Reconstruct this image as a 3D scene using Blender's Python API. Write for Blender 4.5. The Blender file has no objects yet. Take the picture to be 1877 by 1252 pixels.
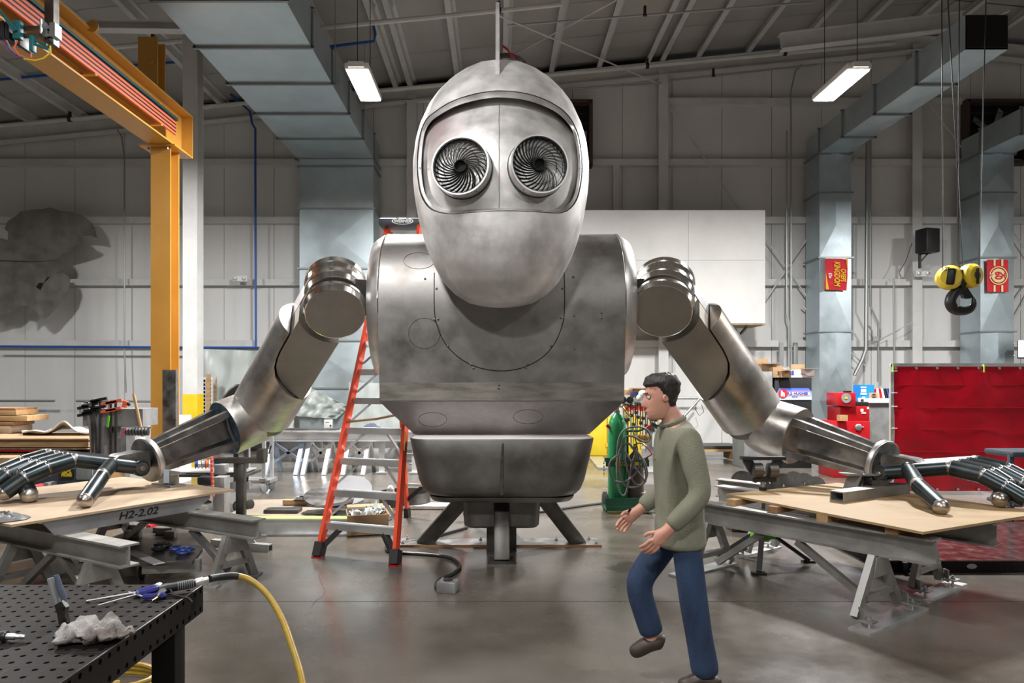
import bpy, bmesh, math, random
from mathutils import Vector as V, Matrix, noise
random.seed(7)
PI = math.pi
sc = bpy.context.scene
COL = sc.collection
# ------------------------------------------------------------------ camera, world, exposure
F = 1303.0                      # focal length for a 1877 px wide frame
EYE = 1.7
cam = bpy.data.cameras.new('camera'); cam_o = bpy.data.objects.new('camera', cam); COL.objects.link(cam_o)
cam.sensor_width = 36; cam.lens = 36 * F / 1877
cam_o.location = (0, 0, EYE); cam_o.rotation_euler = (PI / 2, 0, 0)
cam.shift_x = (938.5 - 912) / 1877; cam.shift_y = (700 - 626) / 1877
cam.clip_start = .05; cam.clip_end = 200
sc.camera = cam_o
w = bpy.data.worlds.new('world'); sc.world = w; w.use_nodes = True
w.node_tree.nodes['Background'].inputs[0].default_value = (.5, .55, .6, 1)
w.node_tree.nodes['Background'].inputs[1].default_value = .05
sc.view_settings.view_transform = 'Standard'; sc.view_settings.look = 'None'
sc.view_settings.gamma = 1; sc.view_settings.exposure = 0.34
sc.view_settings.use_curve_mapping = False
# lamps of the hall: (x, y, z, power) - the rows of high-bay fittings, two of them in the picture
LAMPS_IN_VIEW = [(-1.97, 10.5, 6.12, 820), (5.06, 10.5, 6.12, 800)]
LAMPS_BEHIND = [(-1.97, 3.4, 6.3, 240), (5.06, 3.4, 6.3, 75), (-9, 10.5, 6.12, 450), (12, 10.5, 6.12, 620),
                (-9, 3.4, 6.3, 60), (-1.97, -3.5, 6.3, 470), (5.06, -3.5, 6.3, 230), (1.5, 14.6, 9.0, 0)]
def area(name, loc, sx, sy, power, col=(1, .985, .965), rot=(0, 0, 0)):
    l = bpy.data.lights.new(name, 'AREA'); l.shape = 'RECTANGLE'; l.size = sx; l.size_y = sy; l.energy = power; l.color = col
    o = bpy.data.objects.new(name, l); COL.objects.link(o); o.location = loc; o.rotation_euler = rot
    return o
for x, y, z, p in LAMPS_IN_VIEW: area('high_bay_light', (x, y, z - .075), .30, 1.05, p)
for x, y, z, p in LAMPS_BEHIND:
    if p: area('high_bay_light', (x, y, z - .075), .5, 1.2, p)

# ------------------------------------------------------------------ helpers
def P(px, py, Y): return V(((px - 912) * Y / F, Y, EYE - (py - 700) * Y / F))      # the point at distance Y seen at a pixel
def G(px, py, z=0.0): return P(px, py, (EYE - z) * F / (py - 700))                 # the point at height z seen at a pixel
def fr(o, ax, up=V((0, 0, 1))):
    """matrix whose Z axis is ax, X as level as possible, located at o"""
    z = V(ax).normalized(); u = V(up)
    if abs(z.dot(u)) > .98: u = V((0, 1, 0))
    x = u.cross(z).normalized(); y = z.cross(x)
    m = Matrix((x, y, z)).transposed().to_4x4(); m.translation = V(o); return m
class MB:
    def __init__(s): s.bm = bmesh.new()
    def face(s, vs):
        try: return s.bm.faces.new(vs)
        except ValueError: return None
    def pts(s, pts, m=None): return [s.bm.verts.new(m @ V(p) if m else V(p)) for p in pts]
    def box(s, c, d, m=None, bev=0):
        c = V(c); hx, hy, hz = d[0] / 2, d[1] / 2, d[2] / 2
        v = s.pts([c + V((x * hx, y * hy, z * hz)) for x in (-1, 1) for y in (-1, 1) for z in (-1, 1)], m)
        fs = [s.face([v[i] for i in q]) for q in ((0, 1, 3, 2), (4, 6, 7, 5), (0, 4, 5, 1), (2, 3, 7, 6), (0, 2, 6, 4), (1, 5, 7, 3))]
        if bev: bmesh.ops.bevel(s.bm, geom=list({e for f in fs for e in f.edges}), offset=bev, segments=2, affect='EDGES', profile=.5)
        return s
    def bar(s, a, b, w, h, up=V((0, 0, 1)), bev=0):
        a, b = V(a), V(b); m = fr((a + b) / 2, b - a, up)
        return s.box((0, 0, 0), (w, h, (b - a).length), m, bev)
    def ring(s, n, r, m, z=0, ry=None): return s.pts([(r * math.cos(2 * PI * i / n), (ry or r) * math.sin(2 * PI * i / n), z) for i in range(n)], m)
    def skin(s, rings, closed=True, caps=True):
        n = len(rings[0])
        for A, B in zip(rings, rings[1:]):
            for i in range(n if closed else n - 1): s.face([A[i], A[(i + 1) % n], B[(i + 1) % n], B[i]])
        if caps and closed: s.face(rings[0][::-1]); s.face(rings[-1])
        return s
    def cyl(s, a, b, r, r2=None, n=20, caps=True):
        a, b = V(a), V(b); m = fr(a, b - a); L = (b - a).length
        return s.skin([s.ring(n, r, m), s.ring(n, r if r2 is None else r2, m, L)], caps=caps)
    def lathe(s, prof, o, ax=(0, 0, 1), n=28, caps=True, up=V((0, 0, 1))):
        m = fr(o, ax, up); return s.skin([s.ring(n, max(r, 1e-4), m, z) for r, z in prof], caps=caps)
    def tube(s, pts, r, n=8, caps=True):
        pts = [V(p) for p in pts]; R = []; x = None
        for i, p in enumerate(pts):
            d = (pts[min(i + 1, len(pts) - 1)] - pts[max(i - 1, 0)]).normalized()
            if x is None:
                x = d.orthogonal().normalized()
            x = (x - d * x.dot(d)).normalized(); y = d.cross(x)
            rr = r[i] if isinstance(r, (list, tuple)) else r
            R.append([s.bm.verts.new(p + (x * math.cos(2 * PI * k / n) + y * math.sin(2 * PI * k / n)) * rr) for k in range(n)])
        return s.skin(R, caps=caps)
    def prism(s, poly, m, z0, z1):
        A = s.pts([(x, y, z0) for x, y in poly], m); B = s.pts([(x, y, z1) for x, y in poly], m)
        return s.skin([A, B])
    def sphere(s, c, r, n=16, sz=1.0, m=None):
        rs = [(r * math.sin(PI * i / (n // 2)), -r * sz * math.cos(PI * i / (n // 2))) for i in range(n // 2 + 1)]
        mm = (m or Matrix()) @ Matrix.Translation(V(c))
        return s.skin([s.ring(n, max(a, 1e-4), mm, z) for a, z in rs])
    def ibeam(s, a, b, wid, dep, tf=.014, tw=.01):
        a, b = V(a), V(b); m = fr(a, b - a); L = (b - a).length; h = dep / 2; k = wid / 2; t = tw / 2
        return s.prism([(-k, -h), (k, -h), (k, -h + tf), (t, -h + tf), (t, h - tf), (k, h - tf), (k, h), (-k, h), (-k, h - tf), (-t, h - tf), (-t, -h + tf), (-k, -h + tf)], m, 0, L)
    def grid(s, fn, nu, nv, closed_u=False):
        R = [[s.bm.verts.new(V(fn(i / (nu - (0 if closed_u else 1)), j / (nv - 1)))) for i in range(nu)] for j in range(nv)]
        return s.skin(R, closed=closed_u, caps=False)
    def thick(s, t):
        bmesh.ops.recalc_face_normals(s.bm, faces=s.bm.faces[:])
        bmesh.ops.solidify(s.bm, geom=s.bm.faces[:], thickness=t); return s
    def mesh(s, name, mats, ang=38, loc=None):
        bm = s.bm; bmesh.ops.recalc_face_normals(bm, faces=bm.faces[:])
        if loc is not None: bmesh.ops.translate(bm, vec=-V(loc), verts=bm.verts[:])
        me = bpy.data.meshes.new(name); bm.to_mesh(me); bm.free()
        for mt in (mats if isinstance(mats, (list, tuple)) else [mats]): me.materials.append(mt)
        me.polygons.foreach_set('use_smooth', [True] * len(me.polygons)); me.set_sharp_from_angle(angle=math.radians(ang))
        return me
    def base(s):
        vs = [v.co for v in s.bm.verts]
        lo = [min(v[i] for v in vs) for i in range(3)]; hi = [max(v[i] for v in vs) for i in range(3)]
        return V(((lo[0] + hi[0]) / 2, (lo[1] + hi[1]) / 2, lo[2]))
    def part(s, name, mat, parent, label=None, ang=38, kind=None):
        """a part: world coordinates, kept in place under its parent"""
        o = bpy.data.objects.new(name, s.mesh(name, mat, ang)); COL.objects.link(o); attach(o, parent)
        if label: o['label'] = label
        if kind: o['kind'] = kind
        return o
    def solo(s, name, mat, label=None, cat=None, group=None, kind=None, ang=38):
        """a thing that is one mesh, origin at its base"""
        b = s.base(); o = bpy.data.objects.new(name, s.mesh(name, mat, ang, b)); COL.objects.link(o); o.location = b
        tag(o, label, cat, group, kind); return o
WM = {}
def attach(o, parent, m=None):
    """parent o; m is o's own world matrix (identity when its mesh is in world coordinates)"""
    o.parent = parent
    o.matrix_parent_inverse = WM.get(parent.name, Matrix()).inverted() if parent.parent is None else Matrix()
    if parent.parent is None and parent.type == 'MESH' and parent.name not in WM: o.matrix_parent_inverse = Matrix.Translation(-V(parent.location))
    if m is not None: o.matrix_basis = m
def tag(o, label=None, cat=None, group=None, kind=None):
    for k, v in (('label', label), ('category', cat), ('group', group), ('kind', kind)):
        if v: o[k] = v
def thing(name, label, cat, loc, group=None):
    o = bpy.data.objects.new(name, None); COL.objects.link(o); o.location = loc; o.empty_display_size = .2
    tag(o, label, cat, group); WM[o.name] = Matrix.Translation(V(loc)); return o
def inst(src, m, parent, name=None):
    """another of the same piece, sharing mesh data; m = world matrix on top of the mesh"""
    o = src.copy(); COL.objects.link(o); attach(o, parent, m); return o
def kids(o): return [c for c in COL.objects if c.parent == o]
def dup(root, loc, label, rotz=0, group=None):
    def cp(o, par):
        c = o.copy(); COL.objects.link(c)
        if par: c.parent = par
        for ch in kids(o): cp(ch, c)
        return c
    r = cp(root, None); r.location = loc; r.rotation_euler = (0, 0, rotz); r['label'] = label
    if group: r['group'] = group
    return r
def struct(mb, name, mat, ang=38):
    o = bpy.data.objects.new(name, mb.mesh(name, mat, ang)); COL.objects.link(o); o['kind'] = 'structure'; WM[o.name] = Matrix(); return o
def boolean(mb_a, mb_b, op):
    """result of a boolean between two builders, as a new builder"""
    obs = []
    for mb in (mb_a, mb_b):
        bmesh.ops.recalc_face_normals(mb.bm, faces=mb.bm.faces[:])
        me = bpy.data.meshes.new('tmp'); mb.bm.to_mesh(me); mb.bm.free(); o = bpy.data.objects.new('tmp', me); COL.objects.link(o); obs.append(o)
    md = obs[0].modifiers.new('b', 'BOOLEAN'); md.operation = op; md.object = obs[1]; md.solver = 'EXACT'
    dg = bpy.context.evaluated_depsgraph_get(); dg.update()
    res = bpy.data.meshes.new_from_object(obs[0].evaluated_get(dg))
    out = MB(); out.bm.from_mesh(res)
    for o in obs: me = o.data; bpy.data.objects.remove(o); bpy.data.meshes.remove(me)
    bpy.data.meshes.remove(res); return out
def text_mb(txt, size, m, depth=.002, align='CENTER', shear=0, bold=0, sx=1):
    cu = bpy.data.curves.new('txt', 'FONT'); cu.body = txt; cu.size = size; cu.extrude = depth; cu.align_x = align; cu.align_y = 'CENTER'; cu.shear = shear; cu.offset = bold; cu.resolution_u = 3
    o = bpy.data.objects.new('txt', cu); COL.objects.link(o); dg = bpy.context.evaluated_depsgraph_get(); dg.update()
    me = bpy.data.meshes.new_from_object(o.evaluated_get(dg)); out = MB(); out.bm.from_mesh(me)
    out.bm.transform(m @ Matrix.Scale(sx, 4, (1, 0, 0))); bpy.data.objects.remove(o); bpy.data.curves.remove(cu); bpy.data.meshes.remove(me); return out

def smooth(pts, n=6):
    out = []; q = [pts[0]] + list(pts) + [pts[-1]]
    for i in range(1, len(q) - 2):
        a, b, c, d = (V(q[i - 1]), V(q[i]), V(q[i + 1]), V(q[i + 2]))
        for k in range(n):
            t_ = k / n; out.append(.5 * ((2 * b) + (c - a) * t_ + (2 * a - 5 * b + 4 * c - d) * t_ ** 2 + (3 * b - a - 3 * c + d) * t_ ** 3))
    out.append(V(pts[-1])); return out
# ------------------------------------------------------------------ materials
def mat(name, col, rough=.5, metal=0, col2=None, scale=3, detail=5, stretch=(1, 1, 1), lo=.35, hi=.65, rv=.1, bump=0, bscale=None, spec=.5, emit=0, trans=0, alpha=1, rot=(0, 0, 0), third=None):
    m = bpy.data.materials.new(name); m.use_nodes = True; nt = m.node_tree; N = nt.nodes; b = N['Principled BSDF']
    c4 = lambda c: (c[0], c[1], c[2], 1)
    b.inputs['Base Color'].default_value = c4(col); b.inputs['Roughness'].default_value = rough; b.inputs['Metallic'].default_value = metal
    b.inputs['Specular IOR Level'].default_value = spec
    if trans: b.inputs['Transmission Weight'].default_value = trans
    if alpha < 1: b.inputs['Alpha'].default_value = alpha
    if emit: b.inputs['Emission Color'].default_value = c4(col); b.inputs['Emission Strength'].default_value = emit
    if col2 or bump or rv and scale:
        tc = N.new('ShaderNodeTexCoord'); mp = N.new('ShaderNodeMapping'); mp.inputs['Scale'].default_value = stretch; mp.inputs['Rotation'].default_value = rot
        nt.links.new(tc.outputs['Object'], mp.inputs['Vector'])
        nz = N.new('ShaderNodeTexNoise'); nz.inputs['Scale'].default_value = scale; nz.inputs['Detail'].default_value = detail; nz.inputs['Roughness'].default_value = .6
        nt.links.new(mp.outputs[0], nz.inputs['Vector'])
        if col2:
            r = N.new('ShaderNodeValToRGB'); e = r.color_ramp.elements
            e[0].position = lo; e[0].color = c4(col); e[1].position = hi; e[1].color = c4(col2)
            nt.links.new(nz.outputs[0], r.inputs[0]); src = r.outputs[0]
            if third:
                n2 = N.new('ShaderNodeTexNoise'); n2.inputs['Scale'].default_value = third[1]; n2.inputs['Detail'].default_value = 3; nt.links.new(tc.outputs['Object'], n2.inputs['Vector'])
                r2 = N.new('ShaderNodeValToRGB'); r2.color_ramp.elements[0].position = third[2]; r2.color_ramp.elements[1].position = third[2] + .24
                nt.links.new(n2.outputs[0], r2.inputs[0])
                mx = N.new('ShaderNodeMix'); mx.data_type = 'RGBA'; nt.links.new(r2.outputs[0], mx.inputs[0]); nt.links.new(src, mx.inputs[6]); mx.inputs[7].default_value = c4(third[0]); src = mx.outputs[2]
            nt.links.new(src, b.inputs['Base Color'])
        if rv:
            mr = N.new('ShaderNodeMapRange'); mr.inputs[1].default_value = .3; mr.inputs[2].default_value = .7; mr.inputs[3].default_value = max(.02, rough - rv); mr.inputs[4].default_value = min(1, rough + rv)
            nt.links.new(nz.outputs[0], mr.inputs[0]); nt.links.new(mr.outputs[0], b.inputs['Roughness'])
        if bump:
            bp = N.new('ShaderNodeBump'); bp.inputs['Strength'].default_value = bump; bp.inputs['Distance'].default_value = .02
            if bscale:
                nb = N.new('ShaderNodeTexNoise'); nb.inputs['Scale'].default_value = bscale; nb.inputs['Detail'].default_value = 4; nt.links.new(mp.outputs[0], nb.inputs['Vector'])
            else: nb = nz
            nt.links.new(nb.outputs[0], bp.inputs['Height']); nt.links.new(bp.outputs[0], b.inputs['Normal'])
    return m
M = {}
M['floor'] = mat('concrete_floor', (.058, .048, .038), .24, 0, (.122, .106, .088), 1.3, 8, rv=.10, bump=.04, bscale=6, lo=.26, hi=.74, third=((.175, .16, .142), .45, .46))
M['joint'] = mat('joint_black', (.03, .028, .025), .8, rv=0)
M['liner'] = mat('wall_liner', (.60, .60, .592), .5, 0, (.68, .68, .672), .9, 5, stretch=(1, 1, .25), bump=.12, bscale=2.2)
M['roof'] = mat('roof_liner', (.36, .35, .33), .55, 0, (.43, .42, .40), .8, 4, stretch=(1, .35, 1), bump=.15, bscale=2)
M['wsteel'] = mat('white_painted_steel', (.54, .54, .53), .45, 0, (.62, .62, .61), 2, 4)
M['dwall'] = mat('hall_wall', (.40, .40, .39), .7, rv=0)
M['galv'] = mat('galvanised_sheet', (.47, .55, .59), .42, .88, (.56, .65, .69), 2.0, 5, rv=.06, lo=.3, hi=.7)
M['galvedge'] = mat('galvanised_flange', (.30, .33, .34), .45, .85, rv=0)
M['black'] = mat('black_plastic', (.012, .012, .013), .45, rv=.05)
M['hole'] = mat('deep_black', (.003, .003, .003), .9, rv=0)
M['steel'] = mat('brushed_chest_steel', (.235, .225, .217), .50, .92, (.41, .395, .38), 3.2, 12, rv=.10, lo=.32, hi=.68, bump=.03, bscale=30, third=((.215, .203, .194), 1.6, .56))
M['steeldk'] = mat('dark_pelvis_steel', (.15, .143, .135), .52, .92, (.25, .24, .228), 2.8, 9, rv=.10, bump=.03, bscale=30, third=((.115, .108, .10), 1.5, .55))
M['band'] = mat('ground_weld_band', (.27, .255, .225), .58, .9, (.46, .44, .40), 4, 9, stretch=(.7, 1, 3), rv=.1)
M['bright'] = mat('bright_ground_steel', (.56, .545, .54), .42, .95, (.76, .745, .74), 3.5, 7, rv=.1, third=((.52, .38, .38), 1.3, .62))
M['head'] = mat('sanded_head_aluminium', (.54, .525, .515), .54, .66, (.84, .825, .815), 4.2, 12, rv=.1, lo=.30, hi=.66, bump=.03, bscale=40, third=((.60, .575, .56), 2.2, .56))
M['face'] = mat('sanded_face_plate', (.44, .425, .415), .52, .72, (.76, .745, .735), 3.4, 12, rv=.1, lo=.30, hi=.66, bump=.03, bscale=40, third=((.58, .45, .45), 1.6, .57))
M['polish'] = mat('polished_edge', (.72, .70, .67), .17, 1, rv=.05)
M['arm'] = mat('arm_sheet_steel', (.30, .28, .262), .40, .95, (.64, .62, .595), 2.2, 10, rv=.1, lo=.34, hi=.66, bump=.02, bscale=30, third=((.50, .36, .21), 1.4, .54))
M['flat'] = mat('flat_plate_steel', (.31, .285, .25), .5, 1, (.42, .39, .345), 2, 7, rv=.08)
M['flatlt'] = mat('pale_cut_face', (.70, .69, .72), .42, 1, rv=.05)
M['fore'] = mat('scuffed_forearm_steel', (.24, .235, .23), .36, 1, (.45, .44, .435), 5, 8, stretch=(1, 1, 1), rv=.12, third=((.11, .105, .10), 4, .60))
M['blue'] = mat('layout_blue_steel', (.02, .10, .18), .38, .9, (.30, .30, .31), 6, 5, lo=.42, hi=.7)
M['tube'] = mat('mill_scale_tube', (.040, .052, .058), .33, .85, (.075, .090, .098), 3, 5, rv=.07)
M['tip'] = mat('spun_fingertip', (.42, .37, .32), .36, 1, (.56, .52, .48), 6, 4)
M['eyeback'] = mat('eye_back_plate', (.92, .91, .90), .35, 0, rv=0)  # white colour stands in for bright reflections behind the blades
M['ledge'] = mat('ground_ledge_painted_lit', (.86, .78, .78), .5, 0, (.88, .84, .84), 3)  # ground steel ledge, its colour whitened to imitate light falling on it
M['shackle'] = mat('blue_shackle_paint', (.012, .035, .17), .4, 0, rv=0)
M['plyfloor'] = mat('floor_plywood', (.22, .18, .14), .65, 0, (.27, .225, .175), 1.6, 7, stretch=(2.6, 1, 1))
M['paledisc'] = mat('pale_sheet_steel', (.11, .11, .115), .5, 0, (.14, .14, .145), 4)
M['weld'] = mat('bright_weld', (.30, .29, .28), .38, 1, scale=30)
M['ply'] = mat('plywood', (.33, .215, .10), .62, 0, (.43, .295, .155), 1.6, 7, stretch=(1, 3.2, 1), bump=.05, bscale=20, third=((.24, .165, .09), 2.4, .58))
M['plyl'] = mat('pale_plywood', (.37, .27, .175), .62, 0, (.46, .35, .245), 1.6, 7, stretch=(2.6, 1, 1), third=((.28, .22, .155), 2.2, .58))
M['wood'] = mat('raw_lumber', (.38, .22, .095), .65, 0, (.48, .31, .155), 4, 5, stretch=(1, 6, 6))
M['wood2'] = mat('brown_timber', (.22, .11, .045), .7, 0, (.34, .19, .09), 4, 5, stretch=(1, 6, 6))
M['osb'] = mat('strand_board', (.22, .15, .085), .75, 0, (.42, .31, .19), 14, 4, stretch=(1, 1, .6))
M['card'] = mat('cardboard', (.30, .19, .10), .75, 0, (.37, .245, .135), 3)
M['alum'] = mat('aluminium_beam', (.27, .262, .25), .5, .7, (.43, .42, .40), 3, 8, rv=.1)
M['alumb'] = mat('bright_aluminium', (.66, .67, .68), .36, .85, (.78, .79, .80), 4, 5)
M['alumbl'] = mat('blue_film_aluminium', (.40, .50, .68), .4, .5, (.52, .60, .74), 4, 5)
M['dsteel'] = mat('dark_mill_steel', (.085, .08, .075), .42, .9, (.16, .15, .142), 4, 6, rv=.12)
M['yel'] = mat('crane_yellow', (.50, .245, .04), .36, 0, (.56, .28, .05), 1.5, 4, rv=.05)
M['syel'] = mat('safety_yellow', (.66, .47, .015), .45, 0, (.70, .52, .03), 5)
M['red'] = mat('ladder_red', (.80, .075, .025), .42, 0, (.72, .06, .02), 5, rv=.05)
M['copper'] = mat('orange_red_conductor', (.72, .13, .06), .5, 0, rv=0)
M['teal'] = mat('teal_plastic', (.01, .12, .135), .5, 0, rv=0)
M['dteal'] = mat('dark_green_plastic', (.01, .05, .055), .45, 0, rv=0)
M['bluepipe'] = mat('blue_air_pipe', (.015, .09, .36), .4, 0, rv=0)
M['white'] = mat('white_paint', (.78, .78, .76), .45, 0, (.70, .70, .69), 1.2, 4)
M['board'] = mat('white_wallboard', (.76, .755, .735), .6, 0, (.70, .695, .68), 1.1, 5, third=((.64, .64, .625), 1.3, .60))
M['lamp'] = mat('lamp_diffuser', (1, .98, .95), .5, emit=14, rv=0)
M['conduit'] = mat('conduit_steel', (.42, .435, .435), .45, .85, rv=0)
M['cut'] = mat('dull_plate_cutout', (.15, .145, .135), .5, .55, (.23, .22, .205), 3, 7, stretch=(1, 1, 1), rv=.1)
M['curtain'] = mat('red_welding_vinyl', (.46, .005, .019), .2, 0, (.28, .002, .010), .9, 5, rv=.08, bump=.12, bscale=1.4, third=((.58, .007, .018), 1.2, .55))
M['machred'] = mat('machine_red', (.38, .009, .014), .32, 0, rv=.04)
M['grey'] = mat('grey_cabinet', (.17, .18, .18), .5, 0, (.24, .25, .25), 6)
M['plat'] = mat('steel_painted_red_reflection', (.20, .11, .11), .2, .85, (.34, .22, .22), 9, 6, rv=.1)  # red mixed into the steel colour imitates the curtain's reflection
M['fixt'] = mat('black_fixture_steel', (.010, .0085, .008), .5, .0, (.016, .014, .013), 3, 5, rv=.08, spec=.12)
M['green'] = mat('cylinder_green', (.01, .19, .06), .33, 0, (.012, .23, .08), 3, third=((.16, .12, .05), 6, .66))
M['dgreen'] = mat('cart_green', (.008, .085, .045), .4, 0, rv=.05)
M['brown'] = mat('rusty_cylinder', (.06, .042, .035), .5, .4, (.11, .08, .065), 6)
M['brass'] = mat('brass', (.62, .40, .12), .3, 1, rv=0)
M['hose'] = mat('grey_hose', (.12, .12, .12), .45, 0, rv=.05)
M['cable'] = mat('black_cable', (.022, .023, .024), .45, rv=.05)
M['yhose'] = mat('yellow_air_hose', (.36, .225, .02), .4, 0, (.27, .18, .03), 30, rv=.05)
M['rubber'] = mat('black_rubber', (.02, .02, .02), .65, rv=0)
M['lime'] = mat('lime_tape', (.42, .72, .12), .5, 0, rv=0)
M['limep'] = mat('lime_paint', (.12, .50, .02), .4, 0, rv=0)
M['plastic'] = mat('clear_poly_sheet', (.42, .46, .445), .3, 0, (.54, .575, .56), 1.5, 5, stretch=(1, 1, .4), bump=.4, bscale=3)
M['rag'] = mat('dirty_rag', (.25, .24, .23), .9, 0, (.10, .08, .068), 11, 6, lo=.45, hi=.62, bump=.3, bscale=120)
M['navy'] = mat('navy_cloth', (.05, .065, .10), .9, 0, (.085, .10, .14), 6, bump=.2, bscale=60)
M['skin'] = mat('skin', (.58, .28, .20), .5, 0, (.64, .33, .245), 12, rv=.05)
M['hair'] = mat('dark_hair', (.016, .013, .012), .5, 0, (.035, .028, .025), 40, stretch=(1, 1, .3), bump=.5)
M['olive'] = mat('olive_knit', (.19, .19, .135), .9, 0, (.25, .248, .185), 7, bump=.25, bscale=150)
M['denim'] = mat('blue_denim', (.014, .030, .072), .85, 0, (.028, .058, .125), 8, stretch=(1, 1, .4), bump=.2, bscale=160)
M['shoe'] = mat('brown_boot', (.045, .03, .022), .5, 0, rv=.05)
M['iris'] = mat('eye_dark', (.02, .014, .01), .2, rv=0); M['eyew'] = mat('eye_white', (.7, .68, .65), .3, rv=0)
M['lip'] = mat('lips', (.50, .17, .14), .5, rv=0)
M['flag'] = mat('flag_red', (.62, .018, .03), .7, 0, (.55, .014, .025), 5, bump=.15, bscale=8)
M['gold'] = mat('flag_gold', (.82, .46, .03), .7, 0, rv=0)
M['cream'] = mat('flag_cream', (.80, .68, .34), .7, 0, rv=0)
M['pwhite'] = mat('print_white', (.8, .8, .8), .6, 0, rv=0)
M['pblack'] = mat('print_black', (.012, .012, .012), .6, rv=0)
M['pblue'] = mat('print_blue', (.04, .07, .35), .5, rv=0)
M['pred'] = mat('print_red', (.65, .02, .03), .5, rv=0)
M['signlit'] = mat('sign_letter', (.85, .87, .9), .5, emit=.9, rv=0)
M['ccase'] = mat('dark_tool_case', (.035, .045, .06), .5, 0, rv=.05)
M['screw'] = mat('clear_blue_handle', (.035, .035, .17), .15, 0, rv=0)
M['pink'] = mat('pink_rope', (.75, .05, .16), .7, 0, rv=0)
M['bluebox'] = mat('blue_box', (.012, .22, .70), .45, rv=0)
M['grime'] = mat('steel_bench_grey', (.30, .30, .305), .45, .6, (.40, .40, .405), 4)
def gradient_mat(name, top, bot, z0, z1):
    m = mat(name, bot, .35, rv=0); nt = m.node_tree; N = nt.nodes
    tc = N.new('ShaderNodeTexCoord'); sp = N.new('ShaderNodeSeparateXYZ'); mr = N.new('ShaderNodeMapRange'); r = N.new('ShaderNodeValToRGB')
    nt.links.new(tc.outputs['Object'], sp.inputs[0]); nt.links.new(sp.outputs[2], mr.inputs[0]); mr.inputs[1].default_value = z0; mr.inputs[2].default_value = z1
    r.color_ramp.elements[0].color = (*bot, 1); r.color_ramp.elements[1].color = (*top, 1); nt.links.new(mr.outputs[0], r.inputs[0]); nt.links.new(r.outputs[0], N['Principled BSDF'].inputs['Base Color']); return m

# ------------------------------------------------------------------ the hall
XL, XR, YF, YB, RIDGE = -17.0, 17.0, -14.0, 18.0, 10.6
def roof_z(x): return 8.12 + .1 * (x + 12.6) if x < RIDGE else 8.12 + .1 * (RIDGE + 12.6) - .1 * (x - RIDGE)
fl = struct(MB().box((0, 2, -.09), (34, 32, .1)), 'floor', M['joint'])
ys = [YF, -7.9, -1.9, 5.5, 11.6, YB]; xs = [XL, -11.6, -5.2, 1.2, 7.6, XR]
ys = [YF, -6.5, -.5, 5.5, 11.5, YB]
for a, b in zip(ys, ys[1:]):
    MB().box((0, (a + b) / 2, -.02), (34, b - a - .012, .04)).part('concrete_slab', M['floor'], fl)
ck = MB()
pts = [G(*q) for q in ((618, 960), (612, 975), (603, 985), (598, 1000), (585, 1060), (592, 1075), (596, 1085), (590, 1094), (578, 1102), (570, 1115))]
pts = [p + V((0, 0, .001)) for p in pts]
ck.grid(lambda u, v: pts[round(v * 9)] + V(((u - .5) * .005, 0, 0)), 2, 10); ck.part('crack', M['joint'], fl)
wb = struct(MB().box((0, YB + .1, 4.9), (34, .16, 9.9)), 'wall_back', M['joint'])
x = XL
while x < XR - .1:
    x2 = min(x + 1.26, XR); t = roof_z((x + x2) / 2) - .15
    MB().box(((x + x2) / 2, YB + .01 + random.uniform(-.004, .004), t / 2), (x2 - x - .012, .03, t)).part('wall_panel', M['liner'], wb); x = x2
def girt(z, x0=XL, x1=XR):
    MB().prism([(0, -.08), (.19, -.08), (.19, .08), (.175, .08), (.175, -.065), (0, -.065)], Matrix(((0, 0, 1, 0), (-1, 0, 0, YB), (0, 1, 0, z), (0, 0, 0, 1))), x0, x1).part('girt', M['wsteel'], wb)
for z in (2.66, 4.20, 5.76, 7.21): girt(z)
girt(8.74, 4.25, 14)
for x in (-14.7, -8.4, -2.14, 4.14, 10.47, 15.5):
    MB().ibeam((x, YB - .15, .0), (x, YB - .15, roof_z(x) - .3), .24, .26, .02, .014).part('column', M['wsteel'], wb)
    MB().box((x, YB - .30, 1.5 if x > 4.2 else 1.5), (.26, .006, .02)).part('clip', M['wsteel'], wb)
MB().box((P(1128, 0, YB).x, YB - .1, 6.5), (.16, .16, 1.4)).part('stud', M['wsteel'], wb)
for (a, b) in (((1225, 192), (1370, 405)), ((1405, 440), (1480, 545)), ((1405, 548), (1478, 440)), ((1585, 670), (1470, 560)), ((1595, 250), (1555, 310)), ((1700, 185), (1770, 280)), ((1855, 420), (1935, 540)), ((1855, 560), (1935, 440)), ((1857, 590), (1935, 450))):
    MB().tube([P(*a, YB - .25), P(*b, YB - .25)], .018, 6).part('brace_rod', M['wsteel'], wb)
for nm, c, d in (('wall_left', (XL - .05, 2, 4.1), (.1, 32, 8.2)), ('wall_right', (XR + .05, 2, 5), (.1, 32, 10)), ('wall_front', (0, YF - .05, 5), (34, .1, 10))):
    struct(MB().box(c, d), nm, M['dwall'])
ce = MB()
for a, b in ((XL - .1, RIDGE), (RIDGE, XR + .1)):
    ce.prism([(a, roof_z(a) + .12), (b, roof_z(b) + .12), (b, roof_z(b) + .2), (a, roof_z(a) + .2)], Matrix(((1, 0, 0, 0), (0, 0, 1, 0), (0, 1, 0, 0), (0, 0, 0, 1))), YF - .1, YB + .2)
cl = struct(ce, 'ceiling', M['dwall'])
y = YB
MX = Matrix(((1, 0, 0, 0), (0, 0, 1, 0), (0, 1, 0, 0), (0, 0, 0, 1)))
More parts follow.
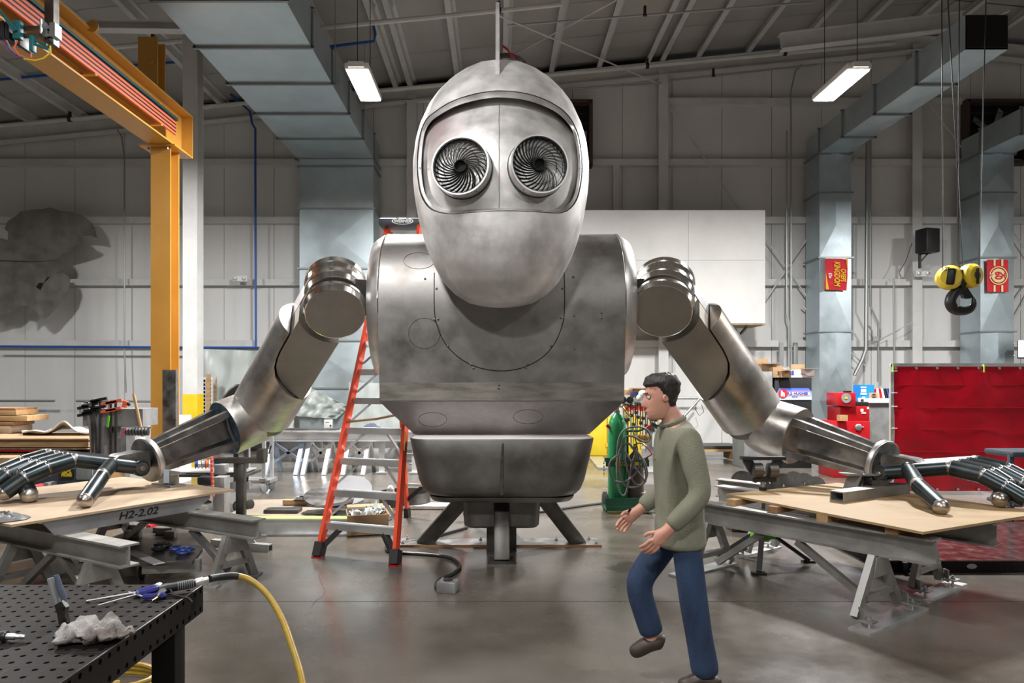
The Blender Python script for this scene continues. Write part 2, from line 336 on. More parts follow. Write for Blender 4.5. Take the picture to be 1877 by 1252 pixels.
while y > 2:
    y2 = y - 1.55
    for a, b in ((XL, RIDGE), (RIDGE, XR)):
        n = 24; sag = .02
        g = MB(); dz = random.uniform(-.012, .012)
        g.grid(lambda u, v: (a + (b - a) * u, y2 + .012 + (y - y2 - .024) * v, roof_z(a + (b - a) * u) + .10 + dz - .035 * math.sin(PI * v)), n, 5)
        g.part('roof_panel', M['roof'], cl)
    y = y2
wx = lambda px: (px - 912) * YB / F
for px in (-20, 75, 160, 245, 330, 415, 500, 560, 645, 731, 757, 843, 928, 1012, 1098, 1186, 1212, 1277, 1367, 1457, 1547, 1637, 1712, 1800, 1890):
    x = wx(px); z = roof_z(x)
    MB().prism([(x - .04, z + .09), (x + .10, z + .09), (x + .10, z + .07), (x + .02, z + .07), (x + .02, z - .10), (x - .10, z - .10), (x - .10, z - .08), (x, z - .08)], MX, 1, YB - .02).part('purlin', M['wsteel'], cl)
for a, b in ((XL, RIDGE), (RIDGE, XR)):        # end-wall rafter, two flanges and a web
    for dz0, dz1, yy, dy in ((-.11, -.135, YB - .2, .24), (-.46, -.435, YB - .2, .24), (-.44, -.13, YB - .2, .02)):
        MB().prism([(a, roof_z(a) + dz0), (b, roof_z(b) + dz0), (b, roof_z(b) + dz1), (a, roof_z(a) + dz1)], MX, yy - dy / 2, yy + dy / 2).part('rafter', M['wsteel'], cl)
for (a, b, d, w_) in ((P(1430, 78, 15.2), P(1765, 38, 15.2), .34, .22), (P(165, 48, 13), P(335, 50, 13), .16, .2)):
    MB().ibeam(a, b, w_, d).part('rafter', M['wsteel'], cl)
for a, b in ((P(1207, 153, 17.6), P(905, 25, 13.2)), (P(935, 105, 17.2), P(1130, 0, 13.0)), (P(1720, 75, 15), P(1850, 20, 14))):
    MB().tube([a, b], .016, 6).part('brace_rod', M['wsteel'], cl)
# ------------------------------------------------------------------ services under the roof
def pipe(px0, py0, px1, py1, Y0, Y1, r, name, matn, label, cat, clips=()):
    t = thing(name, label, cat, P(px0, py0, Y0)); a, b = P(px0, py0, Y0), P(px1, py1, Y1)
    MB().tube([a, b], r, 8).part('run', M[matn], t)
    for k in clips:
        c = a.lerp(b, k); MB().box(c + V((0, 0, .10)), (.05, .06, .16)).cyl(c + V((-.04, 0, 0)), c + V((.04, 0, 0)), r * 1.35, n=8).part('hanger', M['black'], t)
    return t
pipe(-40, 234, 1640, 79, 17, 17, .05, 'sprinkler_pipe', 'wsteel', 'long white sprinkler pipe under the roof nearest the back wall', 'pipe', (.10, .24, .43, .55, .73, .88))
pipe(150, 92, 800, 31, 13.9, 13.9, .05, 'sprinkler_pipe', 'wsteel', 'white sprinkler pipe crossing the roof just above the hanging lamp beside the big duct', 'pipe', (.2, .6))
pipe(800, 31, 1030, 8, 13.9, 13.9, .045, 'sprinkler_pipe', 'wsteel', 'white sprinkler pipe crossing the roof behind the robot head fin', 'pipe', (.5,))
pipe(930, 47, 1490, 4, 14.5, 14.5, .022, 'roof_conduit', 'conduit', 'thin grey conduit crossing the purlins high above the white wallboard', 'conduit', (.45,))
pipe(690, 188, 1212, 152, 17.55, 17.55, .022, 'roof_conduit', 'conduit', 'thin conduit clipped along the top of the end rafter behind the robot head', 'conduit', (.3,))
pipe(1225, 148, 1500, 118, 17.55, 17.55, .022, 'roof_conduit', 'conduit', 'thin conduit clipped along the end rafter between wall column and lamp', 'conduit', (.3,))
# blue compressed air pipes
def poly_pipe(pix, r, matn, name, label, cat, n=8, Y=None):
    pts = [P(*q) if len(q) == 3 else P(q[0], q[1], Y) for q in pix]
    return MB().tube(pts, r, n).solo(name, M[matn], label, cat)
poly_pipe([(368, 110), (395, 140), (425, 175), (458, 204), (462, 226), (468, 236), (468, 300), (469, 636), (472, 637), (368, 637), (0, 635)], .028, 'bluepipe', 'air_pipe', 'blue compressed air pipe dropping down the wall beside the emergency lamp', 'pipe', Y=17.55)
poly_pipe([(600, 86), (685, 76), (688, 62), (678, 20), (664, -10)], .03, 'bluepipe', 'air_pipe', 'short blue air pipe under the roof above the lamp by the big duct', 'pipe', Y=14.6)
poly_pipe([(0, 146), (95, 137), (260, 119), (335, 113)], .03, 'bluepipe', 'air_pipe', 'blue air pipe behind the yellow crane beam', 'pipe', Y=15.5)
# conduits on the wall
def conduit(pix, label, r=.022, Y=17.6): poly_pipe(pix, r, 'conduit', 'wall_conduit', label, 'conduit', Y=Y)
conduit([(215, 238), (223, 250), (228, 290), (228, 640), (231, 720)], 'thin vertical conduit on the wall right of the steel cut-out shape', .018)
conduit([(1450, 225), (1449, 170), (1458, 130), (1470, 118)], 'conduit bending from the rafter down the wall by the hanging lamp')
conduit([(1450, 225), (1450, 640), (1452, 680)], 'vertical conduit left of the flagged duct, outer of a pair')
conduit([(1442, 240), (1442, 575), (1446, 590), (1446, 680)], 'vertical conduit left of the flagged duct, inner of a pair')
conduit([(1590, 250), (1587, 640), (1580, 660), (1566, 688)], 'thick conduit beside the flagged duct that bends away near the floor', .045)
conduit([(1596, 250), (1595, 560), (1610, 592), (1609, 700)], 'conduit right of the flagged duct with a kink above the grey junction box')
conduit([(1592, 597), (1598, 606), (1600, 625)], 'short hooked conduit ending at a small junction box')
conduit([(1638, 510), (1639, 690)], 'short vertical conduit between the flagged duct and the speaker column')
conduit([(1674, 590), (1612, 622)], 'slanting thin wire from speaker column to junction box', .01)
conduit([(0, 735), (100, 735)], 'dark rail low on the wall behind the lumber', .03); conduit([(140, 735), (300, 736)], 'dark rail low on the wall behind the bar clamps', .03)
conduit([(1232, 730), (1286, 730)], 'bright rail on the wall right behind the walking man', .03)
MB().box(P(1603, 621, 17.6), (.13, .1, .11)).solo('junction_box', M['grime'], 'small square junction box on the wall girt', 'box')
for nm, px in (('strut_channel', 1432), ('strut_channel', 1458)):
    t = MB(); c0, c1 = P(px, 628, 17.55), P(px, 690, 17.55); t.bar(c0, c1, .1, .06)
    for k in range(9): t.box(c0.lerp(c1, (k + .5) / 9) + V((0, -.031, 0)), (.035, .006, .05))
    t.solo(nm, M['conduit'], 'slotted steel channel upright behind the cardboard boxes, ' + ('nearer the welding robot arm' if px < 1440 else 'nearer the flagged duct'), 'channel')
# the big left duct
def cross_panel(mb, a, b, c, d, h):
    """one cross-broken sheet panel: quad a b c d with its centre pushed out by vector h"""
    v = mb.pts([a, b, c, d, (V(a) + V(b) + V(c) + V(d)) / 4 + V(h)])
    for i in range(4): mb.face([v[i], v[(i + 1) % 4], v[4]])
def duct_run_y(t, x0, x1, z0, z1, ys_, bulge=.018):
    for ya, yb in zip(ys_, ys_[1:]):
        m = MB()
        cross_panel(m, (x0, ya, z0), (x1, ya, z0), (x1, yb, z0), (x0, yb, z0), (0, 0, -bulge))
        cross_panel(m, (x1, ya, z0), (x1, ya, z1), (x1, yb, z1), (x1, yb, z0), (bulge, 0, 0))
        cross_panel(m, (x0, ya, z0), (x0, yb, z0), (x0, yb, z1), (x0, ya, z1), (-bulge, 0, 0))
        cross_panel(m, (x0, ya, z1), (x0, yb, z1), (x1, yb, z1), (x1, ya, z1), (0, 0, bulge))
        m.part('duct_section', M['galv'], t, ang=.5)
        f = MB(); e = .03
        f.box(((x0 + x1) / 2, yb, z0 - e / 2), (x1 - x0 + .1, .045, e + .02)).box(((x0 + x1) / 2, yb, z1 + e / 2), (x1 - x0 + .1, .045, e))
        f.box((x0 - e / 2, yb, (z0 + z1) / 2), (e, .045, z1 - z0 + .06)).box((x1 + e / 2, yb, (z0 + z1) / 2), (e, .045, z1 - z0 + .06))
        f.part('flange', M['galvedge'], t)
def duct_drop(t, x0, x1, y0, y1, zs, bulge=.02, diamond=False):
    for za, zb in zip(zs, zs[1:]):
        m = MB()
        if diamond:
            v = m.pts([(x0, y0, zb), (x1, y0, zb), (x1, y0, za), (x0, y0, za), ((x0 + x1) / 2, y0 - .03, zb), ((x0 + x1) / 2, y0 - bulge, (za + zb) / 2), ((x0 + x1) / 2, y0 - .0, za)])
            for q in ((0, 4, 5), (4, 1, 5), (1, 2, 5), (2, 6, 5), (6, 3, 5), (3, 0, 5)): m.face([v[i] for i in q])
        else: cross_panel(m, (x0, y0, za), (x0, y0, zb), (x1, y0, zb), (x1, y0, za), (0, -bulge, 0))
        cross_panel(m, (x0, y0, za), (x0, y1, za), (x0, y1, zb), (x0, y0, zb), (-bulge, 0, 0))
        cross_panel(m, (x1, y0, za), (x1, y0, zb), (x1, y1, zb), (x1, y1, za), (bulge, 0, 0))
        m.part('duct_section', M['galv'], t, ang=.5)
        MB().box(((x0 + x1) / 2, (y0 + y1) / 2, zb), (x1 - x0 + .09, y1 - y0 + .09, .035)).part('flange', M['galvedge'], t)
t = thing('air_duct', 'wide galvanised air duct running under the roof and down the wall behind the robot', 'duct', (-3.9, 17.4, 0))
duct_run_y(t, -4.79, -2.96, 7.03, 7.62, [4.2, 5.7, 7.1, 8.5, 9.9, 11.3, 12.68, 14.1, 15.55, 17.0])
MB().box((-3.875, 17.4, 7.3), (1.83, .8, .6)).part('elbow', M['galv'], t)
duct_drop(t, -4.72, -2.96, 16.95, 17.75, [.55, 1.55, 2.68, 4.40, 5.83, 6.84, 7.03])
for y_ in (9.9, 12.7, 15.5):
    for x_ in (-4.85, -2.9): MB().tube([(x_, y_, 7.0), (x_, y_, roof_z(x_))], .008, 5).part('hanger_rod', M['conduit'], t)
# right ducts
t = thing('air_duct', 'galvanised duct with an open black end, dropping down the wall behind the two-word flag', 'duct', (8.1, 17.3, 0))
duct_run_y(t, 7.70, 8.40, 7.17, 7.74, [11.7, 13.05, 14.5, 15.85, 17.0])
MB().box((8.05, 11.69, 7.455), (.66, .03, .52)).part('opening', M['hole'], t)
MB().box((8.05, 17.35, 7.4), (.7, .7, .6)).part('elbow', M['galv'], t)
duct_drop(t, 7.70, 8.46, 17.0, 17.75, [1.25, 2.9, 4.67, 6.22, 7.17], .035, True)
m = MB(); a = m.pts([(7.70, 17, 1.25), (8.46, 17, 1.25), (8.46, 17.75, 1.25), (7.70, 17.75, 1.25)]); b = m.pts([(7.9, 17.1, .75), (8.25, 17.1, .75), (8.25, 17.6, .75), (7.9, 17.6, .75)]); m.skin([a, b]); m.part('reducer', M['galv'], t)
t = thing('air_duct', 'galvanised duct at the picture edge, dropping down the wall behind the emblem flag', 'duct', (11.9, 17.3, 0))
duct_run_y(t, 11.55, 12.35, 7.17, 7.74, [10.2, 11.7, 13.0, 14.3, 15.65, 17.0])
MB().box((11.95, 17.35, 7.4), (.8, .7, .6)).part('elbow', M['galv'], t)
duct_drop(t, 11.55, 12.35, 17.0, 17.75, [.6, 1.7, 2.9, 4.67, 6.22, 7.17], .035, True)
# lamps
def lamp(x, y, z, label):
    t = thing('high_bay_lamp', label, 'lamp', (x, y, z - .05))
    MB().box((x, y, z), (.34, 1.16, .09), bev=.02).part('housing', M['white'], t)
    MB().box((x, y, z - .05), (.30, 1.08, .02)).part('diffuser', M['lamp'], t)
    for e in (-1, 1): MB().box((x, y + e * .6, z), (.22, .05, .07)).part('end_cap', M['white'], t)
    for e in (-.5, .5): MB().tube([(x, y + e, z + .04), (x, y + e, roof_z(x))], .006, 5).part('cable', M['cable'], t)
lamp(*LAMPS_IN_VIEW[0][:3], 'bright hanging strip lamp beside the wide duct'); lamp(*LAMPS_IN_VIEW[1][:3], 'bright hanging strip lamp beside the open-ended duct')
for i, (x, y, z, p) in enumerate(LAMPS_BEHIND):
    if p:
        t = thing('high_bay_lamp', 'hanging strip lamp out of the picture, number %s of its rows' % ('one', 'two', 'three', 'four', 'five', 'six', 'seven', 'eight')[i], 'lamp', (x, y, z - .05)); MB().box((x, y, z), (.5, 1.2, .1)).part('housing', M['white'], t)
# crane runway
t = thing('crane_runway', 'yellow crane runway beam on its post, red conductor bars along the web', 'crane', (-4.95, 11, 0))
bx = -5.10
MB().ibeam((bx, 3.0, 5.64), (bx, 11.45, 5.64), .37, .68, .022, .016).part('beam', M['yel'], t)
MB().box((bx + .0, 11.46, 5.64), (.37, .02, .68)).part('end_plate', M['yel'], t)
MB().box((bx - .05, 10.95, 5.285), (.55, .42, .025)).part('cap_plate', M['yel'], t)
MB().ibeam((bx - .02, 10.95, 0), (bx - .02, 10.95, 5.27), .30, .30, .02, .016).part('post', M['yel'], t)
for dx in (-.16, .12):
    for dy in (-.19, .16): MB().cyl((bx - .02 + dx, 10.95 + dy, 5.25), (bx - .02 + dx, 10.95 + dy, 5.22), .02, n=6).part('bolt', M['dsteel'], t)
for k in range(4):
    z_ = 5.50 + .055 * k; x_ = bx + .16 + .0 * k
    MB().box((x_, 7.1, z_), (.03, 7.6, .032)).part('conductor_bar', M['copper'], t)
    MB().box((x_ - .004, 7.1, z_ + .024), (.034, 7.6, .016)).part('conductor_sleeve', M['black'], t)
MB().box((bx + .16, 7.1, 5.735), (.045, 7.7, .04)).part('conductor_bar', M['dteal'], t, 'green earth conductor bar')
for y_ in (5.3, 7.0, 8.7, 10.4): MB().box((bx + .1, y_, 5.46), (.18, .05, .02)).box((bx + .1, y_, 5.77), (.14, .05, .02)).part('conductor_clip', M['yel'], t)
for y_ in (8.6, 7.2): MB().lathe([(.055, -.012), (.075, -.012), (.075, .012), (.055, .012)], (bx + .2, y_, 6.0), (0, 1, 0), 14).part('lifting_eye', M['yel'], t)
MB().ibeam((bx - .25, 11.0, 6.0), (bx - .25, 11.0, 6.98), .3, .26, .02, .02).part('stub_column', M['yel'], t)
MB().cyl((bx - .2, 10.86, 6.6), (bx - .2, 10.84, 6.6), .04, n=12).part('bolt', M['yel'], t)
# collector arm and its cables
t = thing('collector_bracket', 'strut post coloured dark for shade, with teal current collectors clamped beside the yellow beam', 'bracket', P(95, 85, 6.6))  # darkened post, wire and teal colours stand in for the dimness here
a = P(95, -60, 6.6); b = P(95, 84, 6.6); MB().bar(a, b, .085, .085).part('strut_post', M['dsteel'], t)
for yy in (52, 66): MB().bar(P(40, yy, 6.55), P(96, yy - 1, 6.55), .03, .03).part('arm', M['dsteel'], t)
MB().box(P(80, 52, 6.5), (.012, .1, .13)).part('clamp_plate', M['galvedge'], t); MB().box(P(102, 58, 6.5), (.05, .1, .12)).part('clamp_plate', M['galvedge'], t)
for q in ((33, 56, .07, .17), (60, 81, .04, .15)): MB().box(P(q[0], q[1], 6.5), (q[2], .06, q[3]), bev=.01).part('collector', M['teal'], t)
for q in ((8, 62), (17, 63), (26, 64), (46, 76)): MB().box(P(q[0], q[1], 6.6), (.035, .2, .16), bev=.008).part('collector', M['black'], t)
for q in (((64, 74), (86, 82)), ((64, 81), (90, 91)), ((30, 55), (0, 20)), ((26, 58), (-6, 10))): MB().tube([P(*q[0], 6.45), P(*q[1], 6.45)], .012, 6).part('spring_arm', M['teal'], t)
for c, pix in (('copper', [(32, 74), (26, 88), (34, 100), (50, 106), (57, 105), (57, 98)]), ('syel', [(92, 84), (93, 96), (80, 107), (66, 111), (44, 108)]), ('grey', [(12, 74), (20, 90), (36, 103), (54, 107), (58, 104)]), ('bluepipe', [(4, 74), (14, 88), (30, 102)]), ('machred', [(10, 74), (10, 84), (20, 96), (40, 104)])):
    MB().tube([P(*q, 6.4) for q in pix], .008, 5).part('wire', M[c], t)
# building column behind the crane post
t = thing('steel_column', 'white painted building column with a yellow foot behind the crane post', 'column', (-5.9, 14, 0))
xc = (354 - 912) * 14 / F; MB().ibeam((xc, 14, 1.46), (xc, 14, roof_z(xc)), .28, .30, .02, .014).part('shaft', M['wsteel'], t); MB().ibeam((xc, 14, 0), (xc, 14, 1.46), .284, .304, .024, .018).part('foot', M['syel'], t)
# dark exhaust fans in the wall
def fan(x0, x1, y0, y1, Y, label):
    t = thing('exhaust_fan', label, 'fan', P((x0 + x1) / 2, y1, Y)); a, b = P(x0, y1, Y), P(x1, y0, Y); w_, h = b.x - a.x, b.z - a.z; c = (a + b) / 2
    MB().box(c + V((0, .18, 0)), (w_, .02, h)).part('backing', M['hole'], t)
    f = MB()
    for s_ in (-1, 1): f.box(c + V((s_ * w_ / 2, .05, 0)), (.08, .25, h + .08)); f.box(c + V((0, .05, s_ * h / 2)), (w_, .25, .08))
    f.part('frame', mat('fan_frame', (.06, .035, .028), .6, rv=0), t)
    for k in range(5):
        an = 2 * PI * k / 5; m = fr(c + V((0, .1, 0)), (0, -1, 0)) @ Matrix.Rotation(an, 4, 'Z') @ Matrix.Rotation(.5, 4, 'X'); MB().box((w_ * .22, 0, 0), (w_ * .4, w_ * .16, .01), m).part('blade', M['grey'], t)
    for k in range(7): MB().box(c + V((0, -.05, h * (k / 6 - .5) * .9)), (w_ * .9, .012, .012)).part('guard_bar', M['cable'], t)
fan(1000, 1083, 187, 303, 17.7, 'dark exhaust fan in the wall half hidden by the robot head')
fan(1772, 1880, 186, 298, 17.7, 'dark exhaust fan high in the wall above the emblem flag duct')
# white wallboard enclosure
t = thing('wallboard_box', 'large white wallboard enclosure hung on the wall behind the robot shoulder', 'board', P(1200, 592, 16.6))
a, b = P(1000, 593, 16.6), P(1403, 385, 16.6)
xs_ = [a.x, P(1060, 0, 16.6).x, P(1262, 0, 16.6).x, b.x]; zs_ = [a.z, P(0, 477, 16.6).z, b.z]
for x0, x1 in zip(xs_, xs_[1:]):
    for z0, z1 in zip(zs_, zs_[1:]): MB().box(((x0 + x1) / 2, 16.62, (z0 + z1) / 2), (x1 - x0 - .006, .03, z1 - z0 - .006)).part('panel', M['board'], t)
MB().box((a.x + (b.x - a.x) / 2, 17.2, (a.z + b.z) / 2), (b.x - a.x, 1.10, b.z - a.z - .02)).part('body', M['board'], t)
MB().box((a.x + (b.x - a.x) / 2, 17.1, a.z - .02), (b.x - a.x, 1.0, .03)).part('bottom_board', M['osb'], t)
MB().bar(P(1358, 612, 17.3), P(1375, 592, 16.8), .05, .05).part('bracket', M['dsteel'], t)
# emergency lights, speaker
def emergency(px, py, label, Y=17.55):
    c = P(px, py, Y); t = thing('emergency_light', label, 'lamp', c - V((0, 0, .08)))
    MB().box(c, (.36, .12, .15), bev=.02).part('body', M['white'], t)
    for s_ in (-1, 1): MB().lathe([(.045, 0), (.05, .02), (.03, .025)], c + V((s_ * .11, -.06, .0)), (0, -1, 0), 14).part('lamp_head', M['conduit'], t)
emergency(441, 511, 'white twin-head emergency light on the wall girt beside the blue pipe'); emergency(1690, 502, 'white twin-head emergency light under the wall speaker')
t = thing('wall_speaker', 'black loudspeaker on an angled bracket high on the wall column', 'speaker', P(1700, 492, 17.3))
c = P(1700, 442, 17.2); MB().box(c, (.40, .36, .58), Matrix.Translation(c) @ Matrix.Rotation(.25, 4, 'Z') @ Matrix.Translation(-c), bev=.03).part('cabinet', M['black'], t)
MB().bar(P(1686, 492, 17.3), P(1686, 464, 17.3), .05, .05).bar(P(1687, 480, 17.3), P(1702, 463, 17.25), .035, .035).bar(P(1686, 465, 17.3), P(1706, 463, 17.2), .04, .05).part('bracket', M['black'], t)
MB().tube([P(1672, 445, 17.4), P(1660, 480, 17.5), P(1648, 500, 17.5), P(1652, 508, 17.5)], .01, 5).part('cable', M['cable'], t)
# steel cut-out on the wall
out = [(-60, 470), (-40, 440), (0, 436), (14, 440), (15, 425), (8, 420), (14, 405), (30, 395), (38, 387), (58, 384), (78, 383), (92, 380), (110, 386), (128, 388), (150, 394), (165, 406), (173, 418), (177, 436), (165, 432), (143, 431), (152, 440), (166, 447), (160, 452), (135, 460), (111, 466), (118, 474), (121, 482), (118, 491), (105, 500), (117, 500), (126, 508), (128, 520), (122, 540), (110, 556), (98, 568), (90, 578), (80, 584), (70, 577), (64, 569), (58, 570), (52, 580), (50, 570), (48, 562), (38, 560), (30, 568), (22, 573), (10, 574), (0, 578), (-60, 590)]
m = MB(); Yc = 17.2; m.prism([((x - 912) * Yc / F, EYE - (y - 700) * Yc / F) for x, y in out], Matrix(((1, 0, 0, 0), (0, 0, 1, 0), (0, 1, 0, 0), (0, 0, 0, 1))), Yc, Yc + .02)
t = thing('steel_cutout', 'large dull steel plate cut to a lobed outline, hung high on the wall', 'sculpture', P(60, 585, Yc))
m.part('plate', M['cut'], t)
MB().prism([((x - 912) * Yc / F, EYE - (y - 700) * Yc / F) for x, y in ((66, 526), (72, 518), (80, 519), (86, 509), (92, 507), (86, 514), (80, 520), (74, 532))], MX, Yc - .004, Yc - .001).part('slot', M['hole'], t)
MB().prism([((x - 912) * Yc / F, EYE - (y - 700) * Yc / F) for x, y in ((-60, 478), (0, 477), (60, 479), (112, 477), (60, 481), (0, 479))], MX, Yc - .006, Yc - .002).part('seam', M['dsteel'], t)
for px in (30, 95): MB().tube([P(px, 470, Yc), P(px, 470, 17.97)], .02, 6).part('standoff', M['dsteel'], t)
# flags taped to the ducts
def flag_frame(px0, px1, py0, py1, Y): return P((px0 + px1) / 2, (py0 + py1) / 2, Y), (px1 - px0) * Y / F, (py1 - py0) * Y / F
c, w_, h = flag_frame(1512, 1552, 474, 531, 16.9)
t = thing('flag', 'red flag with sideways gold words taped to the duct', 'flag', c - V((0, 0, h / 2)))
wob = lambda u, v: .012 * math.sin(9 * u + 4 * v)
m = MB().grid(lambda u, v: c + V(((u - .5) * w_ + .012 * (v - .5), wob(u, v) - .03 * (1 - abs(2 * v - 1)), (v - .5) * h - .02 * u)), 9, 9).thick(.006); m.part('cloth', M['flag'], t)
MB().box(c + V((0, -.02, h / 2 + .012)), (w_, .012, .03)).part('hem', M['pwhite'], t)
for s_, z0, z1 in ((1, .1, .5), (-1, -.5, .05)):
    MB().prism([(s_ * w_ * .5, z0 * h if s_ > 0 else z1 * h), (s_ * w_ * .5, z1 * h if s_ > 0 else z0 * h), (s_ * w_ * (.42 if s_ > 0 else .36), z1 * h if s_ > 0 else z0 * h)], Matrix.Translation(c) @ MX, -.052, -.048).part('gold_edge', M['gold'], t)
rot = Matrix.Rotation(PI / 2, 4, 'Y')
stand = Matrix.Translation(c + V((0, -.055, 0))) @ Matrix.Rotation(PI / 2, 4, 'Y') @ Matrix.Rotation(PI / 2, 4, 'X')
text_mb('KINGDOM', .19, stand @ Matrix.Translation((.0, .0, 0)), .003, shear=.2, bold=.006, sx=.64).part('lettering', M['gold'], t)
text_mb('CHIEFS', .16, stand @ Matrix.Translation((.03, .15, 0)), .003, shear=.2, bold=.005, sx=.62).part('lettering', M['gold'], t)
arrow = [(-.5, .62), (0, .75), (.5, .62), (.62, .2), (.38, -.35), (0, -.8), (-.38, -.35), (-.62, .2)]
def emblem(t, c, s_, txt):
    mm = Matrix.Translation(c) @ MX
    MB().prism([(x * s_, y * s_) for x, y in arrow], mm, -.003, 0).part('emblem', M['pwhite'], t)
    text_mb(txt, s_ * .95, Matrix.Translation(c + V((0, -.006, .05 * s_))) @ Matrix.Rotation(PI / 2, 4, 'X'), .002, bold=.004).part('emblem_letters', M['pred'], t)
emblem(t, c + V((-w_ * .31, -.055, -h * .06)), .085, 'KC')
c, w_, h = flag_frame(1809, 1848, 476, 535, 16.9)
t = thing('flag', 'red flag with a round gold 60 emblem and cream stripes taped to the duct', 'flag', c - V((0, 0, h / 2)))
MB().grid(lambda u, v: c + V(((u - .5) * w_ - .015 * (v - .5), .6 * wob(u, v), (v - .5) * h)), 9, 9).thick(.006).part('cloth', M['flag'], t)
for x_ in (-.09, .09): MB().box(c + V((x_ * w_ / .5, -.03, h * .40)), (.045, .004, h * .2)).box(c + V((x_ * w_ / .5, -.03, -h * .40)), (.045, .004, h * .2)).part('stripe', M['cream'], t)
MB().lathe([(.195, 0), (.218, 0), (.218, .006), (.195, .006), (.195, 0)], c + V((0, -.03, 0)), (0, -1, 0), 32, caps=False).part('ring', M['cream'], t)
MB().lathe([(.001, 0), (.165, 0), (.165, .006), (.001, .006)], c + V((0, -.03, 0)), (0, -1, 0), 32).part('disc', M['cream'], t)
stand = Matrix.Translation(c + V((-.01, -.042, 0))) @ Matrix.Rotation(PI / 2, 4, 'Y') @ Matrix.Rotation(PI / 2, 4, 'X')
text_mb('60', .24, stand, .003, bold=.008, sx=.8).part('numerals', M['flag'], t)
emblem(t, c + V((-.185, -.045, 0)), .055, 'KC')
MB().box(c + V((.10, -.04, 0)), (.05, .004, .05)).box(c + V((.14, -.04, 0)), (.02, .004, .13)).part('emblem_mark', M['flag'], t)
# white sign letter at the frame edge
t = thing('sign_letter', 'lit white capital letter H on a dark backing at the picture edge', 'sign', P(1880, 656, 16.5))
MB().box(P(1905, 641, 16.6), (1.0, .04, .42)).part('backing', M['black'], t)
text_mb('H', .5, Matrix.Translation(P(1881, 641, 16.5)) @ Matrix.Rotation(PI / 2, 4, 'X'), .02, bold=.025).part('letter', M['signlit'], t)
for q in ((1859, 631), (1859, 652)): MB().sphere(P(*q, 16.55), .02, 8).part('screw', M['conduit'], t)
# hook block
t = thing('hook_block', 'yellow two-sheave crane block with a black hook hanging on wire ropes', 'crane hook', P(1763, 571, 9.0)); Yh = 9.0
for cx, cy, dx in ((1740, 509, -1), (1779, 506, 1)):
    c = P(cx, cy, Yh); ax = V((-.8 if dx < 0 else .8, -.6, 0)); ax = V((dx * .35, -.94, 0))
    MB().lathe([(.05, -.085), (.115, -.085), (.150, -.05), (.155, 0), (.150, .05), (.115, .085), (.05, .085)], c, ax, 28).part('sheave_guard', M['yel'] if 0 else M['syel'], t)
    n_ = fr(c + ax.normalized() * .088, ax)
    if dx < 0: MB().box((0, 0, 0), (.09, .2, .012), n_ @ Matrix.Rotation(-.12, 4, 'Z'), bev=.02).part('data_plate', M['black'], t)
    else: MB().cyl((0, 0, 0), (0, 0, .02), .05, n=16).bm.transform(n_) if 0 else MB().lathe([(.01, 0), (.05, 0), (.05, .015), (.01, .015)], c + ax.normalized() * .085, ax, 16).part('hub', M['dsteel'], t)
    sl = P(cx + (22 if dx < 0 else 12), cy, Yh - .08); MB().box(sl, (.03, .06, .2), bev=.01).part('rope_slot', M['black'], t)
text_mb('3.2T', .05, Matrix.Translation(P(1733, 493, 8.905)) @ Matrix.Rotation(-.35, 4, 'Z') @ Matrix.Rotation(PI / 2, 4, 'X'), .002, bold=.002).part('load_mark', M['pblack'], t)
MB().box(P(1763, 511, Yh), (.13, .14, .17), bev=.02).cyl(P(1763, 522, Yh), P(1763, 532, Yh), .045, n=16).part('crosshead', M['black'], t)
for q in ((1760, 510), (1773, 509)): MB().lathe([(.001, 0), (.02, 0), (.015, .012)], P(*q, Yh - .07), (0, -1, 0), 10).part('bolt', M['conduit'], t)
hk = [(1763, 530), (1752, 535), (1744, 545), (1742, 556), (1748, 566), (1762, 570), (1777, 567), (1785, 557), (1784, 545)]
hk = smooth([(x, y, 0) for x, y in hk], 4); m = MB(); m.tube([P(q.x, q.y, Yh) for q in hk], [.05 + .016 * math.sin(PI * min(1, k / 24)) if k < 24 else .05 - .032 * (k - 24) / 8 for k in range(len(hk))], 14); m.part('hook', M['black'], t)
MB().prism([((x - 1763) * Yh / F, -(y - 536) * Yh / F) for x, y in ((1760, 530), (1771, 528), (1782, 545), (1774, 548), (1764, 546))], Matrix.Translation(P(1763, 536, Yh)) @ MX, -.03, .03).part('latch', M['black'], t)
for q0, q1 in (((1728, 492), (1726, -60)), ((1755, 486), (1759, -60)), ((1765, 488), (1734, -60)), ((1794, 490), (1809, -60))): MB().tube([P(*q0, Yh), P(*q1, Yh)], .007, 5).part('wire_rope', M['cable'], t)
# ------------------------------------------------------------------ the robot
RX = .04
RB = thing('robot_sculpture', 'giant unfinished steel robot torso with round vented eyes and outstretched arms', 'sculpture', (RX, 7.2, 0))
def off(p): return V((p[0] + RX, p[1], p[2]))
# base: cross of plates, four slanted legs, stub
MB().box((RX - .02, 7.47, .012), (2.1, .32, .024)).part('base_plate', M['fore'], RB)
MB().box((RX - .02, 7.308, .012), (2.1, .004, .024)).part('plate_edge', M['wood2'], RB, 'rusty cut edge')
MB().box((RX, 6.72, .012), (.26, .2, .024)).part('base_plate', M['dsteel'], RB)
MB().box((RX, 7.9, .012), (.3, 1.6, .022)).part('base_plate', M['dsteel'], RB)
for a, b in (((-.80, 7.45, .02), (-.30, 7.1, .62)), ((.80, 7.45, .02), (.36, 7.1, .62)), ((0, 6.72, .02), (0, 6.95, .50)), ((0, 8.4, .02), (0, 7.6, .5))):
    a, b = off(a), off(b); d = (b - a).normalized(); MB().bar(a - d * .02, b, .15, .15, V((0, 1, 0)) if a.x != RX else V((1, 0, 0)), .012).part('leg', M['dsteel'], RB)
MB().box((RX, 7.35, .16), (.30, .4, .30)).part('post', M['dsteel'], RB)
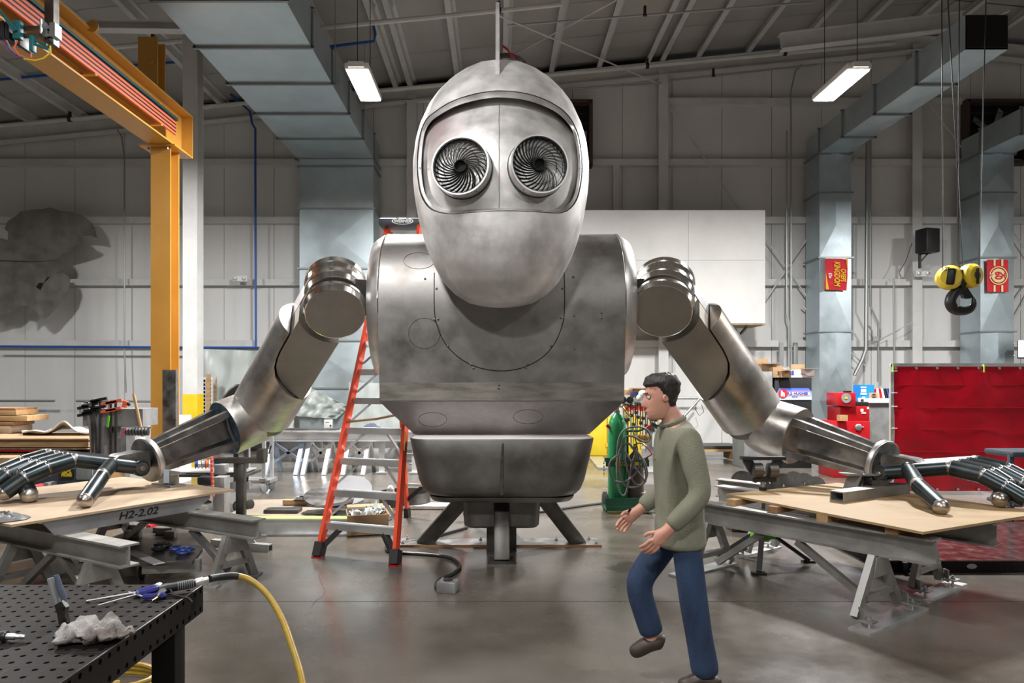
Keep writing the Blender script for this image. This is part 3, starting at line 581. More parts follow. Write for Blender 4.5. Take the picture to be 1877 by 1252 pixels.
for x_ in (-1.0, -.98, -.2, .6, .95, 1.0): MB().lathe([(.018, 0), (.018, .02), (.008, .021), (.008, .035)], (RX - .02 + x_, 7.52 if abs(x_) < .9 else 7.36 + .2 * (abs(x_) < 1), .024), (0, 0, 1), 8).part('bolt', M['conduit'], RB)
def rrect(w_, d, r, n=6):
    out = []
    for k, (sx, sy) in enumerate(((1, 1), (-1, 1), (-1, -1), (1, -1))):
        for i in range(n + 1):
            a = PI / 2 * (k + i / n); out.append((sx * (w_ - r) + r * math.cos(a), sy * (d - r) + r * math.sin(a)))
    return out
def rr_loft(mb, secs):
    """secs: (z, half width, half depth, corner radius, centre y)"""
    rings = [mb.pts([(RX + x, cy + y, z) for x, y in rrect(w_, d, r)]) for z, w_, d, r, cy in secs]; mb.skin(rings); return mb
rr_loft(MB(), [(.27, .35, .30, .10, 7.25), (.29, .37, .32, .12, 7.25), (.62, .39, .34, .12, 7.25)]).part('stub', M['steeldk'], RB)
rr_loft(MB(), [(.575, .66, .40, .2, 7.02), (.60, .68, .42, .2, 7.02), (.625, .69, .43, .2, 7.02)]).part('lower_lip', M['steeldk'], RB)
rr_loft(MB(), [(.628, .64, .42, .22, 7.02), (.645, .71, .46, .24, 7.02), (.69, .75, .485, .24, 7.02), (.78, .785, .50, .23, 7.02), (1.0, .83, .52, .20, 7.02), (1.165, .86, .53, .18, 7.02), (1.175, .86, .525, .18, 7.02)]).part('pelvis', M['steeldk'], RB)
rr_loft(MB(), [(1.176, .85, .515, .18, 7.02), (1.184, .84, .505, .18, 7.02)]).part('pelvis_rim', M['ledge'], RB, 'ground top ledge painted pale as if lit')
MB().tube([(RX + .01, 6.501, 1.14), (RX + .005, 6.512, 1.0), (RX + .0, 6.53, .78), (RX, 6.548, .66)], [.014, .02, .022, .016], 8).part('weld_ridge', M['fore'], RB)
# torso
prof = []
for i in range(22):
    a = math.radians(20 + 160 * i / 21); prof.append((7.3 + .765 * math.cos(a), 2.45 + .75 * math.sin(a)))
prof = [(min(y, 7.0 + .33 * (z - 1.2) + .12), z) for y, z in prof]
prof += [(6.537, 2.38), (6.545, 2.26), (6.56, 2.12), (6.58, 1.98), (6.60, 1.84), (6.615, 1.70), (6.63, 1.56), (6.635, 1.515), (6.70, 1.44), (6.94, 1.19), (7.02, 1.19), (7.10, 1.25), (7.2, 1.6)]
def half(z): return 1.14 if z > 1.51 else 1.14 - (1.51 - z) / .32 * .285
def torso_y(z):      # front face of the chest at height z
    f = [(6.537, 2.38), (6.545, 2.26), (6.56, 2.12), (6.58, 1.98), (6.60, 1.84), (6.615, 1.70), (6.63, 1.56), (6.635, 1.515), (6.70, 1.44), (6.94, 1.19)]
    if z > 2.45: return 7.3 - .765 * math.sqrt(max(0, 1 - ((z - 2.45) / .75) ** 2))
    for (y0, z0), (y1, z1) in zip([(6.535, 2.45)] + f, f):
        if z1 <= z <= z0: return y0 + (y1 - y0) * (z0 - z) / (z0 - z1)
    return 6.94
m = MB(); ss = [-1 + 2 * i / 12 for i in range(13)]
rings = [m.pts([(RX + s_ * half(z), y, z) for y, z in prof]) for s_ in ss]
m.skin(rings); m.part('torso', M['steel'], RB, ang=22)
for sx in (-1, 1):
    m = MB(); R = []
    for r, x_ in ((.745, 1.14), (.742, 1.165), (.70, 1.235), (.675, 1.262), (.655, 1.268)):
        ring = []
        for k in range(56):
            a = 2 * PI * k / 56; y, z = 7.3 + r * 1.02 * math.cos(a), 2.45 + r * math.sin(a); ring.append((RX + sx * x_, min(y, 7.0 + .33 * (z - 1.2) + .12), z))
        R.append(m.pts(ring))
    m.skin(R); m.part('shoulder_cap', M['bright'], RB, 'brighter ground end cap of the chest', ang=30)
    MB().tube([(RX + sx * 1.142, 7.3 - .768 * math.cos(a), 2.45 + .753 * math.sin(a)) for a in [PI * .45 * (1 - k / 10) - PI * .15 * k / 10 for k in range(11)]], .006, 6).part('weld_seam', M['polish'], RB)
# ground band above the crease, thin proud strip following the chest
MB().grid(lambda u, v: (RX + (u * 2 - 1) * 1.135, torso_y(1.525 + .17 * v) - .0025, 1.525 + .17 * v + .012 * noise.noise((u * 9, v * 2, 0)) * v), 40, 5).thick(.002).part('weld_band', M['band'], RB)
def chest_pt(px, py):
    Y = 6.58
    for _ in range(6): Y = torso_y(EYE - (py - 700) * Y / F)
    return P(px, py, Y)
seam = smooth([(796, 500, 0), (796, 560, 0), (800, 593, 0), (815, 628, 0), (842, 656, 0), (875, 673, 0), (915, 680, 0), (955, 675, 0), (990, 658, 0), (1015, 632, 0), (1031, 595, 0), (1035, 560, 0), (1034, 492, 0)])
MB().tube([chest_pt(q.x, q.y) + V((0, -.001, 0)) for q in seam], .004, 6).part('plate_seam', M['hole'], RB)
for q in ((800, 529), (797, 586), (803, 585), (821, 634), (863, 668), (868, 675), (916, 679), (968, 668), (964, 674), (1010, 634), (1031, 529), (1033, 583), (1028, 583), (779, 511), (1051, 508), (1053, 579), (1103, 574), (1103, 583), (1053, 639), (915, 706), (914, 712)):
    p = chest_pt(*q); MB().lathe([(.011, 0), (.010, .006), (.004, .008)], p, (0, -1, .1), 8).part('rivet', M['dsteel'], RB)
for q, rx_, ry_ in (((778, 611), 29, 28), ((793, 769), 26, 13), ((968, 764), 27, 13), ((768, 478), 28, 15)):
    MB().tube([chest_pt(q[0] + rx_ * math.cos(a), q[1] + ry_ * math.sin(a)) for a in [2 * PI * k / 36 for k in range(37)]], .0028, 5).part('scribed_circle', M['dsteel'], RB)
for q in ((855, 850), (1000, 855)):
    MB().tube([P(q[0] + 24 * math.cos(a), q[1] + 15 * math.sin(a), 6.503 + .0006 * (q[1] + 15 * math.sin(a) - 800)) for a in [2 * PI * k / 36 for k in range(37)]], .0026, 5).part('scribed_circle', M['dsteel'], RB)
MB().cyl((RX, 7.1, 2.9), (RX, 6.75, 3.5), .42, .40, 32).part('neck', M['steeldk'], RB)
# head: rings between crown and chin
HW = [(109.5, 6), (110.5, 20), (113, 36), (123.5, 62), (141, 89), (167, 115), (189, 130), (227, 147), (256, 155), (297, 160), (332, 159.5), (360, 157), (405, 149.5), (445, 139), (483, 124.5), (518, 105), (540, 84), (556, 58), (563, 28), (564.5, 8)]
def interp(tab, x):
    for (x0, y0), (x1, y1) in zip(tab, tab[1:]):
        if x <= x1: return y0 + (y1 - y0) * max(0, (x - x0)) / (x1 - x0)
    return tab[-1][1]
def hsm(py):      # smooth half width in pixels
    if py < 189:      # crown: ellipse-like
        return max(1e-3, interp(HW, py))
    return interp(HW, py)
def head_row(py):
    w_ = hsm(py); u = (py - 109.5) / 455.0
    yc = 6.52 - .30 * u; W = w_ / F * yc
    d = W * (1.06 - .06 * u); 
    return yc, W, d
HX = .03
def head_pt(px, py, inset=0.0):
    yc, W, d = head_row(py); W -= inset; d -= inset; W = max(W, .01); d = max(d, .01)
    s_ = (px - 912) / F; k = (700 - py) / F
    # |(X-HX)/W|^2 + ((Y-yc)/d)^2 = 1 with X = s*Y, nearest root
    A = s_ * s_ / W ** 2 + 1 / d ** 2; B = -2 * s_ * HX / W ** 2 - 2 * yc / d ** 2; C = HX ** 2 / W ** 2 + yc ** 2 / d ** 2 - 1
    D = B * B - 4 * A * C; Y = (-B - math.sqrt(max(D, 0))) / (2 * A)
    return V((s_ * Y, Y, EYE + k * Y))
rows = [109.5, 110, 111, 113, 116.5, 120, 125, 131, 138, 146, 155, 165, 176, 188] + [200 + 12 * i for i in range(26)] + [508, 517, 525, 533, 540, 546, 551, 556, 559.5, 562, 563.6, 564.5]
m = MB(); R = []
for py in rows:
    yc, W, d = head_row(py); k = (700 - py) / F; ring = []
    for i in range(96):
        a = 2 * PI * i / 96; Y = yc + d * math.sin(a); ring.append((HX + W * math.cos(a), Y, EYE + k * Y))
    R.append(m.pts(ring))
m.skin(R); head_mb = m
VIS = [(910, 165.5), (872, 171), (829, 184.6), (796, 205), (778, 223), (768, 254), (764, 305), (768, 346), (777, 370), (793, 386), (823, 392.5), (865, 390), (910, 387.5), (950, 387.5), (991, 389.6), (1027, 391), (1047, 381.5), (1061, 358), (1068, 313), (1065, 270), (1057, 237), (1041, 210), (1017, 191), (981, 175), (945, 167.5)]
vis = smooth([(x, y, 0) for x, y in VIS + VIS[:1]], 5)[:-1]; vc = V((916, 285, 0))
def vpt(k, f, inset):
    q = vc + (vis[k] - vc) * f; return head_pt(q.x, q.y, inset)
nv = len(vis)
def patch(mb, f0, inset, rings=14):
    return [mb.pts([vpt(k, max(f0 * j / rings, .002), inset) for k in range(nv)]) for j in range(1, rings + 1)]
cut = MB(); A = patch(cut, 1.0, -.10); B = [cut.pts([(lambda q: head_pt(q.x, q.y, .03 + recess(q) if 0 else (.075 if q.y > 262 else .075 + .10 * min(1, (262 - q.y) / 85))))(vc + (vis[k] - vc) * max(j / 14, .002)) for k in range(nv)]) for j in range(1, 15)]
cut.skin(A, caps=False); cut.face(A[0]); cut.skin(B, caps=False); cut.face(B[0][::-1]); cut.skin([A[-1], B[-1]], caps=False)
hd = boolean(head_mb, cut, 'DIFFERENCE'); hd.part('head_shell', M['head'], RB, 'sanded egg-shaped head shell', ang=30)
def recess(q): return .05 + .10 * max(0, min(1, (262 - q.y) / 85)) ** 1.5
def fpt(k, f):
    q = vc + (vis[k] - vc) * f; return head_pt(q.x, q.y, recess(q))
m = MB(); A = [m.pts([fpt(k, max(.985 * j / 22, .002)) for k in range(nv)]) for j in range(1, 23)]; m.skin(A, caps=False); m.face(A[0]); fp = m.part('face_plate', M['face'], RB, 'recessed sanded face plate', ang=30)
m = MB()
def rimf(k):
    q = vis[k]; return 1 - (.055 + .055 * max(0, (235 - q.y) / 70) + .0 * q.x) if q.y < 300 else .945
loops = [[vpt(k, .988, .02 + recess(vis[k])) for k in range(nv)], [vpt(k, .988, .006) for k in range(nv)], [vpt(k, .978, .002) for k in range(nv)], [vpt(k, rimf(k) + .006, .016) for k in range(nv)], [vpt(k, rimf(k), .022) for k in range(nv)], [vpt(k, rimf(k), .02 + recess(vis[k])) for k in range(nv)]]
R = [m.pts(l) for l in loops]; m.skin(R + [R[0]], caps=False); m.part('visor_rim', M['bright'], RB, 'bright polished rim around the face plate', ang=30)
MB().tube([head_pt(915 + .3 * math.sin(k), 192 + 190 * k / 30, recess(V((915, 192 + 190 * k / 30, 0))) - .0015) for k in range(31)], .0025, 5).part('face_seam', M['dsteel'], RB)
for q in ((766, 307), (1068, 309)): MB().tube([head_pt(q[0] - 5, q[1] - 1, .004), head_pt(q[0] + 5, q[1] + 1, .004)], .003, 5).part('rim_split', M['hole'], RB)
# eyes
for cx, cy, sgn, ph in ((843, 303, -1, .1), (990, 300, 1, .35)):
    base = head_pt(cx + (6 if sgn < 0 else -6), cy + 9, .05); n_ = V((sgn * .20, -.97, .04)).normalized()
    front = P(cx, cy, base.y - .15); m_ = fr(front, n_)
    Ro = .232
    eye = bpy.data.objects.new('eye', MB().lathe([(Ro - .012, -.02), (Ro - .012, 0), (Ro, 0), (Ro, -.27), (Ro - .012, -.27), (Ro - .012, -.02)], (0, 0, 0), (0, 0, 1), 56, caps=False).mesh('eye', M['bright'])); COL.objects.link(eye); attach(eye, RB, m_)
    eye['label'] = 'protruding round vent eye'
    def sub(mb, name, mt, mm=None):
        o = bpy.data.objects.new(name, mb.mesh(name, mt)); COL.objects.link(o); attach(o, eye, mm); return o
    L0 = V((0, 0, 0)); ZA = (0, 0, 1)
    sub(MB().lathe([(Ro + .001, -.118), (Ro + .006, -.118), (Ro + .006, -.108), (Ro + .001, -.108)], L0, ZA, 48, caps=False), 'gasket', M['dteal'])
    sub(MB().lathe([(.001, -.052), (Ro - .012, -.052), (Ro - .012, -.062), (.001, -.062)], L0, ZA, 48), 'back_plate', M['eyeback'])
    sub(MB().lathe([(Ro - .014, -.058), (Ro - .014, -.004), (Ro - .020, -.004), (Ro - .020, -.058)], L0, ZA, 48, caps=False), 'liner_ring', M['black'])
    sub(MB().lathe([(.001, -.035), (.040, -.035), (.044, -.006), (.050, -.006), (.052, -.06)], L0, ZA, 28), 'hub', M['hole'])
    bl = MB(); nb = 12; A, B = [], []
    for i in range(nb):
        s_ = i / (nb - 1); r = .048 + (.212 - .048) * s_; th = -1.05 * s_ ** .75; wd = .082 * (1 - .30 * s_)
        A.append((r * math.cos(th), r * math.sin(th), -.014)); B.append((r * math.cos(th + wd), r * math.sin(th + wd), -.028))
    a_, b_ = bl.pts(A), bl.pts(B)
    for i in range(nb - 1): bl.face([a_[i], a_[i + 1], b_[i + 1], b_[i]])
    bl.thick(.0022)
    b0 = sub(bl, 'blade', M['hole'])
    for k in range(1, 30): inst(b0, Matrix.Rotation(2 * PI * k / 30 + ph, 4, 'Z'), eye)
    for rr in (.145, .195): sub(MB().lathe([(rr - .0018, -.034), (rr + .0018, -.034), (rr + .0018, -.038), (rr - .0018, -.038)], L0, ZA, 40, caps=False), 'guard_ring', M['black'])
    for k in range(4): sub(MB().tube([(-.22 * math.cos(k * PI / 4 + .3), -.22 * math.sin(k * PI / 4 + .3), -.055), (.22 * math.cos(k * PI / 4 + .3), .22 * math.sin(k * PI / 4 + .3), -.055)], .0018, 5), 'guard_wire', M['black'])
    MBp = MB().cyl((.0, -Ro + .001, -.05), (0, -Ro - .002, -.05), .006, n=8); sub(MBp, 'screw', M['hole'], Matrix.Rotation(.55 * -sgn, 4, 'Z'))
# crest fin
fy = [(135, 5.86), (108, 6.02), (60, 6.15), (20, 6.3), (3, 6.45), (3, 7.0), (60, 7.1), (108, 7.0)]
a0 = head_pt(911, 137); m = MB()
finp = [(a0.y - .005, a0.z)] + [(Y, EYE + (700 - y) * Y / F) for y, Y in ((118, a0.y + .03), (60, a0.y + .2), (18, a0.y + .36), (4, a0.y + .5))] + [(7.1, EYE + 696 * 6.6 / F), (7.1, EYE + 560 * 6.9 / F), (6.6, EYE + 585 * 6.6 / F), (a0.y + .15, a0.z + .02)]
m.prism(finp, Matrix(((0, 0, 1, 0), (1, 0, 0, 0), (0, 1, 0, 0), (0, 0, 0, 1))), -.017, .017); fin = m.part('crest_fin', M['head'], RB)
for q in ((RX - .05),): pass
# arms
def arm(sx, B0, TOP, E, W, PIV, joints, Dxy, thumb, curl_z):
    u = (B0 - TOP).normalized()
    a = V((-sx * .15, -.74, -.65)); a = (a - u * a.dot(u)).normalized()
    pv = u.cross(a).normalized()          # in-plane direction; flip so + points to the body
    if pv.x * sx > 0: pv = -pv
    up = -u
    Fm = Matrix((pv, up, a)).transposed().to_4x4(); Fm.translation = B0       # local: x = toward the body, y = up the arm, z = toward the viewer
    def cylY(r, y0, y1, n=48, inner=None):
        mb = MB(); mb.skin([mb.pts([(r * math.cos(2 * PI * k / n), y, r * math.sin(2 * PI * k / n)) for k in range(n)], Fm) for y in (y0, y1)]); return mb
    dp, ds = -.065, .13; KP, KS = .90, 1.095
    poly = [(-.145, 1.22), (-.145, .78), (-.135, .70), (-.115, .62), (-.06, .535), (.02, .465), (.12, .41), (.23, .37), (.335, .34), (.345, 1.05)]
    poly = [(x * KP, y * KS) for x, y in poly]
    hc = (.068, 1.62)
    arc = []
    for k in range(13):
        an = math.radians(-38 - 104 * k / 12); arc.append((hc[0] + .345 * math.cos(an), hc[1] + .345 * math.sin(an)))
    xr, xl = .345 * KP + dp, -.145 * KP + dp
    yr, yl = (hc[1] - math.sqrt(.345 ** 2 - (x_ - hc[0]) ** 2) for x_ in (xr, xl))
    body = [(x + dp, y + ds) for x, y in poly[1:-1]] + [(xr, yr)] + [q for q in arc if xl + .01 < q[0] < xr - .01 and q[1] < hc[1]] + [(xl, yl)]
    body = [(max(min(x, xr), xl), y) for x, y in body]
    link = MB().prism(body, Fm, -.20, .265); link.part('arm_link', M['flat'], RB, ang=30)
    MB().prism([(x + dp, y + ds) for x, y in ((-.134, 1.44), (-.134, .80), (-.125, .78), (-.123, 1.44))], Fm, -.24, -.02).part('link_plate', M['flatlt'], RB)
    big = [(x + dp + (.012 if x > 0 else -.014), y + ds - .014) for x, y in poly[:-1]] + [(.6, .34 * KS + ds), (.6, 2.0), (-.145 * KP + dp - .014, 2.0)]
    bc = boolean(cylY(.33, 0, 1.22), MB().prism(big, Fm, -.22, .8), 'DIFFERENCE')
    bc.part('upper_arm', M['arm'], RB, 'rolled sheet steel upper arm', ang=30)
    cylY(.298, -.10, .02).part('elbow_collar', M['dsteel'], RB)
    hp = lambda z: Fm @ V((hc[0], hc[1], z))
    ax = a
    for z0, z1, r in ((.155, .28, .300), (-.11, .045, .295), (-.29, -.125, .300)):
        MB().lathe([(r - .02, z0), (r, z0 + .012), (r, z1 - .075), (r - .006, z1 - .07), (r - .022, z1 - .004), (r - .03, z1)], hp(0), ax, 56, caps=False).part('shoulder_disc', M['polish'], RB, ang=20)
        MB().lathe([(.001, z1 - .004), (r - .03, z1 - .001), (r - .03, z0), (.001, z0)], hp(0), ax, 56).part('disc_face', M['flat'], RB)
    MB().lathe([(.2, -.29), (.2, .2)], hp(0), ax, 32).part('hinge_pin', M['hole'], RB)  # deep black on the pin paints shade into the gap between discs
    MB().bar(hp(0) + V((-sx * .12, .0, 0)), V((RX + sx * 1.2, 7.12, hp(0).z)), .3, .34).part('shoulder_bracket', M['dsteel'], RB)
    # elbow and forearm
    f = (W - E).normalized(); side = f.cross(V((0, 0, 1))).normalized(); upv = side.cross(f).normalized()
    MB().lathe([(.001, -.56), (.12, -.55), (.2, -.52), (.26, -.46), (.29, -.36), (.292, -.02), (.286, 0), (.001, 0)], E, f, 48).part('elbow', M['arm'], RB, ang=40)
    MB().lathe([(.001, .0005), (.284, .0005), (.284, .004), (.001, .004)], E, f, 48).part('elbow_face', M['blue'] if sx < 0 else M['flat'], RB, 'blue-stained end face' if sx < 0 else 'bare steel end face')
    bore = E - f * .33 + (V((0, -.62, -.78)).normalized()) * .283; MB().lathe([(.001, 0), (.042, 0), (.042, .012), (.001, .012)], bore, V((0, -.62, -.78)), 20).part('bore', M['hole'], RB)
    L = (W - E).length
    mE = Matrix((side, upv, f)).transposed().to_4x4(); mE.translation = E
    def taper(x0, x1, y0, y1, k=.66):
        mb = MB(); A = mb.pts([(x0, y0, 0), (x1, y0, 0), (x1, y1, 0), (x0, y1, 0)], mE); B = mb.pts([(x0 * k, y0 * k, L), (x1 * k, y0 * k, L), (x1 * k, y1 * k, L), (x0 * k, y1 * k, L)], mE); return mb.skin([A, B])
    fo = taper(-.085, .085, -.10, .10); fo = fo.part('forearm', M['fore'], RB)
    for ex in (-1, 1):
        for ey in (-1, 1): taper(ex * .165 - .04, ex * .165 + .04, ey * .165 - .032, ey * .165 + .032, .68).part('corner_bar', M['fore'], fo)
    MB().tube([mE @ V((-sx * .0 - .15, .13, .01)), mE @ V((-.14, .0, .02)), mE @ V((-.15, -.13, .01))], .014, 6).part('weld', M['weld'], fo)
    f2 = (f + V((0, -.38, 0))).normalized()
    MB().lathe([(.001, -.035), (.207, -.035), (.217, -.025), (.217, .03), (.205, .04), (.001, .04)], W, f2, 48).part('wrist_disc', M['fore'], RB)
    MB().lathe([(.217, -.02), (.221, -.015), (.221, .018), (.217, .024)], W, f2, 48, caps=False).part('wrist_band', M['bright'], RB)
    # hand
    D = V((Dxy[0], Dxy[1], 0)).normalized(); e = V((sx * .7, .7, 0)).normalized()
    K0 = joints[0]
    for k in range(4):
        s0 = PIV + e * .136 * k + V((0, 0, .004 * k)); s1 = K0 + e * .136 * k + D * .035 * k + V((0, 0, .006 * k))
        MB().cyl(s0, s1, .064, n=24).part('palm_tube', M['tube'], RB)
        fg = None; pts = [q + e * .136 * k + D * .035 * k + V((0, 0, .006 * k)) for q in joints]
        if k == 1: q = joints[2] - e * .07 - D * .01; pts[2] = pts[2] - D * .03; pts[3] = V((q.x, q.y, curl_z))
        if k >= 2: pts[3] = pts[3] - D * .03 * (k - 1) + V((0, 0, .004))
        for i in range(3):
            d = (pts[i + 1] - pts[i]).normalized(); p0, p1 = pts[i] + d * .012, pts[i + 1] - d * (.004 if i < 2 else 0); r0 = .071 - .002 * i
            mb = MB().cyl(p0, p1, r0, n=24)
            if fg is None: fg = mb.part('finger', M['tube'], RB)
            else: mb.part('finger_segment', M['tube'], fg)
            MB().sphere(pts[i], r0 - .005, 16).part('knuckle', M['fore'], fg)
            for pp in (p0, p1): MB().lathe([(r0 - .001, -.0025), (r0 + .001, 0), (r0 - .001, .0025)], pp, d, 20, caps=False).part('weld_ring', M['weld'], fg)
            if i < 2: MB().sphere(pts[i + 1] + V((0, 0, -r0 * .8)) - e * .03, .014, 8).part('stop_pin', M['weld'], fg)
        MB().sphere(pts[3], .0655, 20).part('fingertip', M['tip'], fg)
    c0 = PIV - D * .0; MB().lathe([(.072, -.075), (.076, -.07), (.076, .05), (.07, .055)], c0, -e, 24).part('wrist_pivot', M['tube'], RB)
    MB().lathe([(.001, .05), (.058, .05), (.058, .064), (.001, .064)], c0, -e, 8).part('pivot_cap', M['dsteel'], RB)
    MB().lathe([(.001, .064), (.022, .064), (.022, .09), (.018, .093), (.001, .093)], c0, -e, 6).part('bolt', M['weld'], RB)
    cc = W.lerp(PIV + e * .2, .55) + V((0, 0, .03))
    mb = MB(); mw = Matrix((D, e, V((0, 0, 1)))).transposed().to_4x4()
    mw.translation = W + f * .04; z0 = PIV.z + .03 - W.z
    mb.prism([(0, -.07), (.27, -.05), (.33, .02), (.27, .07), (0, .105)], Matrix((D, V((0, 0, 1)), -e)).transposed().to_4x4() @ Matrix() if 0 else Matrix.Translation(W + f * .02) @ Matrix((D, V((0, 0, 1)), -e)).transposed().to_4x4(), -.13, .11); mb.part('wrist_block', M['fore'], RB)
    th = None
    for i in range(2):
        d = (thumb[i + 1] - thumb[i]).normalized(); p0 = thumb[i] + d * (.03 if i else .045); p1 = thumb[i + 1] - d * (.02 if i == 0 else 0); r0 = .063
        mb = MB().cyl(p0, p1, r0, n=24)
        th = mb.part('thumb', M['tube'], RB) if th is None else th
        if i: mb.part('thumb_segment', M['tube'], th)
        MB().sphere(thumb[i], r0 - .002 if i else .065, 18).part('knuckle', M['tip'] if i else M['tube'], th)
        for pp in (p0, p1): MB().lathe([(r0 - .001, -.0025), (r0 + .001, 0), (r0 - .001, .0025)], pp, d, 20, caps=False).part('weld_ring', M['weld'], th)
    MB().sphere(thumb[2], .0622, 20).part('thumb_tip', M['tip'], th)
Pl = lambda t_, z: V((-3.333 - .7 * t_, 6.62 - .7 * t_, z))
arm(-1, P(482, 750, 7.6), P(592, 560, 6.9), P(412, 785, 7.36), P(272, 842, 6.8), Pl(0, .90), [Pl(.55, 1.012), Pl(.743, .962), Pl(.911, .893), Pl(1.062, .785)], (-.7, -.7), [Pl(.24, .955), P(187, 872, 6.1), P(156, 917, 5.69)], .756)
Pr = lambda t_, z: V((3.453 + .7 * t_, 6.4 - .7 * t_, z))
arm(1, P(1374, 756, 7.42), P(1241, 560, 6.9), P(1463, 800, 7.12), P(1617, 850, 6.5), Pr(0, .88), [Pr(.539, .972), Pr(.764, .930), Pr(.919, .848), Pr(1.074, .757)], (.7, -.7), [Pr(.222, .934), P(1682, 889, 5.85), P(1725, 929, 5.43)], .754)
# lifting sling behind the crown
t = thing('lifting_sling', 'red tag and olive sling lying behind the crown of the robot head', 'strap', P(935, 108, 6.6))
MB().grid(lambda u, v: P(921 + 24 * v + 2 * math.sin(6 * v), 82 + 22 * v + 5 * u, 6.9), 2, 8).thick(.006).part('tag', M['machred'], t)
for k in range(3): MB().tube([P(916, 99 + 3 * k, 6.95), P(935, 99 + 3 * k, 6.95), P(950, 104 + 3 * k, 6.9), P(962, 114 + 3 * k, 6.8)], .012, 6).part('webbing', M['brown'], t)
# ------------------------------------------------------------------ trestles, beams and plywood under the hands
def trestle(c, ztop, n, label, spread=.26, brace=1, bracket=True, blen=.9, mt='alum', lift=.0):
    """A-frame under a beam; c = foot centre on the floor, n = unit beam direction"""
    c = V((c[0], c[1], 0)); n = V((n[0], n[1], 0)).normalized(); s_ = V((-n.y, n.x, 0)); t = thing('trestle', label, 'trestle', c, 'A-frame trestles under the steel beams')
    z0 = .05 if bracket else .0
    for k in (-1, 1):
        MB().bar(c + s_ * spread * k + V((0, 0, z0)), c + s_ * .06 * k + V((0, 0, ztop)), .065, .05, n).part('leg', M[mt], t)
        if bracket:
            p = c + s_ * (spread + .01) * k; MB().box(p + V((0, 0, .08)) + n * -.05, (.012, .07, .10), None).bar(p + n * -.045 + V((0, 0, .055)), p + n * -.14 + V((0, 0, .055)), .09, .012).part('bracket', M['alum'], t)
            q = p - n * .10; MB().cyl(q + V((0, 0, .012)), q + V((0, 0, .09)), .010, n=8).cyl(q + V((0, 0, .062)), q + V((0, 0, .076)), .02, n=6).part('levelling_bolt', M['conduit'], t)
    if bracket: MB().bar(c - s_ * (spread + .13) - n * .09 + V((0, 0, .007)), c + s_ * (spread + .13) - n * .09 + V((0, 0, .007)), .15, .014, V((0, 0, 1)) if 0 else V((0, 0, 1))).part('base_plate', M['alumb'], t)
    else:
        for k in (-1, 1): MB().box(c + s_ * spread * k + V((0, 0, .006)), (.12, .12, .012)).part('foot', M[mt], t)
    f = fr(c + V((0, 0, ztop)), n); g = MB(); zz = ztop
    P4 = [c + s_ * a + V((0, 0, z)) for a, z in ((-.075, ztop), (.075, ztop), (.115, ztop - .14), (-.115, ztop - .14))]
    g.skin([g.pts([p - n * .035 for p in P4]), g.pts([p - n * .027 for p in P4])]); g.part('gusset', M['alum'], t)
    w2 = .06 + (spread - .06) * .62; MB().bar(c - s_ * w2 + V((0, 0, ztop * .38)), c + s_ * w2 + V((0, 0, ztop * .38)), .05, .04).part('crossbar', M[mt], t)
    if brace:
        MB().bar(c + n * brace * blen + V((0, 0, ztop - .01)), c + n * brace * .06 + V((0, 0, ztop * .22)), .05, .05).part('brace', M[mt], t)
    return t
def beam(a, b, wid, dep, label, mt='alum'):
    a, b = V(a), V(b); mb = MB(); mb.ibeam(a, b, wid, dep, .014, .012); return mb.solo('steel_beam', M[mt], label, 'beam')
# right table
dR = V((.6, -.8, 0)); 
b0 = V((3.02, 4.89, .53)); b1 = b0 - dR * 2.6; beam(b1, b0, .15, .18, 'heavy grey I-beam along the near edge of the plywood under the curtain-side hand')
c0 = V((3.82, 5.44, .53)); c1 = c0 - dR * 2.5; beam(c1, c0, .15, .18, 'heavy grey I-beam along the far edge of the plywood under the curtain-side hand')
A = G(1330, 905, .69); Fp = G(1692, 975, .69); Bk = G(1535, 885, .69); C4 = Fp + (Bk - A) * 1.02
m = MB(); lo = [V((p.x, p.y, .672)) for p in (A, Fp, C4, Bk)]; hi = [V((p.x, p.y, .69)) for p in (A, Fp, C4, Bk)]; m.skin([m.pts(lo), m.pts(hi)])
m.solo('plywood_sheet', M['ply'], 'honey-coloured plywood sheet under the curtain-side robot hand', 'board')
for k, (q, w_) in enumerate((((2.18, 6.32), .5), ((2.38, 5.95), .4), ((2.62, 5.58), .4), ((2.93, 5.14), .5), ((3.25, 6.55), .5), ((3.62, 5.95), .5))):
    c = V((q[0], q[1], .645)); s_ = V((.8, .6, 0)); MB().bar(c - s_ * w_ * .35, c + s_ * w_ * .65, .09, .052).solo('wood_block', M['wood2' if k % 2 else 'wood'], 'timber packing strip between plywood and I-beam, ' + ('at the outer corner', 'second along the near edge', 'third along the near edge', 'under the corner nearest the viewer', 'below the rear edge', 'below the outer rear edge')[k], 'timber', 'timber packers under the plywood')
tr = [((2.83, 5.15), 1, 'aluminium trestle nearest the viewer under the near I-beam'), ((1.93, 6.6), -1, 'aluminium trestle behind the walking man under the near I-beam')]
trestle((2.755, 5.16), .44, -dR, 'aluminium trestle nearest the viewer under the near I-beam', .32, 1, True, .62)
trestle((1.92, 6.36), .44, dR, 'aluminium trestle just behind the walking man', .27, 1, True, .5)
trestle((3.52, 5.84), .44, -dR, 'aluminium trestle on a bright base plate under the far I-beam', .25, 0, True)  # base plate in the same bright aluminium as the other bracketed trestles
trestle((2.62, 7.04), .44, dR, 'aluminium trestle behind the tripod with the lime green hub', .25, 0, True)
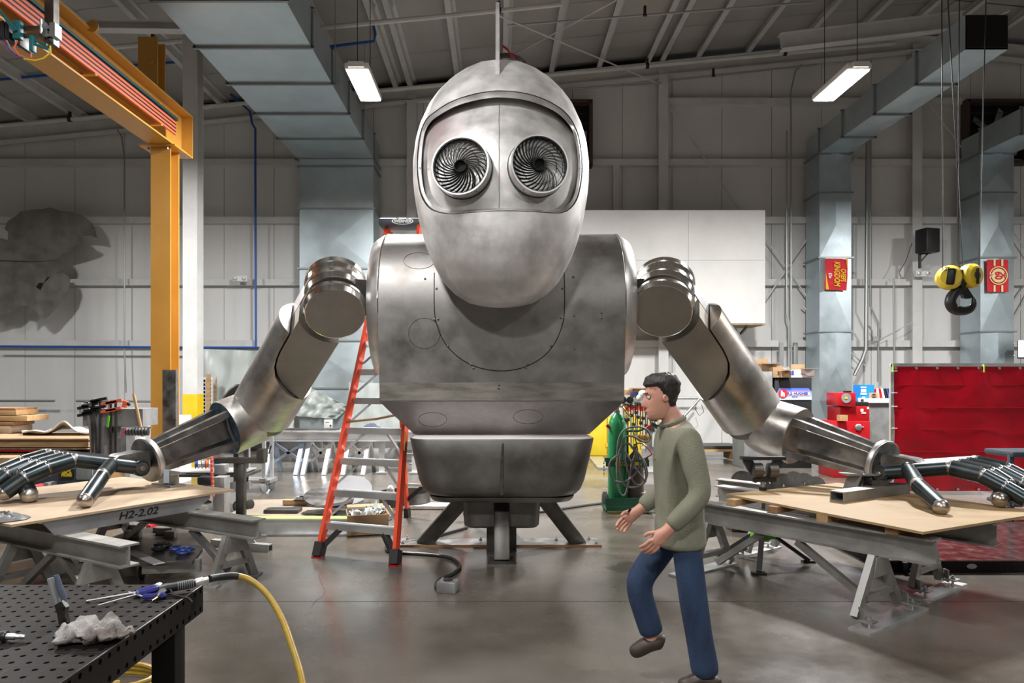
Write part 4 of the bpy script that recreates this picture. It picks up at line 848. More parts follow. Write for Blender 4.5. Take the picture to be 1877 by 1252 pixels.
# packing under the right wrist
a = G(1534, 920, .69); b = G(1655, 903, .69); a.z = b.z = .735
d = (b - a).normalized(); t = thing('steel_packer', 'hollow rectangular steel tube lying on the plywood under the wrist', 'steel tube', a - V((0, 0, .045)))
m = MB(); mm = fr(a, b - a); L = (b - a).length
ro, ri = [(-.065, -.044), (.065, -.044), (.065, .044), (-.065, .044)], [(-.055, -.034), (.055, -.034), (.055, .034), (-.055, .034)]
rings = [m.pts([(x, y, z) for x, y in q], mm) for q, z in ((ri, L), (ri, 0), (ro, 0), (ro, L), (ri, L))]; m.skin(rings, caps=False); m.part('tube', M['alum'], t)
for k in range(4): MB().box(P(1606, 0, 6.33) * V((1, 1, 0)) if 0 else V((3.37, 6.33, .784 + .012 * k)), (.16 - .02 * (k % 2), .14, .011)).solo('shim_plate', M['dsteel'], 'thin steel shim stacked on the rectangular tube under the wrist', 'shim', 'shims under the wrist')
q = G(1555, 905, .69); m = MB(); m.ibeam((q.x + .05, q.y + .0, .69 + .005), (q.x + .12, q.y + .02, .86), .16, .12, .01, .01); m.box((q.x + .1, q.y + .02, .865), (.28, .18, .012)); m.solo('beam_offcut', M['alum'], 'short upright I-beam offcut with cap plate beside the rectangular tube', 'steel offcut')
# left table
dL = (G(430, 897, .69) - G(20, 962, .69)); dL.z = 0; dL.normalize(); bL = V((-dL.y, dL.x, 0)) ; bL = bL if bL.x < 0 else -bL
CR = G(430, 897, .69); CF = G(20, 962, .69); wid = 1.75
pts = [CF, CR, CR + bL * wid, CF + bL * wid]; m = MB(); m.skin([m.pts([V((p.x, p.y, .672)) for p in pts]), m.pts([V((p.x, p.y, .69)) for p in pts])])
m.solo('plywood_sheet', M['plyl'], 'pale plywood sheet under the robot hand beside the dark hole-pattern table', 'board')
t = thing('channel_beam', 'grey steel channel under the pale plywood edge with a handwritten mark', 'beam', (CF + CR) / 2 * V((1, 1, 0)) if 0 else V(((CF.x + CR.x) / 2, (CF.y + CR.y) / 2, .55)))
ea, eb = CF + dL * .22 + bL * .03, CR - dL * .25 + bL * .03; LL = (eb - ea).length
mm = Matrix((dL, V((0, 0, 1)), -bL)).transposed().to_4x4(); mm.translation = V((ea.x, ea.y, .553))
m = MB(); m.prism([(.09, 0), (LL - .16, 0), (LL, .085), (LL, .118), (-.0, .118), (0, .112)], mm, -.006, .006); m.part('web', M['grime'], t)
MB().prism([(.02, .11), (LL, .11), (LL, .118), (.02, .118)], mm, -.09, 0).prism([(.09, 0), (LL - .16, 0), (LL - .16, .008), (.09, .008)], mm, -.09, 0).part('flange', M['alum'], t)
mt_ = Matrix((dL, V((0, 0, 1)), -bL)).transposed().to_4x4(); q = ea.lerp(eb, .52); mt_.translation = V((q.x, q.y, .612)) - bL * .008
text_mb('H2-2.02', .085, mt_ @ Matrix.Rotation(.0, 4, 'Z'), .001, shear=.25, bold=.0012, sx=1.25).part('handwriting', M['pblack'], t)
b0 = V((-1.99, 5.93, .472)); beam(b0, b0 + bL * 2.2, .15, .16, 'grey I-beam jutting from under the pale plywood toward the stepladder')
c0 = V((-2.60, 5.02, .472)); beam(c0, c0 + bL * 2.0, .15, .16, 'grey I-beam jutting from under the pale plywood toward the hole-pattern table')
trestle((-2.26, 6.08), .392, bL, 'aluminium trestle behind the air hose under the far I-beam', .22, 1, False, .55)
trestle((-2.92, 5.2), .392, bL, 'aluminium trestle behind the locking pliers under the near I-beam', .22, 1, False, .5)
trestle((-3.75, 6.95), .392, -bL, 'grey aluminium trestle at the hidden end of the far I-beam', .25, 1, False, .5)
trestle((-3.85, 5.75), .392, -bL, 'grey aluminium trestle at the picture edge under the near I-beam', .25, 1, False, .5)
# packing under the left wrist
q = G(287, 893, .69); m = MB(); m.ibeam(q + V((-.10, .26, .065)), q + V((.20, .02, .065)), .15, .125, .01, .01)
o = m.solo('beam_offcut', M['alum'], 'short aluminium I-beam offcut under the wrist on the pale plywood', 'steel offcut')
MB().box(P(305, 873, 6.72), (.05, .004, .13)).part('masking_tape', M['alumbl'], o, 'strip of blue tape')
rc = G(8, 953, .69); MB().grid(lambda u, v: rc + V(((.16 + .05 * noise.noise((math.cos(2 * PI * u) * 2, math.sin(2 * PI * u) * 2, 1))) * math.cos(2 * PI * u) * v, (.13 + .05 * noise.noise((math.cos(2 * PI * u) * 2, math.sin(2 * PI * u) * 2, 6))) * math.sin(2 * PI * u) * v, .006 + (.045 + .03 * noise.noise((u * 9, v * 5, 4))) * (1 - v * v))), 40, 12, True).solo('rag', M['hose'], 'dark rag on the corner of the pale plywood at the picture edge', 'rag', ang=60)
# post stand under the left elbow
t = thing('post_stand', 'dark steel post stand with a cross base holding up the elbow', 'stand', (-2.62, 7.15, 0)); px_, py_ = (442 - 912) * 7.25 / F, 7.25
MB().bar((px_, py_, .05), (px_, py_, .93), .085, .085, V((1, 0, 0)), .008).part('post', M['dsteel'], t)
MB().box((px_, py_, .90), (.5, .12, .05)).part('cradle', M['dsteel'], t); MB().box((px_ + .215, py_, .97), (.07, .14, .09)).part('cradle_stop', M['dsteel'], t)
for an in (.25, .25 + PI / 2, .25 + PI, .25 + 1.5 * PI):
    d = V((math.cos(an - .6), math.sin(an - .6), 0)); c = V((px_, py_, .035)); MB().bar(c + d * .04, c + d * .36, .07, .07).part('foot_tube', M['alum'], t)
    MB().box(c + d * .365, (.001, .05, .05), Matrix.Translation(c + d * .362) @ Matrix.Rotation(an - .6, 4, 'Z') @ Matrix.Translation(-c - d * .365)).part('tube_bore', M['hole'], t)
    g = MB(); A = [c + d * .04, c + d * .22, c + d * .04 + V((0, 0, .2))]; s_ = V((-d.y, d.x, 0)) * .004; g.skin([g.pts([p - s_ for p in A]), g.pts([p + s_ for p in A])]); g.part('gusset', M['alum'], t)
# tripod with roller head under the right elbow
t = thing('tripod_stand', 'black tripod pipe stand with a lime green hub and vee roller head', 'stand', (2.48, 6.62, 0)); hx, hy = 2.47, 6.62
MB().lathe([(.05, .22), (.075, .24), (.075, .34), (.05, .36)], (hx, hy, 0), (0, 0, 1), 12).box((hx, hy, .29), (.2, .1, .09)).part('hub', M['limep'], t)
for q in ((1325, 1017), (1391, 1053), (1482, 1031)):
    f_ = G(*q); d = V((f_.x - hx, f_.y - hy, 0)).normalized(); MB().bar((hx + d.x * .06, hy + d.y * .06, .30), (f_.x, f_.y, .02), .045, .03).part('leg', M['cable'], t); MB().box((f_.x, f_.y, .01), (.12, .06, .02)).part('foot', M['cable'], t)
MB().cyl((hx, hy, .22), (hx, hy, .80), .022, n=12).part('tube', M['conduit'], t); MB().cyl((hx, hy, .62), (hx, hy, .72), .035, n=10).part('collar', M['black'], t)
k_ = P(1388, 845, 6.65)
MB().box((hx, hy, .80), (.22, .10, .05)).bar((hx - .04, hy, .78), (hx - .15, hy, .98), .05, .08).bar((hx + .04, hy, .78), (hx + .15, hy, .98), .05, .08).box((hx, hy, .99), (.40, .09, .03)).part('vee_head', M['black'], t)
MB().lathe([(.03, -.05), (.07, -.04), (.07, .04), (.03, .05)], (hx - .07, hy - .05, .88), (1, 0, 0), 14).lathe([(.03, -.05), (.07, -.04), (.07, .04), (.03, .05)], (hx + .07, hy - .05, .88), (1, 0, 0), 14).part('roller', M['dsteel'], t)
# ------------------------------------------------------------------ red stepladder
t = thing('stepladder', 'tall red fibreglass stepladder with aluminium treads behind the robot side', 'ladder', (-1.2, 7.5, 0))
FL, FR_, TL, TR = G(583, 1021), G(724, 1036), V((-1.29, 8.36, 3.50)), V((-.90, 8.24, 3.50))
RL, RR_, UL, UR = G(747, 951), G(856, 962), V((-1.27, 8.46, 3.48)), V((-.90, 8.34, 3.48))
RR_ = V((-.36, 8.66, 0)); RL = V((-1.13, 8.92, 0))
for a, b, nm in ((FL, TL, 'front_rail'), (FR_, TR, 'front_rail')):
    d = (b - a).normalized(); MB().bar(a + d * .09, b, .085, .035, V((0, 1, 0)) if 0 else (FR_ - FL).normalized()).part(nm, M['red'], t)
    MB().bar(a + V((0, 0, .004)), a + d * .14, .10, .085, (FR_ - FL).normalized()).part('foot', M['rubber'], t)
    MB().bar(a, a + V((0, 0, .012)), .10, .09, (FR_ - FL).normalized()).part('foot_pad', M['machred'], t)
for a, b in ((RL, UL), (RR_, UR)):
    d = (b - a).normalized(); MB().bar(a + d * .08, b, .055, .035, (FR_ - FL).normalized()).part('rear_rail', M['red'], t); MB().bar(a + V((0, 0, .002)), a + d * .12, .075, .06, (FR_ - FL).normalized()).part('foot', M['rubber'], t)
def on(a, b, z): return a.lerp(b, z / b.z)
lat = (FR_ - FL).normalized(); dep = V((-lat.y, lat.x, 0)); dep = dep if dep.y > 0 else -dep
for k in range(10):
    z = .305 + .305 * k; a, b = on(FL, TL, z) + lat * .02, on(FR_, TR, z) - lat * .02
    st = MB(); st.bar(a + dep * .035, b + dep * .035, .09, .012).bar(a - dep * .01 - V((0, 0, .028)), b - dep * .01 - V((0, 0, .028)), .008, .062); st.part('tread', M['alumb'], t)
    for e, q, s_ in ((a, 1, 1), (b, -1, -1)):
        if k: MB().bar(e + lat * s_ * (.20 if k < 8 else .1) - V((0, 0, .05)) + dep * .03, e - V((0, 0, .24)) + (FL - TL).normalized() * 0 + dep * -.05 + lat * -.0, .022, .022).part('tread_brace', M['alumb'], t)
        else: MB().bar(e + lat * s_ * .15 - V((0, 0, .04)) + dep * .03, e - V((0, 0, .21)) + dep * -.055, .06, .05).part('tread_brace', M['rubber'], t)
        for zz in (.0, -.05): MB().lathe([(.007, 0), (.006, .004)], e - lat * s_ * .02 + V((0, 0, zz)) - dep * .028, -dep, 8).part('rivet', M['conduit'], t)
for k in range(8):
    z = .42 + .38 * k; MB().bar(on(RL, UL, z), on(RR_, UR, z), .03, .03).part('rear_bar', M['alumb'], t)
MB().bar(RL + V((0, 0, .22)), RL.lerp(RR_, .3) + V((0, 0, .42)), .04, .05).bar(RR_ + V((0, 0, .22)), RR_.lerp(RL, .3) + V((0, 0, .42)), .04, .05).part('rear_brace', M['rubber'], t)
MB().box(((TL + TR) / 2 + V((0, .05, .05))), (.56, .30, .09), bev=.025).part('top_cap', M['ccase'], t)
mt_ = Matrix.Translation((TL + TR) / 2 + V((0, -.102, .055))) @ Matrix.Rotation(PI / 2, 4, 'X')
MB().lathe([(.12, 0), (.13, 0), (.13, .003), (.12, .003)], (0, 0, 0), (0, 0, 1), 28, caps=False).bm
lg = MB(); lg.lathe([(.058, 0), (.066, 0), (.066, .003), (.058, .003)], (0, 0, 0), (0, 0, 1), 28, caps=False); lg.bm.transform(mt_ @ Matrix.Scale(1.9, 4, (1, 0, 0)) @ Matrix.Scale(.6, 4, (0, 1, 0))); lg.part('badge', M['pwhite'], t)
text_mb('WERNER', .05, mt_, .002, bold=.002).part('badge_letters', M['pwhite'], t)
MB().bar(on(FR_, TR, 1.20) - dep * .036 - lat * -.016, on(FR_, TR, 1.02) - dep * .036 - lat * -.016, .03, .003).part('warning_label', M['syel'], t)
MB().tube([on(FL, TL, 1.28) - dep * .03, P(690, 768, 7.25), P(735, 759, 7.2), P(752, 756, 7.0)], .012, 6).solo('tie_strap', M['wood2'], 'brown webbing strap tied between ladder rail and robot', 'strap')
# ------------------------------------------------------------------ cable and junction box on the floor
m = MB(); cz = .016
pts = smooth([tuple(p) for p in (G(856, 970), G(820, 980), G(775, 993), G(735, 998), G(712, 1001), G(710, 1012), G(730, 1016), (G(790, 1020)), G(826, 1026), G(843, 1040), G(832, 1054), G(806, 1066), G(799, 1076), G(806, 1086))], 8)
MB().tube([V((p.x, p.y, cz)) for p in pts], cz, 8).solo('floor_cable', M['cable'], 'black power cable snaking from robot base to a small floor box', 'cable')
MB().tube([V((p.x, p.y, .014)) for p in smooth([tuple(G(*q)) for q in ((1105, 924), (1060, 930), (1020, 936), (990, 941))], 6)], .014, 8).solo('floor_cable', M['cable'], 'black cable running from the robot base toward the gas cylinder cart', 'cable')
c = G(817, 1088); t = thing('floor_box', 'small grey cast junction box at the end of the floor cable', 'box', c)
mm = Matrix.Translation(c) @ Matrix.Rotation(-.25, 4, 'Z'); MB().box((0, .06, .045), (.155, .13, .09), mm, .008).part('body', M['grime'], t); MB().lathe([(.04, .09), (.04, .10), (.03, .104), (.001, .104)], mm @ V((0, .06, 0)), (0, 0, 1), 16).part('lid', M['dsteel'], t)
for ex in (-1, 1):
    for ey in (-1, 1): MB().lathe([(.010, .09), (.010, .096), (.001, .097)], mm @ V((ex * .062, .06 + ey * .05, 0)), (0, 0, 1), 8).part('screw', M['conduit'], t)
# ------------------------------------------------------------------ hole-pattern table in the foreground
TZ = .90
t = thing('fixture_table', 'black welding table with rows of round holes in top and skirt', 'table', (-2.1, 1.9, 0))
X0, X1, Y0, Y1, PIT = -3.16, -1.16, .9, 2.80, .05
m = MB(); nx, ny = round((X1 - X0) / PIT), round((Y1 - Y0) / PIT); gv = {}
for i in range(nx + 1):
    for j in range(ny + 1): gv[i, j] = m.bm.verts.new((X0 + i * PIT, Y0 + j * PIT, TZ))
for i in range(nx):
    for j in range(ny):
        sq = [gv[i, j], gv[i + 1, j], gv[i + 1, j + 1], gv[i, j + 1]]
        if (i + j) % 1 == 0 and j % 1 == 0:
            cx, cy = X0 + (i + .5) * PIT, Y0 + (j + .5) * PIT; r = .0085
            o8 = [m.bm.verts.new((cx + r * math.cos(PI / 8 + PI / 4 * k), cy + r * math.sin(PI / 8 + PI / 4 * k), TZ)) for k in range(8)]
            d8 = [m.bm.verts.new((v.co.x, v.co.y, TZ - .02)) for v in o8]
            for k in range(4):      # corner order: -x-y, +x-y, +x+y, -x+y ; octagon index 0 at 22.5 deg
                a_, b_ = sq[k], sq[(k + 1) % 4]; e1, e2 = (5 + 2 * k) % 8, (6 + 2 * k) % 8
                m.face([a_, b_, o8[e2], o8[e1]]); m.face([b_, o8[(e2 + 1) % 8], o8[e2]])
            for k in range(8): m.face([o8[k], o8[(k + 1) % 8], d8[(k + 1) % 8], d8[k]])
m.part('top_plate', M['fixt'], t, 'perforated top plate')
MB().box(((X0 + X1) / 2, (Y0 + Y1) / 2, TZ - .06), (X1 - X0 - .02, Y1 - Y0 - .02, .07)).part('under_plate', M['hole'], t)
m = MB(); SH = .105; ns = ny
def sideplate(fx):
    rows_ = 3; H = SH / rows_; vv = {}
    for j in range(ns * 1 + 1):
        for k in range(rows_ + 1): vv[j, k] = m.bm.verts.new(fx(j * PIT * 1, -SH + k * H))
    for j in range(ns):
        for k in range(rows_):
            sq = [vv[j, k], vv[j + 1, k], vv[j + 1, k + 1], vv[j, k + 1]]
            if k == 1: m.face(sq); continue
            cx, cy = (j + .5) * PIT, -SH + (k + .5) * H; r = .0095
            o8 = [m.bm.verts.new(fx(cx + r * math.cos(PI / 8 + PI / 4 * q), cy + r * math.sin(PI / 8 + PI / 4 * q))) for q in range(8)]
            d8 = [m.bm.verts.new(v.co + V((-.012, 0, 0))) for v in o8]
            for q in range(4):
                a_, b_ = sq[q], sq[(q + 1) % 4]; e1, e2 = (5 + 2 * q) % 8, (6 + 2 * q) % 8
                m.face([a_, b_, o8[e2], o8[e1]]); m.face([b_, o8[(e2 + 1) % 8], o8[e2]])
            for q in range(8): m.face([o8[q], o8[(q + 1) % 8], d8[(q + 1) % 8], d8[q]])
sideplate(lambda s_, z: (X1, Y0 + s_, TZ + z)); m.part('side_skirt', M['fixt'], t)
MB().box(((X0 + X1) / 2, Y1 - .006, TZ - SH / 2), (X1 - X0, .011, SH - .002)).part('rear_skirt', M['fixt'], t)
MB().tube([(X1 - .0005, Y0, TZ), (X1 - .0005, Y1, TZ)], .0018, 5).part('worn_edge', M['fore'], t, 'worn bright edge')
gl = MB()
for j in range(0, ny + 1, 2): gl.box(((X0 + X1) / 2, Y0 + j * PIT, TZ + .0001), (X1 - X0, .0012, .0004))
for i in range(0, nx + 1, 2): gl.box((X0 + i * PIT, (Y0 + Y1) / 2, TZ + .0001), (.0012, Y1 - Y0, .0004))
gl.part('scribed_grid', M['dsteel'], t, kind='stuff')
for x_, y_ in ((-1.25, 2.70), (-3.0, 2.70), (-1.25, 1.0), (-3.0, 1.0)): MB().bar((x_, y_, .01), (x_, y_, TZ - .04), .09, .09, V((1, 0, 0)), .006).box((x_, y_, .006), (.14, .14, .012)).part('leg', M['fixt'], t)
# things on the table
def T(px, py, dz=0): return G(px, py, TZ + dz)
c = T(165, 1172); m = MB(); random.seed(3)
def ragpt(u, v):
    a = 2 * PI * u; r = (1 - abs(2 * v - 1)) ; 
    rad = .088 * math.sin(PI * v) ** .55 * (1 + .38 * noise.noise((math.cos(a) * 1.6, math.sin(a) * 1.6, v * 2.2 + 3))); zz = .042 * (1 - math.cos(PI * v)) * .5
    p = V((1.28 * rad * math.cos(a), .95 * rad * math.sin(a), zz))
    dn = noise.noise(p * 30 + V((4, 2, 1))); dn2 = 1 - 3 * abs(noise.noise(p * 48 + V((dn, 0, 3))))
    return c + V((p.x, p.y, max(.001, p.z * (1 + .8 * dn) + (.018 * abs(dn) + .005 * dn2) * math.sin(PI * v)))) + V((.005 * dn2, .02 * dn, 0))
m.grid(ragpt, 72, 30, True); m.solo('shop_rag', M['rag'], 'crumpled dirty white rag on the black hole-pattern table', 'rag', ang=60)
# locking pliers standing in a hole
b = T(117, 1142); t = thing('locking_pliers', 'locking pliers standing upright in a hole of the black table', 'pliers', b)
tp = lambda px, py: P(px, py, b.y + .01)
MB().tube([tp(92, 1060), tp(97, 1078), tp(103, 1100), tp(108, 1118)], [.010, .012, .012, .009], 8).part('handle', M['grey'], t)
MB().tube([tp(103, 1054), tp(108, 1072), tp(114, 1088), tp(119, 1104)], [.008, .010, .011, .008], 8).part('handle', M['navy'], t)
MB().prism([((x - 113) * b.y / F, -(y - 1120) * b.y / F) for x, y in ((103, 1108), (116, 1100), (124, 1112), (122, 1126), (126, 1140), (118, 1146), (111, 1142), (108, 1125))], Matrix.Translation(P(113, 1120, b.y)) @ MX, -.010, .010).part('jaw', M['dsteel'], t)
for q in ((115, 1113), (119, 1135)): MB().lathe([(.007, 0), (.007, .004), (.002, .005)], P(*q, b.y - .010), (0, -1, 0), 10).part('pivot', M['hole'], t)
def tool(p0, p1, p2, rs, rh, label, name, cat, hm):
    a_, b_, c_ = T(*p0), T(*p1), T(*p2); a_.z += .008; b_.z += .012; c_.z += .014
    t = thing(name, label, cat, (b_.x, b_.y, TZ)); MB().tube([a_, b_], [rs * .7, rs], 8).part('shank', M['conduit'], t); MB().lathe([(rh * .7, 0), (rh, .01), (rh * .8, .03), (rh, .05), (rh, (c_ - b_).length - .01), (rh * .6, (c_ - b_).length)], b_, c_ - b_, 8).part('handle', M[hm], t)
tool((179, 1114), (250, 1096), (300, 1083), .0035, .013, 'screwdriver with a clear blue handle and bright shank on the black table', 'screwdriver', 'screwdriver', 'screw')
tool((158, 1106), (250, 1092), (298, 1078), .0045, .011, 'long grey file with a clear blue handle lying beside the screwdriver', 'hand_file', 'file', 'screw')
tool((236, 1089), (262, 1100), (304, 1098), .004, .012, 'short blue-handled driver lying under the air gun', 'screwdriver', 'screwdriver', 'screw')
# air gun and hose
h = lambda px, py, dz=.0: T(px, py, dz)
t = thing('air_gun', 'black air blow gun lying on the corner of the black table', 'air gun', h(330, 1080))
g0, g1, g2 = P(357, 1069, 2.72), P(318, 1076, 2.68), P(301, 1082, 2.66)
MB().lathe([(.014, 0), (.017, .01), (.017, .08), (.020, .10), (.016, .125)], g0, g1 - g0, 12).part('grip', M['black'], t)
for k in range(8): MB().lathe([(.017, -.0015), (.0185, 0), (.017, .0015)], g0.lerp(g1, .1 + .1 * k), g1 - g0, 12, caps=False).part('grip_rib', M['grey'], t)
MB().tube([g1, g2, P(293, 1089, 2.62), P(289, 1095, 2.60)], [.016, .017, .012, .007], 8).part('head', M['black'], t)
MB().tube([P(289, 1095, 2.60), P(279, 1101, 2.58)], [.004, .002], 6).part('nozzle', M['brass'], t)
MB().tube([P(312, 1080, 2.66), P(318, 1091, 2.64), P(335, 1094, 2.63), P(346, 1097, 2.62), P(352, 1104, 2.62)], .004, 6).part('trigger', M['black'], t)
MB().lathe([(.010, 0), (.016, .008), (.016, .03), (.011, .034), (.011, .05)], P(357, 1069, 2.72), P(384, 1061, 2.75) - P(357, 1069, 2.72), 12).part('coupler', M['alumb'], t)
hp_ = smooth([tuple(p) for p in (P(384, 1061, 2.76), P(402, 1058, 2.80), P(432, 1056, 2.84), P(460, 1064, 2.85), P(490, 1090, 2.82), P(517, 1135, 2.75), P(537, 1190, 2.66), P(552, 1240, 2.58), P(562, 1300, 2.5))], 6)
hp_ += [V((-.68, 2.45, .25)), V((-.75, 2.5, .05)), V((-.9, 2.6, .016)), V((-1.3, 2.9, .016)), V((-1.7, 3.3, .016))]
hs = MB().tube(hp_[13:], .0125, 10).solo('air_hose', M['yhose'], 'yellow air hose arching off the black table corner to the floor', 'hose')
MB().tube(hp_[:14], .0145, 10).part('strain_relief', M['black'], hs, 'black strain relief sleeve')
MB().tube([V((-2.15 + .28 * math.cos(a) * (1 - .01 * a), 3.95 + .16 * math.sin(a), .016 + .004 * a)) for a in [k * .35 for k in range(52)]], .0135, 8).solo('hose_coil', M['yhose'], 'coil of yellow hose on the floor under the black table', 'hose')
a_ = T(0, 1166, .018); t = thing('air_coupler', 'black air tool fitting lying at the table side of the picture edge', 'fitting', (a_.x, a_.y, TZ)); ax = V((1, .05, -.05))
MB().lathe([(.016, -.1), (.018, -.02), (.013, .0), (.018, .012), (.016, .02)], a_, ax, 12).part('body', M['black'], t); MB().lathe([(.010, .02), (.010, .045), (.007, .05), (.008, .062), (.006, .075)], a_, ax, 10).part('plug', M['conduit'], t)
# ------------------------------------------------------------------ the walking man
def skinned(name, verts, edges, rad, mt, parent, sub=2, root=0, label=None, bm_extra=None, post=None):
    me = bpy.data.meshes.new(name); me.from_pydata([tuple(v) for v in verts], edges, []); o = bpy.data.objects.new(name, me); COL.objects.link(o)
    sk = o.modifiers.new('s', 'SKIN'); sk.use_smooth_shade = True
    for i, r in enumerate(rad):
        d = me.skin_vertices[0].data[i]; d.radius = r if isinstance(r, tuple) else (r, r); d.use_root = (i == root)
    sb = o.modifiers.new('b', 'SUBSURF'); sb.levels = sub; sb.render_levels = sub
    dg = bpy.context.evaluated_depsgraph_get(); dg.update(); res = bpy.data.meshes.new_from_object(o.evaluated_get(dg))
    bpy.data.objects.remove(o); out = MB(); out.bm.from_mesh(res); bpy.data.meshes.remove(res)
    if post: post(out.bm)
    if bm_extra:
        for e in bm_extra: 
            tmp = bpy.data.meshes.new('t'); e.bm.to_mesh(tmp); e.bm.free(); out.bm.from_mesh(tmp); bpy.data.meshes.remove(tmp)
    return out.part(name, mt, parent, label, ang=180)
PX, PY = 1.03, 4.0
man = thing('person', 'man in olive knit sweater and blue jeans walking past the robot', 'person', (PX, PY, 0))
def H(x, y, z): return V((PX + x, PY + y, z))          # he walks toward -x; his right side is toward +y... away from the viewer
# joints: pelvis, spine, neck
pel, waist, chest, neck0, neck1, skull = H(0, 0, .93), H(-.01, 0, 1.10), H(-.015, 0, 1.32), H(-.03, 0, 1.45), H(-.06, 0, 1.52), H(-.10, 0, 1.60)
hipN, kneeN, ankN, toeN = H(.01, -.09, .88), H(.045, -.10, .50), H(.12, -.11, .09), H(-.05, -.12, .04)      # stance leg, near side
hipF, kneeF, ankF, toeF = H(-.01, .09, .88), H(-.23, .10, .54), H(-.13, .10, .22), H(-.27, .10, .13)            # swinging leg, far side
shN, elN, wrN = H(-.01, -.185, 1.40), H(.05, -.245, 1.10), H(-.14, -.23, .90)
shF, elF, wrF = H(-.03, .185, 1.40), H(.00, .24, 1.10), H(-.20, .22, .93)
vs = [pel, waist, chest, neck0, neck1, skull, hipN, kneeN, ankN, ankN.lerp(toeN, .35), hipF, kneeF, ankF, ankF.lerp(toeF, .35), shN, elN, wrN, shF, elF, wrF]
ed = [(0, 1), (1, 2), (2, 3), (3, 4), (4, 5), (0, 6), (6, 7), (7, 8), (8, 9), (0, 10), (10, 11), (11, 12), (12, 13), (2, 14), (14, 15), (15, 16), (2, 17), (17, 18), (18, 19)]
ra = [.085, .10, .12, .07, .058, .06, .06, .058, .042, .036, .06, .058, .042, .036, .058, .043, .032, .058, .043, .032]
# hand: palm, four unequal bent fingers and a thumb grow from each wrist
def hand(wr, el, side):
    d = (wr - el).normalized(); s_ = V((0, 1, 0)) * side; up_ = V((d.z, 0, -d.x)); up_ = up_ if up_.z > 0 else -up_; b = len(vs)
    vs.append(wr + d * .055); ra.append((.036, .020)); ed.append((vs.index(wr), b))
    for k, (dz, L) in enumerate(((.030, .070), (.011, .080), (-.009, .074), (-.028, .058))):
        n0 = len(vs); r_ = wr + d * .085 + up_ * dz; curl = -s_ * -.0
        vs.extend([r_, r_ + d * L * .5 + s_ * .006, r_ + d * L * .8 + s_ * .026, r_ + d * L * .95 + s_ * .045]); ra.extend([.011, .010, .0092, .008]); ed.extend([(b, n0), (n0, n0 + 1), (n0 + 1, n0 + 2), (n0 + 2, n0 + 3)])
    n0 = len(vs); vs.extend([wr + d * .035 + up_ * .035 + s_ * .012, wr + d * .065 + up_ * .055 + s_ * .028, wr + d * .092 + up_ * .055 + s_ * .042]); ra.extend([.014, .0115, .0095]); ed.extend([(b, n0), (n0, n0 + 1), (n0 + 1, n0 + 2)])
hand(wrN, elN, 1); hand(wrF, elF, -1)
# head: lofted, facing -x
hc_ = H(-.115, 0, 1.615); hd_ = MB(); R = []
secs = [(-.125, .048, .030, .052, -.015), (-.115, .062, .045, .056, -.012), (-.095, .078, .056, .058, -.006), (-.07, .086, .064, .062, 0), (-.045, .089, .069, .066, .004), (-.015, .090, .073, .075, .006), (.015, .090, .075, .088, .008), (.04, .089, .076, .094, .010), (.07, .086, .074, .092, .012), (.095, .074, .064, .080, .014), (.112, .05, .045, .056, .014), (.119, .02, .018, .022, .014)]
for z, fwd, halfw, back, ox in secs:
    ring = []
    for i in range(40):
        a = 2 * PI * i / 40; ca, sa = math.cos(a), math.sin(a); x = -(fwd * ca) if ca > 0 else -(back * ca); y = halfw * sa
        if ca > 0:
            k = math.exp(-(y / .016) ** 2); nose = .030 * k * max(0, 1 - abs(z + .022) / .030) if z < .0 else .012 * k * max(0, 1 - z / .03)
            nose += .022 * k * math.exp(-((z + .038) / .014) ** 2)
            socket = -.010 * math.exp(-((abs(y) - .031) / .014) ** 2) * math.exp(-((z - .004) / .014) ** 2); brow = .005 * math.exp(-((z - .026) / .012) ** 2) * math.exp(-(y / .05) ** 2)
            lips = .006 * math.exp(-(y / .024) ** 2) * (math.exp(-((z + .068) / .006) ** 2) + math.exp(-((z + .081) / .007) ** 2)); chin = .010 * math.exp(-((z + .110) / .014) ** 2) * math.exp(-(y / .025) ** 2)
            x -= nose + socket + brow + lips + chin
        ring.append(hc_ + V((x + ox - .0, y, z)))
    R.append(ring)
# resample finer vertically for the features
fine = []
for (s0, s1) in zip(secs, secs[1:]):
    for k in range(4): fine.append(tuple(a + (b - a) * k / 4 for a, b in zip(s0, s1)))
fine.append(secs[-1]); R = []
for z, fwd, halfw, back, ox in fine:
    ring = []
    for i in range(48):
        a = 2 * PI * i / 48; ca, sa = math.cos(a), math.sin(a); x = -(fwd * ca) if ca > 0 else -(back * ca); y = halfw * sa
        if ca > 0:
            k = math.exp(-(y / .015) ** 2); nose = .026 * k * max(0, min(1, (.03 - z) / .06)) * (1 if z > -.045 else max(0, 1 - (-.045 - z) / .012))
            socket = -.011 * math.exp(-((abs(y) - .031) / .014) ** 2) * math.exp(-((z - .004) / .013) ** 2); brow = .006 * math.exp(-((z - .026) / .010) ** 2) * math.exp(-(y / .05) ** 2)
            lips = .006 * math.exp(-(y / .024) ** 2) * (math.exp(-((z + .068) / .006) ** 2) + math.exp(-((z + .081) / .007) ** 2)); chin = .010 * math.exp(-((z + .110) / .014) ** 2) * math.exp(-(y / .025) ** 2)
            x -= nose + socket + brow + lips + chin
        ring.append(hc_ + V((x + ox, y, z)))
    R.append(hd_.pts(ring))
hd_.skin(R)
tilt = Matrix.Translation(hc_) @ Matrix.Rotation(-.10, 4, 'Y') @ Matrix.Translation(-hc_); hd_.bm.transform(tilt)
for s_ in (-1, 1):
    hd_.lathe([(.001, 0), (.018, .002), (.022, .008), (.012, .012), (.001, .006)], hc_ + V((.012, s_ * .070, -.005)), (.25, s_, 0), 14)
skinned('body', vs, ed, ra, M['skin'], man, bm_extra=[hd_])
